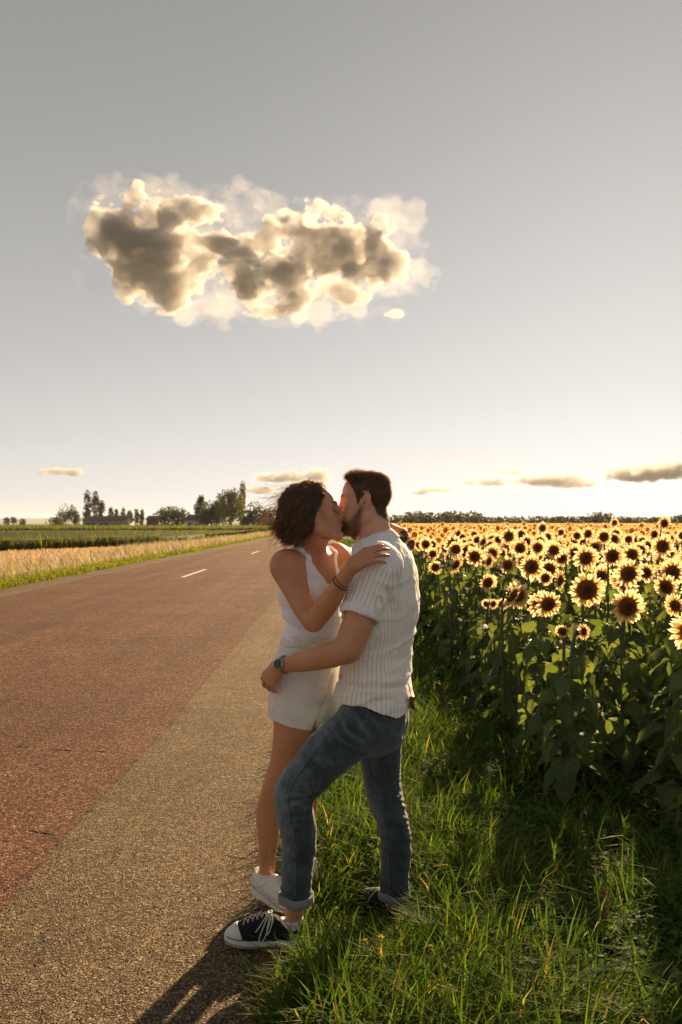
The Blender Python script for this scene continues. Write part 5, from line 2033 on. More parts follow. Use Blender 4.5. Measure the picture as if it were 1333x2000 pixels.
def verge_grass(name, n, xr, yr, hr, wr_, dens, label, pal=G_PAL, az0=None, azs=9.0, seed=0, strawf=0.03, bendr=(0.25, 1.0), seg=3):
    """Tufted grass in a strip; dens(x, y) in 0..1 thins it."""
    rng = np.random.default_rng(seed)
    # tuft centres, then blades round them
    nt_ = max(8, n // 16)
    ty = yr[0] * (yr[1] / yr[0]) ** rng.random(nt_ * 3)
    tx = rng.uniform(*xr, nt_ * 3)
    k = rng.random(nt_ * 3) < dens(tx, ty)
    tx, ty = tx[k][:nt_], ty[k][:nt_]
    th_ = rng.uniform(0.6, 1.15, len(tx))
    tz = rng.uniform(0, 6.28, len(tx))
    i = rng.integers(0, len(tx), n)
    sp = 0.035 * (ty[i] / 4.0) ** 0.5
    x = tx[i] + rng.normal(0, 1, n) * sp
    y = ty[i] + rng.normal(0, 1, n) * sp
    h = rng.uniform(*hr, n) * th_[i] * trodden(x, y)
    w = rng.uniform(*wr_, n) * (np.maximum(y, 4) / 4.0) ** 0.35
    az = np.where(rng.random(n) < 0.5, tz[i], rng.uniform(0, 6.28, n)) if az0 is None else az0 + rng.normal(0, azs, n)
    pos = np.stack([x, y, gz(x, y) - 0.01], 1)
    c = pick(rng, pal, n)
    st = rng.random(n) < strawf
    c[st] = pick(rng, [(0.32, 0.24, 0.11), (0.26, 0.18, 0.07)], int(st.sum()))
    tip = c * np.array([1.15, 1.1, 0.9])
    V, Q, T, C = blades(pos, h, w, az, rng.uniform(*bendr, n), c, tip, seg, 0.12)
    me = mesh_from(name, V, Q, T)
    col_attr(me, C)
    return tag(link(name, me, M_GRASS), label, 'grass', None, 'stuff')


def left_edge(x, y):
    e = SH_R + 0.03 + 0.07 * fbm(np.stack([y * 2.5, 0 * y, 0 * y], 1), 33, 2)
    # trodden back where the people stand
    shoe_ = np.exp(-((y - 3.62) / 0.17) ** 2) * 0.13 + np.exp(-((y - 4.12) / 0.20) ** 2) * 0.10
    return sstep(-0.02, 0.10, x - e - shoe_)


def trodden(x, y):
    """Blades are short right at the shoes."""
    q = np.exp(-(((x - 0.12) / 0.20) ** 2 + ((y - 3.90) / 0.34) ** 2)) * 0.70 + np.exp(-(((x + 0.10) / 0.10) ** 2 + ((y - 3.60) / 0.16) ** 2)) * 0.5
    return 1 - np.clip(q, 0, 0.75)


def d_long(x, y):
    nz = fbm(np.stack([x * 2.0, y * 1.4, 0 * x], 1), 40, 2)
    return left_edge(x, y) * np.clip(sstep(0.95, 0.30, x + 0.30 * nz) + 0.10, 0, 1)


verge_grass('grass', 38000, (-0.30, 1.7), (2.75, 7.5), (0.13, 0.36), (0.0050, 0.0110), d_long, 'long green grass growing round the couple\'s feet', seed=1)
verge_grass('grass', 24000, (-0.30, 1.6), (6.5, 18), (0.12, 0.34), (0.006, 0.011), d_long, 'green verge grass behind the couple beside the sunflowers', seed=2)
verge_grass('grass', 22000, (-0.3, 1.5), (16, 90), (0.15, 0.45), (0.012, 0.03), lambda x, y: left_edge(x, y), 'distant strip of verge grass between shoulder and sunflowers', seed=3, seg=2)


def d_short(x, y):
    return left_edge(x, y)


verge_grass('grass', 26000, (-0.28, 1.8), (2.75, 9), (0.05, 0.14), (0.003, 0.006), d_short, 'short fine grass under the long verge grass', seed=5, pal=[(0.05, 0.085, 0.018), (0.07, 0.115, 0.024), (0.085, 0.125, 0.03)], seg=2)


# broad-leaved ground cover: small ovate leaves on short stalks
def herbs(name, n, xr, yr, size, dens, label, seed, hmax=0.16):
    rng = np.random.default_rng(seed)
    y = yr[0] * (yr[1] / yr[0]) ** rng.random(n * 3)
    x = rng.uniform(*xr, n * 3)
    k = rng.random(n * 3) < dens(x, y)
    x, y = x[k][:n], y[k][:n]
    n = len(x)
    mound = 0.5 + 0.5 * fbm(np.stack([x * 3.2, y * 3.2, 0 * x], 1), 77, 2)
    z = gz(x, y) + rng.uniform(0.01, 1.0, n) ** 0.8 * hmax * np.clip(mound, 0.15, 1.2)
    s = rng.uniform(0.5, 1.1, n) * size * (np.maximum(y, 4) / 4) ** 0.4
    base = np.array([[0, 0, 0], [0.35, 0.30, 0.05], [0.35, -0.30, 0.05], [0.75, 0.24, 0.02], [0.75, -0.24, 0.02], [1.1, 0, -0.10], [0.5, 0, -0.02]], float)
    tri = np.array([[0, 2, 6], [0, 6, 1], [6, 2, 4], [1, 6, 3], [6, 4, 5], [6, 5, 3]])
    az, pt = rng.uniform(0, 6.28, n), rng.uniform(-0.7, 0.6, n)
    B = base[None] * s[:, None, None]
    X = B[..., 0] * np.cos(pt)[:, None] - B[..., 2] * np.sin(pt)[:, None]
    Z = B[..., 0] * np.sin(pt)[:, None] + B[..., 2] * np.cos(pt)[:, None]
    Yv = B[..., 1]
    V = np.stack([X * np.cos(az)[:, None] - Yv * np.sin(az)[:, None] + x[:, None], X * np.sin(az)[:, None] + Yv * np.cos(az)[:, None] + y[:, None], Z + z[:, None]], -1)
    T = (tri[None] + 7 * np.arange(n)[:, None, None]).reshape(-1, 3)
    c = pick(rng, [(0.055, 0.105, 0.026), (0.075, 0.135, 0.034), (0.098, 0.16, 0.04), (0.12, 0.165, 0.05), (0.05, 0.09, 0.032)], n, 0.25)
    me = mesh_from(name, V.reshape(-1, 3), None, T)
    col_attr(me, np.repeat(c, 7, 0))
    return tag(link(name, me, M_HERB), label, 'weeds', None, 'stuff')


def d_herb(x, y):
    nz = fbm(np.stack([x * 2.0, y * 1.4, 0 * x], 1), 40, 2)
    return np.clip(sstep(0.05, 0.50, x + 0.45 * nz) + 0.14, 0, 1) * left_edge(x, y)


herbs('ground_cover', 36000, (-0.2, 2.6), (2.7, 8.0), 0.040, d_herb, 'low dark leafy weeds between the verge grass and sunflowers', 61, 0.20)
herbs('ground_cover', 13000, (0.0, 2.2), (7.5, 20), 0.040, d_herb, 'leafy weeds along the foot of the farther sunflowers', 62, 0.2)

# dead stalks and straw lying at the edge of the shoulder
a = Acc()
rng = np.random.default_rng(8)
for k in range(260):
    y = rng.uniform(2.8, 7)
    x = SH_R + rng.normal(0.06, 0.12)
    an, ln = rng.uniform(0, 3.14), rng.uniform(0.04, 0.16)
    p0 = np.array([x, y, gz(x, y) + 0.018 + rng.uniform(0, 0.02)])
    d = np.array([math.cos(an), math.sin(an), rng.normal(0, 0.12)])
    a.tube(np.array([p0, p0 + d * ln * 0.5 + [0, 0, 0.004], p0 + d * ln]), 0.0011, 3, False, pick(rng, [(0.34, 0.25, 0.13), (0.42, 0.33, 0.18), (0.20, 0.10, 0.05)], 1)[0])
tag(link('straw', a.mesh('straw'), M_DRY), 'dry straw and dead stalks littering the edge of the shoulder', 'straw', None, 'stuff')
a = Acc()
for k in range(900):
    y = rng.uniform(2.75, 4.2)
    x = SH_R - 0.10 + abs(rng.normal(0, 0.10))
    s = rng.uniform(0.006, 0.018)
    an = rng.uniform(0, 6.28)
    ex, ey = np.array([math.cos(an), math.sin(an), rng.normal(0, 0.4)]), np.array([-math.sin(an), math.cos(an), rng.normal(0, 0.4)])
    p0 = np.array([x, y, 0.004 + rng.uniform(0, 0.012)])
    a.add([p0 - ex * s, p0 - ey * s * 0.5, p0 + ex * s, p0 + ey * s * 0.5], [[0, 1, 2, 3]], None, pick(rng, [(0.20, 0.075, 0.025), (0.30, 0.12, 0.04), (0.12, 0.05, 0.02)], 1)[0])
tag(link('leaf_litter', a.mesh('leaf_litter'), M_DRY), 'small rusty dead leaves in front of the black shoe', 'leaf litter', None, 'stuff')

# ------------------------------------------------------------------ left side of the road
rng = np.random.default_rng(31)


def strip(n, xr, yr, rng):
    return rng.uniform(*xr, n), yr[0] * (yr[1] / yr[0]) ** rng.random(n)


x, y = strip(28000, (-10.3, -8.10), (19, 190), rng)
k = x < -8.15 - 0.15 * fbm(np.stack([y * 0.8, 0 * y, 0 * y], 1), 9, 2)
x, y = x[k], y[k]
c = pick(rng, [(0.16, 0.17, 0.035), (0.11, 0.14, 0.03), (0.20, 0.19, 0.05)], len(x))
V, Q, T, C = blades(np.stack([x, y, gz(x, y) - 0.01], 1), rng.uniform(0.10, 0.26, len(x)), rng.uniform(0.02, 0.05, len(x)) * (y / 40) ** 0.5, rng.uniform(0, 6.28, len(x)), rng.uniform(0.2, 0.9, len(x)), c, c * [1.3, 1.2, 1], 2)
me = mesh_from('grass', V, Q, T)
col_attr(me, C)
tag(link('grass', me, M_GRASS), 'short yellow-green grass along the far edge of the road', 'grass', None, 'stuff')
x, y = strip(36000, (-12.6, -9.1), (20, 230), rng)
den = 0.35 + 0.65 * sstep(-0.4, 0.5, fbm(np.stack([x * 0.6, y * 0.12, 0 * y], 1), 19, 3)) * sstep(-9.0, -9.7, x)
k = rng.random(len(x)) < den
x, y = x[k], y[k]
c = pick(rng, [(0.30, 0.25, 0.14), (0.38, 0.32, 0.20), (0.23, 0.19, 0.09), (0.16, 0.18, 0.06)], len(x))
V, Q, T, C = blades(np.stack([x, y, gz(x, y) - 0.01], 1), rng.uniform(0.25, 0.75, len(x)) * (0.6 + 0.5 * den[k]), rng.uniform(0.012, 0.03, len(x)) * (y / 35) ** 0.6, rng.normal(math.pi, 1.0, len(x)), rng.uniform(0.05, 0.6, len(x)), c, c * [1.15, 1.1, 1.05], 2)
me = mesh_from('dry_grass', V, Q, T)
col_attr(me, C)
tag(link('dry_grass', me, M_DRY), 'tall pale dry grass between the road and the crops', 'grass', None, 'stuff')
# stubble between the dry grass and the green crop
x, y = rng.uniform(-45, -11, 18000), rng.uniform(22, 76, 18000)
k = (y < 104 + 2 * x) | False
k = y < 62 - 2.0 * (-21 - x) * -1.0 if False else (y < np.interp(x, [-45, -30, -21, -14, -11], [30, 46, 62, 77, 84]))
x, y = x[k], y[k]
c = pick(rng, [(0.40, 0.28, 0.14), (0.33, 0.21, 0.10), (0.50, 0.37, 0.20)], len(x))
V, Q, T, C = blades(np.stack([x, y, gz(x, y) - 0.01], 1), rng.uniform(0.06, 0.20, len(x)), rng.uniform(0.02, 0.05, len(x)), rng.uniform(0, 6.28, len(x)), rng.uniform(0.0, 0.5, len(x)), c, c * 1.1, 2)
me = mesh_from('stubble', V, Q, T)
col_attr(me, C)
tag(link('stubble', me, M_DRY), 'tan stubble on the bare ground in front of the green crop', 'stubble', None, 'stuff')


def crop(name, n, poly_y, xr, ymax, hgt, pal, label, wdt, seed, tipc, canopy):
    """A standing crop: dark bumpy canopy inside, upright leaves all over."""
    rng = np.random.default_rng(seed)
    x = rng.uniform(*xr, n)
    f = np.interp(x, *poly_y)
    # half the leaves crowd the visible front edge
    y = np.where(rng.random(n) < 0.45, f + rng.exponential(2.5, n), f + rng.random(n) * (ymax - f))
    h = hgt * rng.uniform(0.55, 1.08, n)
    c = pick(rng, pal, n)
    pos = np.stack([x, y, gz(x, y)], 1)
    up = rng.random(n) < 0.6
    pos[up, 2] += hgt * 0.35 * rng.random(int(up.sum()))
    h[up] *= 0.75
    V, Q, T, C = blades(pos, h, rng.uniform(0.6, 1.3, n) * wdt * (np.maximum(y, 60) / 60) ** 0.5, rng.uniform(0, 6.28, n), rng.uniform(0.05, 0.6, n), c * 0.9, c * np.array(tipc), 2)
    a = Acc()
    a.add(V, Q, T, C)
    gx = np.linspace(xr[0], xr[1], 70)
    gf = np.interp(gx, *poly_y)
    rows = np.linspace(0, 1, 26)
    G = []
    for r in rows:
        yy = gf + 0.5 + (ymax - gf) * r ** 1.7
        zz = gz(gx, yy) + canopy * (0.9 + 0.12 * vnoise(np.stack([gx * 1.7, yy * 0.4, 0 * gx], 1), seed))
        G.append(np.stack([gx, yy, zz], 1))
    skirt = G[0].copy()
    skirt[:, 2] = gz(gx, skirt[:, 1])
    G = np.array([skirt] + G)
    nx, ny = 70, len(G)
    i = np.arange(nx - 1)[None, :] + nx * np.arange(ny - 1)[:, None]
    a.add(G.reshape(-1, 3), np.stack([i, i + 1, i + nx + 1, i + nx], -1).reshape(-1, 4), None, np.array(pal[0]) * 0.8)
    return tag(link(name, a.mesh(name), M_CROP), label, 'crop', None, 'stuff')


crop('green_crop', 32000, ([-70, -45, -30, -21, -14, -12.4], [20, 30, 46, 62, 78, 90]), (-70, -12.4), 150, 1.02,
     [(0.055, 0.085, 0.018), (0.075, 0.105, 0.024), (0.10, 0.125, 0.032), (0.13, 0.14, 0.04)], 'knee-high green cereal crop standing behind the stubble', 0.045, 71, (1.5, 1.35, 0.9), 0.72)
crop('maize_crop', 26000, ([-170, -60, -12.8, -12], [150, 152, 156, 158]), (-170, -12), 330, 1.50,
     [(0.035, 0.062, 0.014), (0.05, 0.08, 0.02), (0.06, 0.09, 0.02)], 'dark band of maize with pale tassels beyond the cereal crop', 0.10, 72, (2.6, 2.1, 1.5), 1.0)
# ------------------------------------------------------------------ far trees, buildings, hills
M_TREELEAF = leafy('tree_leaves', None, 0.55, 0.40, (1.7, 1.6, 0.6), use_attr='Col', spec=0.3)
M_BARK = simple('bark', (0.07, 0.05, 0.035), 0.9, 0, 0.3, 6, 0.2, 0.6)
M_WOOD = leafy('far_wood_leaves', None, 0.6, 0.35, (1.6, 1.5, 0.6), use_attr='Col', spec=0.25)


def leaf_cloud(rng, lobes, n, size, pal):
    """Leaf quads in ellipsoidal lobes with gaps; lobes: (x, y, z, rx, ry, rz)."""
    L = np.array(lobes, float)
    vol = L[:, 3] * L[:, 4] * L[:, 5]
    i = rng.choice(len(L), n * 2, p=vol ** 0.7 / (vol ** 0.7).sum())
    d = rng.normal(0, 1, (n * 2, 3))
    d /= np.linalg.norm(d, axis=1, keepdims=True)
    r = rng.random(n * 2) ** 0.36
    p = L[i, :3] + d * r[:, None] * L[i, 3:]
    g = fbm(p / (L[i, 3:].mean(1) * 0.45)[:, None], int(rng.integers(1000)), 2)
    p = p[g > -0.22][:n]
    m = len(p)
    s = size * rng.uniform(0.5, 1.25, m)
    u = rng.normal(0, 1, (m, 3))
    u /= np.linalg.norm(u, axis=1, keepdims=True)
    w = rng.normal(0, 1, (m, 3))
    w -= u * (w * u).sum(1, keepdims=True)
    w /= np.linalg.norm(w, axis=1, keepdims=True)
    V = np.stack([p - u * s[:, None], p + w * s[:, None] * 0.55, p + u * s[:, None], p - w * s[:, None] * 0.55], 1)
    Q = (np.arange(m)[:, None] * 4 + np.arange(4)[None]).reshape(-1, 4)
    c = pick(rng, pal, m, 0.3)
    return V.reshape(-1, 3), Q, np.repeat(c, 4, 0)


PAL_DARK = [(0.030, 0.045, 0.014), (0.045, 0.060, 0.018), (0.06, 0.072, 0.022)]
PAL_MID = [(0.055, 0.075, 0.020), (0.08, 0.095, 0.026), (0.11, 0.115, 0.032)]


def tree(name, label, u, Y, height, lobes_px, n, size, pal, group, seed, lean=0.0):
    """lobes_px: (du, height fraction, half-width px, half-height fraction)."""
    rng = np.random.default_rng(seed)
    k = Y / FPX
    x0 = (u - 666.5) * k
    z0 = -0.2
    root = empty(name, (x0, Y, z0))
    tag(root, label, 'tree', group)
    lobes = []
    if name != 'poplar_tree':
        height *= 1.12
    for du, hf, hw, hh in lobes_px:
        for _ in range(3):
            f = rng.uniform(0.55, 0.9)
            lobes.append((du * k + rng.normal(0, 0.2) * hw * k, rng.normal(0, 0.35) * hw * k, hf * height + rng.normal(0, 0.25) * hh * height, hw * k * f * 1.7, hw * k * f * 1.5, hh * height * f * 1.2))
    V, Q, C = leaf_cloud(rng, lobes, n, size, pal)
    V[:, 2] = np.maximum(V[:, 2], 0.1)
    a = Acc()
    a.add(V, Q, None, C)
    link('crown', a.mesh('crown', False), M_TREELEAF, root)
    a = Acc()
    tr = height * 0.022
    a.tube(np.array([[0, 0, -0.3], [lean * 0.3, 0, height * 0.3], [lean * 0.6, 0.1, height * 0.6], [lean, 0, height * 0.9]]), [tr, tr * 0.8, tr * 0.5, tr * 0.15], 7)
    for _ in range(6):
        h0 = rng.uniform(0.3, 0.7) * height
        L_ = lobes[rng.integers(len(lobes))]
        a.tube(np.array([[0, 0, h0], [L_[0] * 0.5, L_[1] * 0.5, h0 + 0.5 * (L_[2] - h0) + 0.3], [L_[0] * 0.9, L_[1] * 0.9, max(L_[2], h0 * 0.8)]]), [tr * 0.4, tr * 0.25, tr * 0.1], 5)
    link('trunk', a.mesh('trunk'), M_BARK, root)
    return root


def tall(dw, hf=0.55):
    return [(0, 0.30, dw * 0.8, 0.22), (0, 0.55, dw, 0.25), (0.1, 0.80, dw * 0.7, 0.20)]


D1 = 420.0
k_ = D1 / FPX


def th_px(vtop, Y):
    return CAM_H + (HORIZ - vtop) / FPX * Y + 0.2


GP = 'poplars beyond the maize'
for (u, vt, hw, lab, sd) in ((171, 961, 7, 'tall slim poplar, leftmost of the three behind the barn', 1), (187, 960, 7, 'tall slim poplar, middle of the three behind the barn', 2), (199, 974, 6, 'slightly shorter poplar, rightmost of the three behind the barn', 3)):
    tree('poplar_tree', lab, u, D1 + 60, th_px(vt, D1 + 60), tall(hw), 1500, 0.42, PAL_DARK, GP, 100 + sd)
for j, (u, vt, hw) in enumerate(((217, 990, 5), (228, 992, 4), (242, 991, 5), (254, 994, 5), (268, 995, 4.5), (278, 996, 4))):
    tree('poplar_tree', 'small distant poplar, number %s from the left in the row right of the barn' % ['one', 'two', 'three', 'four', 'five', 'six'][j], u, 560, th_px(vt, 560), tall(hw), 700, 0.5, PAL_MID, GP, 120 + j)
tree('bushy_tree', 'low bushy tree with bare twigs left of the barn', 128, D1, th_px(994, D1), [(0, 0.5, 15, 0.42), (-18, 0.32, 14, 0.3), (8, 0.55, 10, 0.35)], 2200, 0.38, PAL_MID, 'trees by the farm', 140)
tree('bushy_tree', 'narrow small tree beside the left end of the barn', 148, D1, th_px(996, D1), [(0, 0.5, 6, 0.42)], 700, 0.38, PAL_DARK, 'trees by the farm', 141)
tree('round_tree', 'round dark tree between the farm roofs', 338, D1 - 40, th_px(988, D1 - 40), [(0, 0.45, 26, 0.45), (-16, 0.4, 14, 0.36), (18, 0.4, 14, 0.36)], 3600, 0.40, PAL_DARK, 'trees by the farm', 142)
tree('poplar_tree', 'slim poplar left of the big farm tree', 392, D1 - 60, th_px(965, D1 - 60), tall(9), 1800, 0.40, PAL_DARK, GP, 143)
tree('round_tree', 'dark mid-height tree left of the big bright tree', 420, D1 - 70, th_px(978, D1 - 70), [(0, 0.45, 17, 0.42), (-8, 0.35, 14, 0.32), (8, 0.6, 10, 0.3)], 2600, 0.38, PAL_DARK, 'trees by the farm', 144)
tree('broad_tree', 'tall broad yellow-green tree by the farm', 452, D1 - 80, th_px(960, D1 - 80), [(0, 0.5, 22, 0.40), (-10, 0.7, 14, 0.25), (10, 0.45, 18, 0.4), (4, 0.78, 12, 0.2)], 4200, 0.38, [(0.07, 0.085, 0.022), (0.10, 0.11, 0.03), (0.13, 0.13, 0.036)], 'trees by the farm', 145)
tree('poplar_tree', 'tallest poplar rising behind the broad farm tree', 474, D1 - 60, th_px(949, D1 - 60), tall(7), 1500, 0.40, PAL_MID, GP, 146)
tree('round_tree', 'spreading low tree at the right end of the farm trees', 506, D1 - 90, th_px(987, D1 - 90), [(0, 0.5, 15, 0.42), (-12, 0.35, 12, 0.34), (14, 0.35, 12, 0.34)], 2600, 0.36, PAL_DARK, 'trees by the farm', 147)
tree('round_tree', 'dense dark tree filling the gap left of the broad tree', 436, D1 - 60, th_px(984, D1 - 60), [(0, 0.45, 16, 0.42)], 1800, 0.38, PAL_DARK, 'trees by the farm', 151)
tree('round_tree', 'low bushy tree right of the broad tree', 484, D1 - 85, th_px(990, D1 - 85), [(0, 0.45, 14, 0.42)], 1500, 0.36, PAL_DARK, 'trees by the farm', 152)
tree('round_tree', 'low bush under the slim poplar beside the tiled house', 404, D1 - 70, th_px(992, D1 - 70), [(0, 0.45, 13, 0.42)], 1200, 0.36, PAL_MID, 'trees by the farm', 153)
tree('round_tree', 'low dark tree half hidden behind the hair', 532, D1 - 90, th_px(998, D1 - 90), [(0, 0.45, 14, 0.45)], 1300, 0.36, PAL_DARK, 'trees by the farm', 148)
for j, (u, vt, hw) in enumerate(((14, 1012, 5), (28, 1011, 5), (44, 1012, 6))):
    tree('round_tree', 'tiny distant tree on the horizon, number %s from the left edge' % ['one', 'two', 'three'][j], u, 700, th_px(vt, 700), [(0, 0.5, hw, 0.45)], 350, 0.6, PAL_DARK, 'tiny trees on the horizon', 150 + j)

# wood along the right horizon
rng = np.random.default_rng(91)
lobes = []
for u in np.arange(560, 1420, 6.5):
    Y = 470 + 25 * math.sin(u * 0.013) + rng.normal(0, 8)
    top = np.interp(u, [560, 780, 800, 830, 850, 865, 935, 950, 1000, 1050, 1150, 1165, 1190, 1200, 1320, 1335, 1420], [1008, 1008, 1000, 1000, 1003, 1000, 1001, 1010, 1010, 1009, 1008, 1000, 1001, 1010, 1010, 1004, 1004]) + rng.normal(0, 1.3)
    H = th_px(top, Y)
    x = (u - 666.5) / FPX * Y
    w = rng.uniform(1.6, 2.8)
    lobes += [(x, Y, H * 0.62, w, w, H * 0.40), (x + rng.normal(0, 1), Y - 1.5, H * 0.30, w * 1.1, w, H * 0.32)]
V, Q, C = leaf_cloud(rng, lobes, 22000, 0.62, PAL_DARK)
a = Acc()
a.add(V, Q, None, C)
tag(link('treeline', a.mesh('treeline', False), M_WOOD), 'dark line of woodland along the horizon beyond the sunflowers', 'treeline', None, 'stuff')

# barn
M_RUST = simple('rusty_sheet_roof', (0.14, 0.075, 0.045), 0.8, 0, 0.4, 0.8)
M_PLANK = simple('grey_boards', (0.30, 0.28, 0.25), 0.9, 0, 0.2, 1.0)
M_TILE = simple('brown_roof_tiles', (0.11, 0.055, 0.04), 0.85, 0, 0.3, 1.0)
M_RENDER = simple('pale_render', (0.55, 0.50, 0.44), 0.9, 0, 0.1, 0.6)
M_DARK = simple('dark_opening', (0.02, 0.018, 0.016), 0.9, 0, 0.2, 1.0)


def farm_building(label, u0, u1, vr, ve, Y, depth, wall_m, roof_m, gable_u=None, doors=()):
    k = Y / FPX
    x0, x1 = (u0 - 666.5) * k, (u1 - 666.5) * k
    zr, ze = CAM_H + (HORIZ - vr) * k + 0.2, CAM_H + (HORIZ - ve) * k + 0.2
    L_ = x1 - x0
    root = empty('farm_building', ((x0 + x1) / 2, Y, -0.2), math.radians(-14))
    tag(root, label, 'barn' if 'barn' in label else 'house', 'farm buildings')
    a = Acc()
    h = L_ / 2
    a.add([[-h, 0, -0.5], [h, 0, -0.5], [h, depth, -0.5], [-h, depth, -0.5], [-h, 0, ze], [h, 0, ze], [h, depth, ze], [-h, depth, ze], [-h, depth / 2, zr - 0.15], [h, depth / 2, zr - 0.15]],
          [[0, 1, 5, 4], [2, 3, 7, 6], [1, 2, 6, 5], [3, 0, 4, 7]], [[5, 6, 9], [7, 4, 8]])
    link('wall', a.mesh('wall', False), wall_m, root)
    a = Acc()
    o = 0.5
    sl = (zr - ze) / (depth / 2)
    for s in (0, 1):
        ya, yb = (-o, depth / 2) if s == 0 else (depth + o, depth / 2)
        za = ze - sl * o
        a.add([[-h - o, ya, za], [h + o, ya, za], [h + o, yb, zr], [-h - o, yb, zr], [-h - o, ya, za - 0.18], [h + o, ya, za - 0.18], [h + o, yb, zr - 0.18], [-h - o, yb, zr - 0.18]],
              [[0, 1, 2, 3] if s == 0 else [3, 2, 1, 0], [4, 5, 6, 7][::-1], [0, 4, 5, 1], [1, 5, 6, 2], [3, 7, 4, 0]])
    link('roof', a.mesh('roof', False), roof_m, root)
    for (f0, f1, z0, z1) in doors:
        a = Acc()
        a.box([-h + L_ * f0, -0.06, z0], [-h + L_ * f1, 0.05, z1])
        link('door' if z0 < 0.2 else 'window', a.mesh('door', False), M_DARK, root)
    return root


farm_building('long low barn with rusty sheet roof and grey boarded walls', 158, 246, 1007.5, 1015, D1 - 30, 9.0, M_PLANK, M_RUST, doors=((0.08, 0.30, 0, 1.9), (0.42, 0.62, 0, 1.9)))
farm_building('small house with reddish brown roof right of the poplar row', 286, 305, 1007, 1013, D1 - 10, 6.0, M_TILE, M_TILE, doors=((0.3, 0.5, 0.8, 1.6),))
farm_building('house with brown tiled roof and pale gable beside the farm trees', 362, 400, 1005, 1014, D1 - 50, 7.0, M_RENDER, M_TILE, doors=((0.15, 0.28, 0, 1.9), (0.5, 0.62, 0.7, 1.6)))

# hills
xs = np.linspace(-9000, 9000, 160)
hy = np.array([4600, 5200, 6200, 7600, 9000])
X, Y = np.meshgrid(xs, hy)
prof = np.array([0, 0.6, 1.0, 1.15, 1.2])[:, None]
Z = -2 + prof * (26 + 10 * fbm(np.stack([X.ravel() / 1500, Y.ravel() / 4000, 0 * X.ravel()], 1), 4, 3).reshape(X.shape) + 10 * sstep(-500, -2200, X))
i = np.arange(159)[None, :] + 160 * np.arange(4)[:, None]
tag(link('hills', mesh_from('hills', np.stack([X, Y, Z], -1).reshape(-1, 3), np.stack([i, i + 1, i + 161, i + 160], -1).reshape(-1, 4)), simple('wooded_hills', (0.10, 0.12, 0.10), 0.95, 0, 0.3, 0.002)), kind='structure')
# ------------------------------------------------------------------ sunflowers
def petal_mat():
    m, nt, b = mat_new('ray_petals')
    c = attr(nt, 'Col').outputs['Color']
    nt.links.new(c, b.inputs['Base Color'])
    b.inputs['Roughness'].default_value = 0.6
    b.inputs['Specular IOR Level'].default_value = 0.2
    t = nt.nodes.new('ShaderNodeBsdfTranslucent')
    tc = mixc(nt, 1.0, c, (1.08, 1.12, 1.15), 'MULTIPLY')
    nt.links.new(tc, t.inputs['Color'])
    mx = nt.nodes.new('ShaderNodeMixShader')
    mx.inputs[0].default_value = 0.62
    nt.links.new(b.outputs[0], mx.inputs[1])
    nt.links.new(t.outputs[0], mx.inputs[2])
    nt.links.new(mx.outputs[0], nt.nodes['Material Output'].inputs['Surface'])
    return m


def disc_mat():
    m, nt, b = mat_new('seed_disc')
    c = attr(nt, 'Col').outputs['Color']
    oc = objco(nt)
    v = nt.nodes.new('ShaderNodeTexVoronoi')
    v.inputs['Scale'].default_value = 260
    nt.links.new(oc, v.inputs['Vector'])
    tone = ramp(nt, v.outputs['Distance'], [(0.1, (1.25, 1.2, 1.1)), (0.7, (0.5, 0.45, 0.42))]).outputs[0]
    nt.links.new(mixc(nt, 1.0, c, tone, 'MULTIPLY'), b.inputs['Base Color'])
    b.inputs['Roughness'].default_value = 0.85
    b.inputs['Specular IOR Level'].default_value = 0.2
    bump(nt, b, v.outputs['Distance'], 0.8, 0.004)
    return m


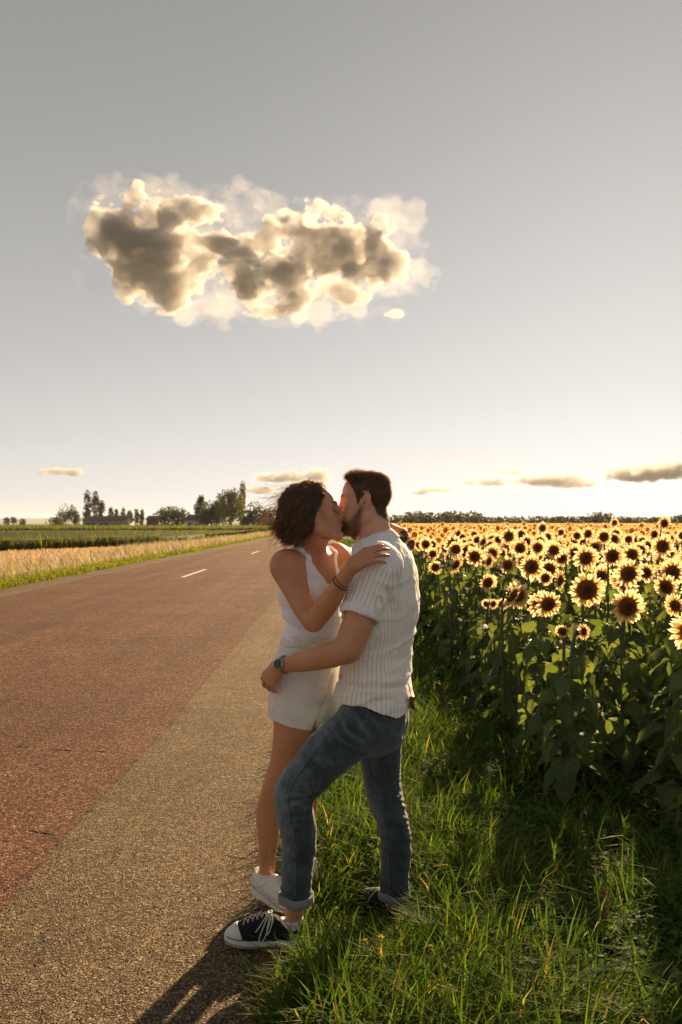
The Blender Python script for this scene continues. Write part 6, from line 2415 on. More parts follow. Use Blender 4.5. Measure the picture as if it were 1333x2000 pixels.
def sunleaf_mat():
    """Heart-shaped leaf; Col.r runs across (-1..1 stored 0..1), Col.g along the midrib, Col.b is a tint."""
    m, nt, b = mat_new('sunflower_leaf')
    a = attr(nt, 'Col')
    s = nt.nodes.new('ShaderNodeSeparateColor')
    nt.links.new(a.outputs['Color'], s.inputs[0])
    acr = mathn(nt, 'ABSOLUTE', mathn(nt, 'SUBTRACT', s.outputs[0], 0.5))
    ph = mathn(nt, 'SUBTRACT', mathn(nt, 'MULTIPLY', s.outputs[1], 6.5), mathn(nt, 'MULTIPLY', acr, 5.0))
    fr = mathn(nt, 'FRACT', ph)
    side = mathn(nt, 'ABSOLUTE', mathn(nt, 'SUBTRACT', fr, 0.5))
    vein = ramp(nt, side, [(0.0, (1, 1, 1)), (0.10, (0, 0, 0))]).outputs[0]
    mid = ramp(nt, acr, [(0.0, (1, 1, 1)), (0.045, (0, 0, 0))]).outputs[0]
    vv = mathn(nt, 'MAXIMUM', vein, mid)
    oi = nt.nodes.new('ShaderNodeObjectInfo')
    n = noise(nt, 22, 4, 0.6, objco(nt))
    base = ramp(nt, mathn(nt, 'ADD', mathn(nt, 'MULTIPLY', n.outputs[0], 0.5), mathn(nt, 'MULTIPLY', oi.outputs['Random'], 0.5)),
                [(0.15, (0.062, 0.098, 0.040)), (0.5, (0.105, 0.148, 0.062)), (0.85, (0.165, 0.205, 0.088))]).outputs[0]
    c = mixc(nt, mathn(nt, 'MULTIPLY', vv, 0.55), base, (0.20, 0.24, 0.12))
    nt.links.new(c, b.inputs['Base Color'])
    b.inputs['Roughness'].default_value = 0.5
    b.inputs['Specular IOR Level'].default_value = 0.02
    hgt = mathn(nt, 'ADD', mathn(nt, 'MULTIPLY', side, 1.6), mathn(nt, 'MULTIPLY', n.outputs[0], 0.35))
    bump(nt, b, hgt, 0.55, 0.012)
    t = nt.nodes.new('ShaderNodeBsdfTranslucent')
    nt.links.new(mixc(nt, 1.0, c, (1.8, 1.7, 0.6), 'MULTIPLY'), t.inputs['Color'])
    mx = nt.nodes.new('ShaderNodeMixShader')
    mx.inputs[0].default_value = 0.38
    nt.links.new(b.outputs[0], mx.inputs[1])
    nt.links.new(t.outputs[0], mx.inputs[2])
    nt.links.new(mx.outputs[0], nt.nodes['Material Output'].inputs['Surface'])
    return m


M_PETAL, M_DISC, M_SLEAF = petal_mat(), disc_mat(), sunleaf_mat()
M_STEM = simple('sunflower_stem', (0.075, 0.105, 0.035), 0.6, 0, 0.25, 30)
M_BRACT = leafy('green_bracts', [(0.2, (0.05, 0.08, 0.02)), (0.8, (0.10, 0.13, 0.04))], 0.5, 0.35, (1.7, 1.5, 0.6), 30.0)
P_IN, P_OUT = np.array([0.66, 0.33, 0.055]), np.array([0.88, 0.67, 0.37])


def petal_ring(rng, R, n, ln, wd, lift, droop, seg=3):
    """Rays round a disc of radius R in the local XY plane, +Z is the face."""
    a = Acc()
    for ring in range(2):
        for i in range(n):
            an = (i + 0.5 * ring) * 2 * math.pi / n + rng.normal(0, 0.07)
            L_ = ln * rng.uniform(0.72, 1.12) * (1.0 if ring == 0 else 0.92)
            w = wd * rng.uniform(0.75, 1.2)
            d = np.array([math.cos(an), math.sin(an), 0])
            s = np.array([-d[1], d[0], 0])
            tw = rng.normal(0, 0.35)
            dr = droop * rng.uniform(0.2, 1.6) + rng.normal(0, 0.12)
            lf = lift * rng.uniform(0.3, 1.6) - 0.004 * ring
            side = rng.normal(0, 0.16)
            V, C = [], []
            T = [0, 0.38, 0.75, 1.0]
            W = [0.45, 1.0, 0.78, 0.0]
            for t, ww in zip(T, W):
                c = d * (R * 0.93 + L_ * t) + s * side * L_ * t * t + np.array([0, 0, lf * math.sin(t * 2.4) * 1.0 - dr * L_ * t * t])
                sv = (s * math.cos(tw * t) + np.array([0, 0, 1]) * math.sin(tw * t)) * w * ww * 0.5
                cc = lerp(P_IN, P_OUT, min(1, t * 2.2)) * rng.uniform(0.9, 1.08)
                if t < 1:
                    V += [c - sv, c + sv]
                    C += [cc, cc]
                else:
                    V += [c]
                    C += [cc]
            a.add(V, [[0, 1, 3, 2], [2, 3, 5, 4]], [[4, 5, 6]], np.clip(np.array(C), 0, 1))
    return a


def disc_mesh(rng, R, dark):
    rings, n = 7, 26
    V, C = [[0, 0, 0.012]], [np.array(dark)]
    for i in range(1, rings + 1):
        f = i / rings
        for j in range(n):
            an = j * 2 * math.pi / n
            z = 0.012 + 0.010 * math.sin(f * math.pi) - 0.020 * f ** 3 + rng.normal(0, 0.0012)
            r = R * f * (1 + rng.normal(0, 0.012))
            V.append([math.cos(an) * r, math.sin(an) * r, z])
            core = np.array(dark)
            ringc = np.array([0.20, 0.075, 0.020])
            rim = np.array([0.36, 0.155, 0.035])
            c = lerp(core, ringc, float(sstep(0.25, 0.55, np.array(f)))) if f < 0.75 else lerp(ringc, rim, float(sstep(0.75, 1.0, np.array(f))))
            C.append(c * rng.uniform(0.85, 1.15))
    t = [[0, 1 + j, 1 + (j + 1) % n] for j in range(n)]
    q = [[1 + (i - 1) * n + j, 1 + i * n + j, 1 + i * n + (j + 1) % n, 1 + (i - 1) * n + (j + 1) % n] for i in range(1, rings) for j in range(n)]
    a = Acc()
    a.add(V, q, t, np.array(C))
    return a


def bract_mesh(rng, R):
    a = Acc()
    n = 14
    for i in range(n):
        an = i * 2 * math.pi / n + rng.normal(0, 0.1)
        d = np.array([math.cos(an), math.sin(an), 0])
        s = np.array([-d[1], d[0], 0])
        L_ = rng.uniform(0.030, 0.052)
        p0, p1, p2 = d * R * 0.6 + [0, 0, -0.022], d * R * 0.98 + [0, 0, -0.012], d * (R + L_) + [0, 0, rng.uniform(-0.03, 0.006)]
        a.add([p0 - s * 0.012, p0 + s * 0.012, p1 - s * 0.011, p1 + s * 0.011, p2], [[0, 1, 3, 2]], [[2, 3, 4]])
    # back of the head
    nn = 16
    V = [[0, 0, -0.045]]
    for r, z in ((0.35, -0.042), (0.75, -0.026), (1.0, -0.004)):
        V += [[math.cos(j * 2 * math.pi / nn) * R * r, math.sin(j * 2 * math.pi / nn) * R * r, z] for j in range(nn)]
    t = [[0, 1 + (j + 1) % nn, 1 + j] for j in range(nn)]
    q = [[1 + i * nn + j, 1 + i * nn + (j + 1) % nn, 1 + (i + 1) * nn + (j + 1) % nn, 1 + (i + 1) * nn + j] for i in range(2) for j in range(nn)]
    a.add(V, q, t)
    return a


def leaf_geo(rng, L_, W_, droop, fold, wave):
    """Heart-shaped blade from the origin along +X with its petiole join at 0; 6 x 5 grid."""
    ts = [0.0, 0.10, 0.28, 0.50, 0.74, 1.0]
    hw = [0.16, 0.86, 1.0, 0.80, 0.44, 0.02]
    back = [-0.02, -0.10, -0.02, 0, 0, 0]
    V, C = [], []
    for t, h, bk in zip(ts, hw, back):
        for s in (-1, -0.5, 0, 0.5, 1):
            x = L_ * t + L_ * bk * abs(s) ** 1.5
            y = W_ * 0.5 * h * s * (1 + rng.normal(0, 0.04))
            z = abs(y) * fold - droop * L_ * t * t + wave * (rng.normal(0, 1) * 0.010 + 0.010 * math.sin(t * 9 + s * 4)) * (abs(s) * 0.9 + 0.1)
            V.append([x, y, z])
            C.append([0.5 + 0.5 * s, t, 0.5])
    q = [[i * 5 + j, i * 5 + j + 1, (i + 1) * 5 + j + 1, (i + 1) * 5 + j] for i in range(5) for j in range(4)]
    return np.array(V), np.array(q), np.array(C)


def leaf_full(rng, pet, L_, W_, droop, fold, wave, pitch):
    """Leaf with petiole: rises out from the stem at the origin along +X, blade hangs from its end."""
    a = Acc()
    up = 0.28
    e = np.array([pet * 0.85, 0, pet * up])
    pts = np.array([[0, 0, 0], e * 0.5 + [0, 0, 0.015], e])
    a.tube(pts, [0.0042, 0.0036, 0.0030], 4, False, (0.5, 0.5, 0.5))
    V, q, C = leaf_geo(rng, L_, W_, droop, fold, wave)
    ca, sa = math.cos(pitch), math.sin(pitch)
    V = np.stack([V[:, 0] * ca - V[:, 2] * sa, V[:, 1], V[:, 0] * sa + V[:, 2] * ca], 1) + e
    a.add(V, q, None, C)
    return a


rs = np.random.default_rng(5)
HEADS = []
for k in range(7):
    R = [0.072, 0.066, 0.060, 0.068, 0.056, 0.070, 0.062][k]
    dark = [(0.085, 0.042, 0.018), (0.085, 0.062, 0.024), (0.070, 0.034, 0.015)][k % 3]
    HEADS.append((disc_mesh(rs, R, dark).mesh('disc'), petal_ring(rs, R, 18, [0.066, 0.070, 0.062][k % 3], 0.024, 0.012, 0.10 + 0.10 * (k % 3)).mesh('petals'), bract_mesh(rs, R).mesh('bracts'), R))
    for me_, mt in zip(HEADS[-1][:3], (M_DISC, M_PETAL, M_BRACT)):
        me_.materials.append(mt)
LEAVES = []
for k in range(10):
    L_ = rs.uniform(0.14, 0.21)
    me_ = leaf_full(rs, rs.uniform(0.09, 0.16), L_, L_ * rs.uniform(0.78, 0.95), rs.uniform(0.35, 0.8), rs.uniform(-0.1, 0.45), rs.uniform(0.6, 1.5), -rs.uniform(0.0, 0.8)).mesh('leaf')
    me_.materials.append(M_SLEAF)
    LEAVES.append(me_)


def stem_mesh(rng, h, lean):
    """Stem from the ground to the nape of the head, bent over at the top; returns mesh and end point."""
    a = Acc()
    top = np.array([lean[0], lean[1], h])
    pts = catmull([np.zeros(3) - [0, 0, 0.05], [rng.normal(0, 0.01), rng.normal(0, 0.01), h * 0.4], [lean[0] * 0.25, lean[1] * 0.25, h * 0.85], [lean[0] * 0.55, lean[1] * 0.55, h * 0.985], top], 11)
    a.tube(pts, np.linspace(0.0135, 0.0085, 11), 7)
    return a, pts


def foliage_mesh(rng, h, nleaf):
    """All the leaves of one plant joined, for plants too far off to tell leaves apart."""
    a = Acc()
    for i in range(nleaf):
        f = rng.uniform(0.15, 0.80)
        an = i * 2.4 + rng.normal(0, 0.4)
        L_ = rng.uniform(0.16, 0.26) * (1.1 - 0.35 * f)
        b_ = leaf_full(rng, rng.uniform(0.07, 0.14), L_, L_ * 0.88, rng.uniform(0.35, 0.8), rng.uniform(0, 0.4), 1.0, -rng.uniform(0.0, 0.8))
        ca, sa = math.cos(an), math.sin(an)
        V = np.concatenate(b_.v)
        V = np.stack([V[:, 0] * ca - V[:, 1] * sa, V[:, 0] * sa + V[:, 1] * ca, V[:, 2] + f * h], 1)
        b_.v = [V]
        a.add(V, np.concatenate(b_.q), None, np.concatenate(b_.c))
    return a


FOL = []
for k in range(6):
    me_ = foliage_mesh(rs, 1.15, 18).mesh('foliage')
    me_.materials.append(M_SLEAF)
    FOL.append(me_)
STEMS = {}


def sunflower(x, y, zh, face, D, label, group, hv, leaves, rng, nleaf=13, ftop=0.62):
    """x, y, zh: centre of the head; face: direction the head looks; D: head diameter in metres."""
    f = nrm(face)
    gx, gy = x - f[0] * 0.09, y - f[1] * 0.09
    g0 = float(gz(gx, gy))
    root = empty('sunflower', (gx, gy, g0))
    tag(root, label, 'sunflower', group)
    h = zh - g0
    disc_me, pet_me, br_me, R = HEADS[hv]
    sc = D / (2 * (R + 0.055))
    end = np.array([x - gx, y - gy, h]) - f * 0.040 * sc
    key = (round(end[0], 2), round(end[1], 2), round(h, 2))
    a = Acc()
    pts = catmull([[0, 0, -0.05], [rng.normal(0, 0.012), rng.normal(0, 0.012), h * 0.42], [-f[0] * 0.02, -f[1] * 0.02, h * 0.86], [end[0] - f[0] * 0.035, end[1] - f[1] * 0.035, max(end[2] + 0.012, h * 0.95)], end], 10)
    a.tube(pts, np.linspace(0.0135, 0.0085, 10), 6)
    link('stem', a.mesh('stem'), M_STEM, root)
    q = Vector(f).to_track_quat('Z', 'Y')
    spin = Quaternion((0, 0, 1), rng.uniform(0, 6.28))
    head_o = link('head', br_me, None, root, (x - gx, y - gy, h), (q @ spin).to_euler(), sc)
    link('disc', disc_me, None, head_o)
    tag(link('petals', pet_me, None, head_o), kind='stuff')
    if leaves:
        for i in range(nleaf):
            fz = 0.04 + ftop * (i + rng.uniform(-0.3, 0.3)) / nleaf
            an = i * 2.4 + rng.normal(0, 0.35) + gx * 7
            zt = fz * h
            c = np.array([np.interp(zt, pts[:8, 2], pts[:8, 0]), np.interp(zt, pts[:8, 2], pts[:8, 1]), zt])
            s = rng.uniform(0.85, 1.2) * (1.12 - 0.35 * fz)
            link('leaf', LEAVES[rng.integers(len(LEAVES))], None, root, c, (rng.normal(0, 0.15), rng.normal(0, 0.18), an), s)
    else:
        o = link('foliage', FOL[rng.integers(len(FOL))], None, root, (0, 0, 0), (0, 0, rng.uniform(0, 6.28)), (rng.uniform(0.9, 1.1),) * 2 + (h / 1.25,))
        tag(o, kind='stuff')
    return root


# plants one can single out: (u, v, diameter px, diameter m, facing offset, label)
NEAR = [
    (1147, 1152, 74, 0.270, (0.02, -1, -0.18), 'largest sunflower, low in the front row, disc facing straight out'),
    (1228, 1121, 58, 0.225, (0.05, -1, -0.10), 'large sunflower just right of and behind the largest one'),
    (1301, 1146, 54, 0.220, (-0.75, -0.8, -0.30), 'drooping sunflower near the right edge, turned left with folded petals'),
    (1039, 1107, 51, 0.230, (0.10, -1, -0.12), 'wide sunflower in the front row left of the small low one'),
    (1145, 1090, 50, 0.235, (-0.05, -1, -0.08), 'sunflower directly above the largest one'),
    (1197, 1086, 48, 0.235, (0.15, -1, -0.22), 'broad dark-faced sunflower right above the largest one'),
    (1295, 1067, 47, 0.230, (0.0, -1, -0.05), 'tall bright sunflower near the right edge'),
    (1066, 1129, 31, 0.145, (0.0, -1, -0.05), 'small sunflower on a bare stem left of the largest one'),
    (1095, 1134, 42, 0.215, (0.85, -0.7, -0.15), 'side-turned sunflower touching the left of the largest one'),
    (992, 1104, 36, 0.220, (0.05, -1, -0.12), 'front-row sunflower left of the wide one'),
    (954, 1138, 38, 0.215, (0.30, -1, -0.25), 'lowest sunflower of the front row, nodding over bare leaves'),
    (1176, 1125, 42, 0.225, (-0.2, -1, -0.1), 'half-hidden sunflower peeping out behind the largest one'),
    (919, 1071, 32, 0.220, (0.0, -1, -0.10), 'round sunflower standing clear on the left of the field'),
    (979, 1082, 32, 0.220, (0.0, -1, -0.15), 'sunflower above the nodding low one'),
    (880, 1088, 29, 0.220, (0.25, -1, -0.15), 'left-side sunflower with a small one at its shoulder'),
    (896, 1084, 17, 0.130, (-0.1, -1, -0.10), 'small sunflower at the shoulder of a larger one'),
    (846, 1082, 27, 0.215, (0.0, -1, -0.10), 'lower of the two leftmost sunflowers beside the shirt'),
    (832, 1063, 28, 0.220, (-0.1, -1, -0.08), 'upper of the two leftmost sunflowers beside the shirt'),
    (956, 1096, 32, 0.200, (0.75, -0.8, -0.30), 'dark side-turned sunflower in the middle left of the field'),
    (1033, 1080, 32, 0.225, (0.05, -1, -0.10), 'sunflower just above the wide front-row one'),
    (1029, 1059, 30, 0.225, (0.0, -1, -0.06), 'upper sunflower in the pair above the wide one'),
    (1056, 1065, 30, 0.225, (0.0, -1, -0.10), 'sunflower right of the pair in mid field'),
    (1095, 1082, 27, 0.205, (0.05, -1, -0.10), 'mid-field sunflower left of the one above the largest'),
    (1124, 1080, 38, 0.225, (-0.3, -1, -0.10), 'sunflower half behind the one above the largest'),
    (1251, 1075, 36, 0.220, (0.05, -1, -0.15), 'dark-centred sunflower left of the tall bright one'),
    (1319, 1183, 46, 0.155, (-0.85, -0.75, -0.10), 'pale ragged sunflower cut by the right edge'),
    (1201, 1021, 19, 0.190, (0.0, -1, 0.0), 'tallest sunflower, its head above the horizon'),
    (1162, 1069, 34, 0.220, (0.1, -1, -0.1), 'sunflower between the upper mid-field heads'),
]
rng = np.random.default_rng(77)
taken = []
for i, (u, v, d, D, face, lab) in enumerate(NEAR):
    Y = D * FPX / d
    p = P(u, v, Y)
    sunflower(p[0], p[1], p[2], face, D, lab, 'sunflowers one can single out', i % 7, True, rng, 26, 0.82)
    taken.append((p[0], p[1]))
taken = np.array(taken)
# the rest of the rows
cand = []
for r, X in enumerate(np.arange(1.52, 75, 0.62)):
    y = max(5.9 if X < 1.7 else 4.8, (X - 1.2) / 0.40)
    while y < 62:
        cand.append((X + rng.normal(0, 0.09), y + rng.normal(0, 0.05)))
        y += 0.30 * rng.uniform(0.8, 1.3)
cand = np.array(cand)
u = cand[:, 0] / cand[:, 1] * FPX + 666.5
cand = cand[(u > 770) & (u < 1480)]
dmin = np.sqrt(((cand[:, None] - taken[None]) ** 2).sum(-1)).min(1)
cand = cand[dmin > 0.27]
# none may stand between the camera and the heads placed above, unless low
cand = cand[np.argsort(cand[:, 1])]
uu = cand[:, 0] / cand[:, 1] * FPX + 666.5
nind = 262
GRP = 'sunflowers in the crowded rows'
rest = cand[nind:]
for i, (x, y) in enumerate(cand[:nind]):
    zc = rng.normal(1.22, 0.10)
    short = False
    if y < 11:
        zc = rng.normal(1.15, 0.08)
        ub, vb = x / y * FPX + 666.5, HORIZ + (CAM_H - zc) / y * FPX
        for (u_, v_, d_, D_, f_, l_) in NEAR:
            Yn = D_ * FPX / d_
            # a nearer plant whose head would cover one of the placed heads stays low
            if y < Yn + 0.3 and abs(ub - u_) < 20 + d_ * 0.5 and vb < v_ + d_ * 1.1:
                short = True
                zc = min(zc, CAM_H - (v_ + d_ * 1.1 - HORIZ) / FPX * y)
        zc = max(zc, 0.50)
    face = nrm([rng.normal(-0.05, 0.35), -1, rng.normal(-0.12, 0.12)])
    if rng.random() < 0.16:
        face = nrm([rng.choice([-1.2, 1.2]) * rng.uniform(0.5, 1.2), -0.8, rng.normal(-0.45, 0.2)])
    small = short and zc < 0.95
    sunflower(x, y, zc, face, rng.uniform(0.19, 0.25) if not small else rng.uniform(0.09, 0.13), 'sunflower among many alike in the crowded rows of the field' if not small else 'leafy short sunflower with small head low in the front rows', GRP if not small else 'short leafy sunflowers in front', int(rng.integers(7)), y < 13.0, rng, 26 if y < 9 else 17, 0.83)

# everything farther back, one mass
n = len(rest)
more = []
for (y0, y1, dens) in ((62, 110, 2.2), (110, 200, 1.0), (200, 455, 0.42)):
    area = 0.5 * (0.40 * (y0 + y1)) * (y1 - y0)
    k = int(area * dens)
    yy = np.sqrt(rng.uniform(y0 ** 2, y1 ** 2, k))
    xx = 1.3 + rng.random(k) * (0.40 * yy - 1.3)
    more.append(np.stack([xx, yy], 1))
far = np.concatenate([rest] + more)
n = len(far)
x, y = far[:, 0], far[:, 1]
z = rng.normal(1.24, 0.10, n)
fx, fz = rng.normal(-0.03, 0.38, n), rng.normal(-0.12, 0.16, n)
D = rng.uniform(0.19, 0.25, n) * np.where(y > 110, 1.5, np.where(y > 62, 1.2, 1.0))
F_ = np.stack([fx, -np.ones(n), fz], 1)
F_ /= np.linalg.norm(F_, axis=1, keepdims=True)
A_ = np.cross(F_, [0, 0, 1.0])
A_ /= np.linalg.norm(A_, axis=1, keepdims=True)
B_ = np.cross(A_, F_)
cen_ = np.stack([x, y, z], 1)
a = Acc()
near_m = y < 62
for mask, npet, ndisc in ((near_m, 11, 7), (~near_m, 6, 4)):
    idx = np.where(mask)[0]
    m_ = len(idx)
    rr = D[idx] * 0.5
    ph = rng.uniform(0, 6.28, m_)
    # petals: one triangle pair fan
    an = ph[:, None] + np.arange(npet)[None] * 2 * math.pi / npet + rng.normal(0, 0.06, (m_, npet))
    hw_ = math.pi / npet * 0.95

    def ringpt(a_, r_, dz):
        return cen_[idx][:, None] + (np.cos(a_) * r_)[..., None] * A_[idx][:, None] + (np.sin(a_) * r_)[..., None] * B_[idx][:, None] + dz * F_[idx][:, None]
    rin, rout = rr[:, None] * 0.50 + 0 * an, rr[:, None] * rng.uniform(0.85, 1.1, an.shape)
    V = np.stack([ringpt(an - hw_, rin, 0.0), ringpt(an + hw_, rin, 0.0), ringpt(an, rout, 0.004)], 2).reshape(-1, 3)
    T = np.arange(m_ * npet * 3).reshape(-1, 3)
    C = np.tile(np.array([P_IN * 1.1, P_IN * 1.1, P_OUT]), (m_ * npet, 1)) * np.repeat(rng.uniform(0.68, 0.92, m_ * npet), 3)[:, None]
    a.add(V, None, T, np.clip(C, 0, 1))
    an = np.arange(ndisc)[None] * 2 * math.pi / ndisc + ph[:, None]
    V = np.concatenate([(cen_[idx] + F_[idx] * 0.014)[:, None], ringpt(an, rr[:, None] * 0.56 + 0 * an, 0.006)], 1)
    T = (np.array([[0, 1 + j, 1 + (j + 1) % ndisc] for j in range(ndisc)])[None] + (ndisc + 1) * np.arange(m_)[:, None, None]).reshape(-1, 3)
    C = np.tile(np.concatenate([[[0.06, 0.03, 0.013]], np.tile([[0.14, 0.05, 0.014]], (ndisc, 1))]), (m_, 1))
    a.add(V.reshape(-1, 3), None, T, C)
root = tag(link('sunflower_field', a.mesh('sunflower_field', False), M_PETAL), 'mass of distant sunflowers stretching back to the woodland', 'sunflower field', None, 'stuff')
# their leaves: quads round each plant, and a rough canopy below
idx = np.where(near_m)[0]
rep = 7
m_ = len(idx) * rep
cx, cy = np.repeat(x[idx], rep) + rng.normal(0, 0.13, m_), np.repeat(y[idx], rep) + rng.normal(0, 0.13, m_)
cz = rng.uniform(0.25, 1.02, m_)
s = rng.uniform(0.07, 0.13, m_)
u_ = rng.normal(0, 1, (m_, 3)) * [1, 1, 0.5]
u_ /= np.linalg.norm(u_, axis=1, keepdims=True)
w_ = np.cross(u_, [0, 0, 1.0]) + rng.normal(0, 0.3, (m_, 3))
w_ /= np.linalg.norm(w_, axis=1, keepdims=True)
c_ = np.stack([cx, cy, cz], 1)
V = np.stack([c_ - u_ * s[:, None], c_ + w_ * s[:, None] * 0.8, c_ + u_ * s[:, None] * 1.2, c_ - w_ * s[:, None] * 0.8], 1).reshape(-1, 3)
a = Acc()
a.add(V, (np.arange(m_)[:, None] * 4 + np.arange(4)), None, np.repeat(pick(rng, [(0.06, 0.09, 0.03), (0.085, 0.12, 0.042), (0.11, 0.145, 0.05)], m_), 4, 0))
gy_ = np.concatenate([np.linspace(17, 62, 60), np.geomspace(64, 460, 40)])
G = []
for yy in gy_:
    xx = np.linspace(2.1, max(0.42 * yy, 4), 60)
    G.append(np.stack([xx, 0 * xx + yy, 0.72 + 0.14 * vnoise(np.stack([xx * 2.5, 0 * xx + yy * 2.5, 0 * xx], 1), 6)], 1))
G = np.array(G)
i = np.arange(59)[None, :] + 60 * np.arange(len(gy_) - 1)[:, None]
a.add(G.reshape(-1, 3), np.stack([i, i + 1, i + 61, i + 60], -1).reshape(-1, 4), None, (0.06, 0.08, 0.028))
tag(link('leaves', a.mesh('leaves', False), M_WOOD, root), kind='stuff')
# ------------------------------------------------------------------ single weeds in the verge
M_DOCK = leafy('dock_leaf', [(0.2, (0.055, 0.085, 0.020)), (0.6, (0.085, 0.12, 0.028)), (0.9, (0.13, 0.15, 0.035))], 0.45, 0.5, (1.8, 1.7, 0.5), 12.0)
M_SEED = simple('rusty_seeds', (0.13, 0.050, 0.022), 0.8, 0, 0.35, 60)
M_WSTEM = simple('weed_stem', (0.09, 0.11, 0.035), 0.6, 0, 0.3, 30)
M_BLOOM = leafy('weed_bloom', [(0.2, (0.36, 0.27, 0.10)), (0.8, (0.52, 0.40, 0.18))], 0.6, 0.4, (1.3, 1.2, 0.8), 40.0)
rng = np.random.default_rng(404)


def ground_at(u, v):
    """Ground point seen at a pixel, following the verge's slope."""
    Y = CAM_H * FPX / (v - HORIZ)
    for _ in range(6):
        x = (u - 666.5) / FPX * Y
        Y = (CAM_H - float(gz(x, Y))) * FPX / (v - HORIZ)
    return np.array([(u - 666.5) / FPX * Y, Y, float(gz((u - 666.5) / FPX * Y, Y))])


def dock(label, u, v, leaves, stalk=0.0):
    p = ground_at(u, v)
    root = empty('dock_plant', p)
    tag(root, label, 'weed', 'broad-leaved weeds in the dark verge')
    for az, ln, pitch in leaves:
        ts = np.linspace(0, 1, 7)
        wd = ln * 0.24
        V = []
        wob = rng.normal(0, 0.08)
        for t in ts:
            h = [0.06, 0.55, 0.95, 1.0, 0.85, 0.5, 0.02][int(round(t * 6))]
            out_ = ln * (t * math.cos(pitch) + 0.10 * t * t)
            up = ln * (t * math.sin(pitch) - 0.38 * t * t * t)
            c = np.array([out_, wob * ln * t * t, up])
            V += [c + [0, -wd * h * 0.5, 0.16 * wd * h], c, c + [0, wd * h * 0.5, 0.16 * wd * h]]
        V = np.array(V)
        ca, sa = math.cos(az), math.sin(az)
        V = np.stack([V[:, 0] * ca - V[:, 1] * sa, V[:, 0] * sa + V[:, 1] * ca, V[:, 2]], 1)
        q = [[i * 3 + j, i * 3 + j + 1, (i + 1) * 3 + j + 1, (i + 1) * 3 + j] for i in range(6) for j in range(2)]
        link('leaf', mesh_from('leaf', V, q), M_DOCK, root)
    if stalk:
        a = Acc()
        a.tube(np.array([[0, 0, 0], [0.01, 0, stalk * 0.5], [0.0, 0.01, stalk]]), [0.004, 0.003, 0.0015], 5)
        st = link('seed_stalk', a.mesh('seed_stalk'), M_SEED, root)
        a = Acc()
        for _ in range(150):
            t = rng.uniform(0.35, 1.0)
            c = np.array([0.006, 0, stalk * t]) + rng.normal(0, 1, 3) * [0.008, 0.008, 0.004]
            s = rng.uniform(0.003, 0.006)
            a.add([c + [s, 0, 0], c + [-s * 0.5, s * 0.8, 0], c + [-s * 0.5, -s * 0.8, 0], c + [0, 0, s * 1.2]], None, [[0, 1, 3], [1, 2, 3], [2, 0, 3], [0, 2, 1]])
        tag(link('seeds', a.mesh('seeds', False), M_SEED, st), kind='stuff')
    return root


dock('dock plant with upright pointed leaves and rusty seed spike', 1180, 1855, [(-0.5, 0.22, 1.15), (2.6, 0.20, 0.75), (1.2, 0.24, 1.3), (3.6, 0.17, 0.6), (-1.6, 0.16, 0.5)], 0.24)
dock('dock plant with one long leaf lying to the left', 1105, 1850, [(3.0, 0.20, 0.45), (0.3, 0.18, 0.9), (4.6, 0.17, 0.7)])
dock('dock plant with drooping leaf nearest the lower right corner', 1245, 1850, [(0.4, 0.22, 0.9), (1.9, 0.18, 1.2), (-1.2, 0.20, 0.7), (3.3, 0.16, 1.0)])
dock('pair of rusty seed spikes rising from the verge beside the jeans', 866, 1430, [(0.5, 0.14, 0.8), (2.5, 0.14, 0.7)], 0.40)
dock('low yellow-leaved weed at the bottom edge of the verge', 915, 1985, [(2.2, 0.12, 0.9), (0.6, 0.11, 0.8), (4.0, 0.10, 0.7)])
dock('small broad-leaved weed at the foot of the front sunflowers', 1010, 1690, [(2.2, 0.13, 0.8), (0.4, 0.12, 0.7), (-1.4, 0.13, 0.6), (3.6, 0.12, 0.9)])


def bloomer(label, u, v, stems):
    p = ground_at(u, v)
    root = empty('flowering_weed', p)
    tag(root, label, 'weed', 'flowering weeds in front of the couple')
    for dx, dy, h in stems:
        a = Acc()
        e = np.array([dx, dy, h])
        a.tube(np.array([[0, 0, 0], e * [0.3, 0.3, 0.55], e]), [0.0028, 0.0022, 0.0016], 5)
        st = link('stem', a.mesh('stem'), M_WSTEM, root)
        a = Acc()
        for _ in range(26):
            d = nrm(rng.normal(0, 1, 3) + [0, 0, 0.6])
            s = nrm(np.cross(d, rng.normal(0, 1, 3)))
            L_ = rng.uniform(0.010, 0.020)
            a.add([e - s * 0.0025, e + s * 0.0025, e + d * L_], None, [[0, 1, 2]])
        tag(link('bloom', a.mesh('bloom', False), M_BLOOM, st), kind='stuff')
        for k in range(3):
            t = rng.uniform(0.2, 0.8)
            c = e * [t * 0.8, t * 0.8, t]
            az = rng.uniform(0, 6.28)
            d, s = np.array([math.cos(az), math.sin(az), 0.4]), np.array([-math.sin(az), math.cos(az), 0])
            L_ = rng.uniform(0.03, 0.055)
            link('leaf', mesh_from('leaf', [c, c + d * L_ * 0.5 - s * L_ * 0.2, c + d * L_ * 0.5 + s * L_ * 0.2, c + d * L_ - [0, 0, 0.3 * L_]], None, [[0, 1, 2], [1, 3, 2]]), M_DOCK, root)
    return root


bloomer('clump of tan hawkweed blooms in front of the far shoe', 715, 1960, [(-0.03, 0.0, 0.17), (0.0, 0.02, 0.20), (0.035, -0.01, 0.18), (0.05, 0.02, 0.21), (-0.01, -0.03, 0.13), (0.02, 0.04, 0.16)])
bloomer('lone orange bloom on a leaning stem right of the clump', 850, 1985, [(0.03, 0.0, 0.13), (0.06, 0.03, 0.17)])
bloomer('low green-budded weed at the bottom edge below the shoes', 680, 1998, [(-0.02, 0, 0.10), (0.03, 0.01, 0.08)])
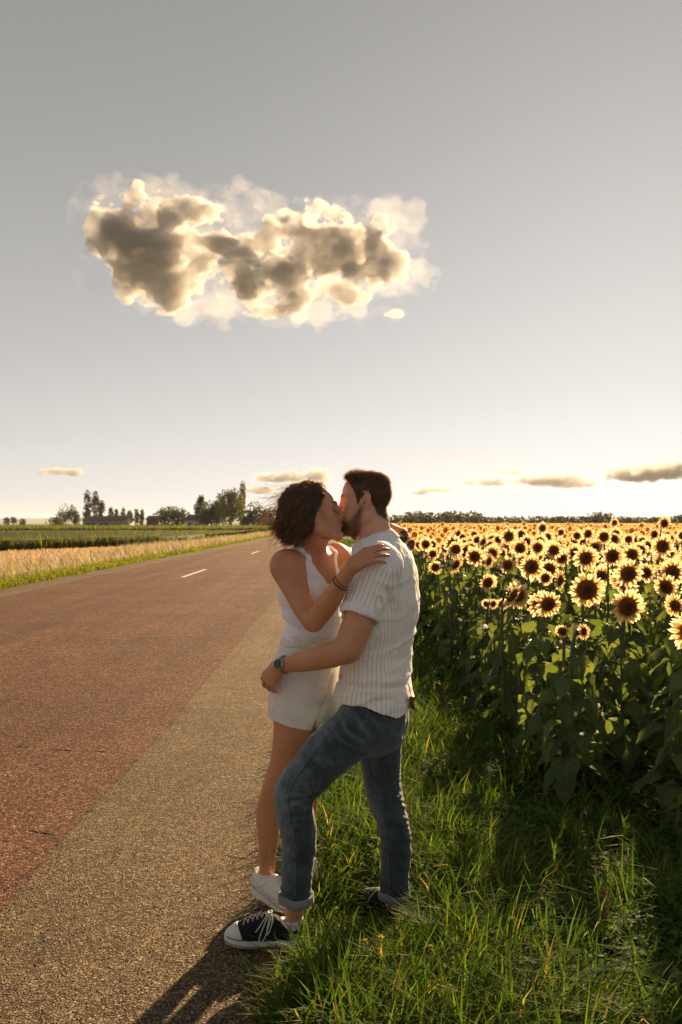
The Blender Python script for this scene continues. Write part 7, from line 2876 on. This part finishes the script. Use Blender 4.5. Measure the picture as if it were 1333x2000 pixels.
# ------------------------------------------------------------------ clouds: real volumes far off
def cloud_mat(name, dens, col=(0.95, 0.90, 0.84)):
    m = bpy.data.materials.new(name)
    m.use_nodes = True
    nt = m.node_tree
    nt.nodes.clear()
    o = nt.nodes.new('ShaderNodeOutputMaterial')
    v = nt.nodes.new('ShaderNodeVolumePrincipled')
    v.inputs['Color'].default_value = (*col, 1)
    v.inputs['Density'].default_value = dens
    v.inputs['Anisotropy'].default_value = 0.35
    nt.links.new(v.outputs[0], o.inputs['Volume'])
    return m


def cloud(label, Y, lobes, mat, h, freq, nk, seed, depth=1.0, group='clouds', grow=1.14, thr=0.13, parent=None, name='cloud'):
    """lobes: (u, v, ru, rv, weight) in picture pixels at distance Y; a ragged closed surface filled with vapour."""
    k = Y / FPX
    rng = np.random.default_rng(seed)
    L_ = np.array(lobes, float)
    uc, vc = L_[:, 0].mean(), L_[:, 1].mean()
    ry = (L_[:, 2] * 0.4 + L_[:, 3] * 0.6) * depth
    cy = rng.normal(0, 0.35, len(L_)) * ry
    C = np.stack([L_[:, 0] - uc, cy, vc - L_[:, 1]], 1)
    R = np.stack([L_[:, 2], ry, L_[:, 3]], 1) * grow
    F = Field((C - R * 1.2).min(0), (C + R * 1.2).max(0), h)
    acc = np.full(F.n, -1.0, np.float32)
    for c, r, w in zip(C, R, L_[:, 4]):
        sl = F.box(c - r * 1.5, c + r * 1.5)
        x, y, z = F.co(sl)
        d = 1 - np.sqrt(((x - c[0]) / r[0]) ** 2 + ((y - c[1]) / r[1]) ** 2 + ((z - c[2]) / r[2]) ** 2)
        a_ = np.maximum(acc[sl], -0.6)
        b_ = np.maximum(d * (0.4 + 0.6 * w) - (1 - w) * 0.12, -0.6)
        q_ = np.maximum(0.25 - np.abs(a_ - b_), 0) / 0.25
        acc[sl] = np.maximum(a_, b_) + q_ * q_ * 0.06
    band = np.argwhere(acc > -0.45)
    pts = F.lo + band * h
    nz = fbm(pts * [1, 1, 1.3] * freq + seed * 31.7, seed, 6, 0.6)
    bil = 1 - np.abs(vnoise(pts * freq * 2.6 + 7, seed + 50)) * 2
    val = acc[tuple(band.T)] + nk * (nz * 0.5 + bil * 0.16 - thr)
    F.d[:] = 0.3
    F.d[tuple(band.T)] = -val
    V, Q = F.mesh()
    V = relax(V, Q, 1, 0.4)
    if parent is not None:
        return link(name, mesh_from(name, V * k, Q), mat, parent, P(uc, vc, Y) - np.array(parent.location))
    o = link(name, mesh_from(name, V * k, Q), mat, None, P(uc, vc, Y))
    return tag(o, label, 'cloud', group)


M_CLOUD = cloud_mat('cumulus', 0.006, (0.78, 0.77, 0.76))
M_WISP = cloud_mat('cloud_wisps', 0.0032, (0.92, 0.90, 0.88))
BIG = [(315, 414, 82, 36, 1.0), (270, 395, 40, 22, 0.9), (228, 465, 52, 60, 1.0), (200, 425, 25, 22, 0.7), (286, 519, 72, 52, 1.0), (335, 556, 66, 38, 0.9),
       (456, 534, 52, 40, 0.9), (400, 512, 46, 30, 0.9), (440, 486, 50, 26, 0.8), (500, 462, 46, 38, 0.85), (390, 468, 40, 24, 0.7), (538, 542, 66, 55, 1.0), (561, 592, 62, 26, 0.8),
       (602, 470, 46, 52, 1.0), (667, 484, 70, 50, 1.0), (737, 500, 52, 42, 1.0), (748, 437, 36, 25, 0.8), (661, 572, 42, 26, 0.8), (760, 614, 26, 10, 0.7), (722, 618, 16, 8, 0.6)]
big = cloud('large ragged grey-gold cumulus floating high above the couple', 1500, BIG, M_CLOUD, 4.0, 0.020, 1.4, 3, grow=1.12, thr=0.12)
cloud('', 1500, BIG, cloud_mat('cumulus_core', 0.058, (0.76, 0.74, 0.715)), 4.2, 0.020, 1.25, 3, grow=1.08, thr=0.16, parent=big, name='core')
cloud('', 1500, BIG, cloud_mat('cumulus_veil', 0.0018, (0.88, 0.86, 0.84)), 6.5, 0.026, 1.9, 8, grow=1.30, thr=0.10, parent=big, name='veil')
cloud('pale wispy vapour trailing round the big cumulus', 1490, [(465, 408, 46, 38, 0.9), (525, 402, 40, 24, 0.8), (444, 592, 85, 30, 0.8), (610, 612, 80, 22, 0.7), (790, 550, 42, 36, 0.9), (822, 512, 30, 24, 0.6), 
    (650, 545, 70, 36, 0.7), (330, 590, 60, 22, 0.6), (770, 430, 40, 34, 0.6), (380, 470, 50, 30, 0.6)], M_WISP, 5.6, 0.026, 1.6, 4)
cloud('tiny white puff above the left end of the big cloud', 1500, [(339, 349, 17, 12, 0.9), (285, 345, 10, 6, 0.6)], M_WISP, 1.6, 0.07, 0.9, 5)
M_LOW = cloud_mat('low_cumulus', 0.016, (0.55, 0.545, 0.545))
LOW = [('low grey cloud bank on the right edge of the horizon', [(1275, 923, 62, 13, 1.0), (1320, 915, 35, 14, 0.9), (1225, 930, 30, 9, 0.7)], 6),
       ('long flat cloud low over the sunflowers', [(1075, 939, 55, 9, 0.9), (1120, 945, 45, 6, 0.7), (950, 942, 40, 5, 0.7)], 7),
       ('small thin cloud low above the woodland right of the couple', [(850, 957, 30, 4, 0.7), (995, 923, 22, 3.5, 0.5), (820, 961, 18, 4, 0.6)], 8),
       ('lumpy grey clouds low behind the dark-haired head', [(535, 934, 34, 8, 0.9), (575, 932, 26, 10, 0.8), (622, 930, 24, 12, 0.9), (510, 957, 30, 6, 0.6)], 9),
       ('small grey cloud low over the left poplars', [(115, 921, 26, 6, 0.8), (150, 923, 14, 6, 0.7)], 10)]
for lab, lb, sd in LOW:
    cloud(lab, 6000, lb, M_LOW if sd != 11 else cloud_mat('thin_band', 0.004, (0.93, 0.90, 0.87)), 1.8 if sd != 11 else 3.2, 0.06, 0.8, sd, 2.5)

# ------------------------------------------------------------------ air: thin even haze over the land
a = Acc()
a.box((-9400, -80, -4), (9400, 9400, 75))
m = bpy.data.materials.new('haze_air')
m.use_nodes = True
nt = m.node_tree
nt.nodes.clear()
o_ = nt.nodes.new('ShaderNodeOutputMaterial')
v_ = nt.nodes.new('ShaderNodeVolumePrincipled')
v_.inputs['Color'].default_value = (0.86, 0.90, 0.97, 1)
v_.inputs['Density'].default_value = 0.00006
v_.inputs['Anisotropy'].default_value = 0.2
nt.links.new(v_.outputs[0], o_.inputs['Volume'])
tag(link('haze', a.mesh('haze', False), m), 'thin pale haze hanging over the fields', 'haze', None, 'stuff')
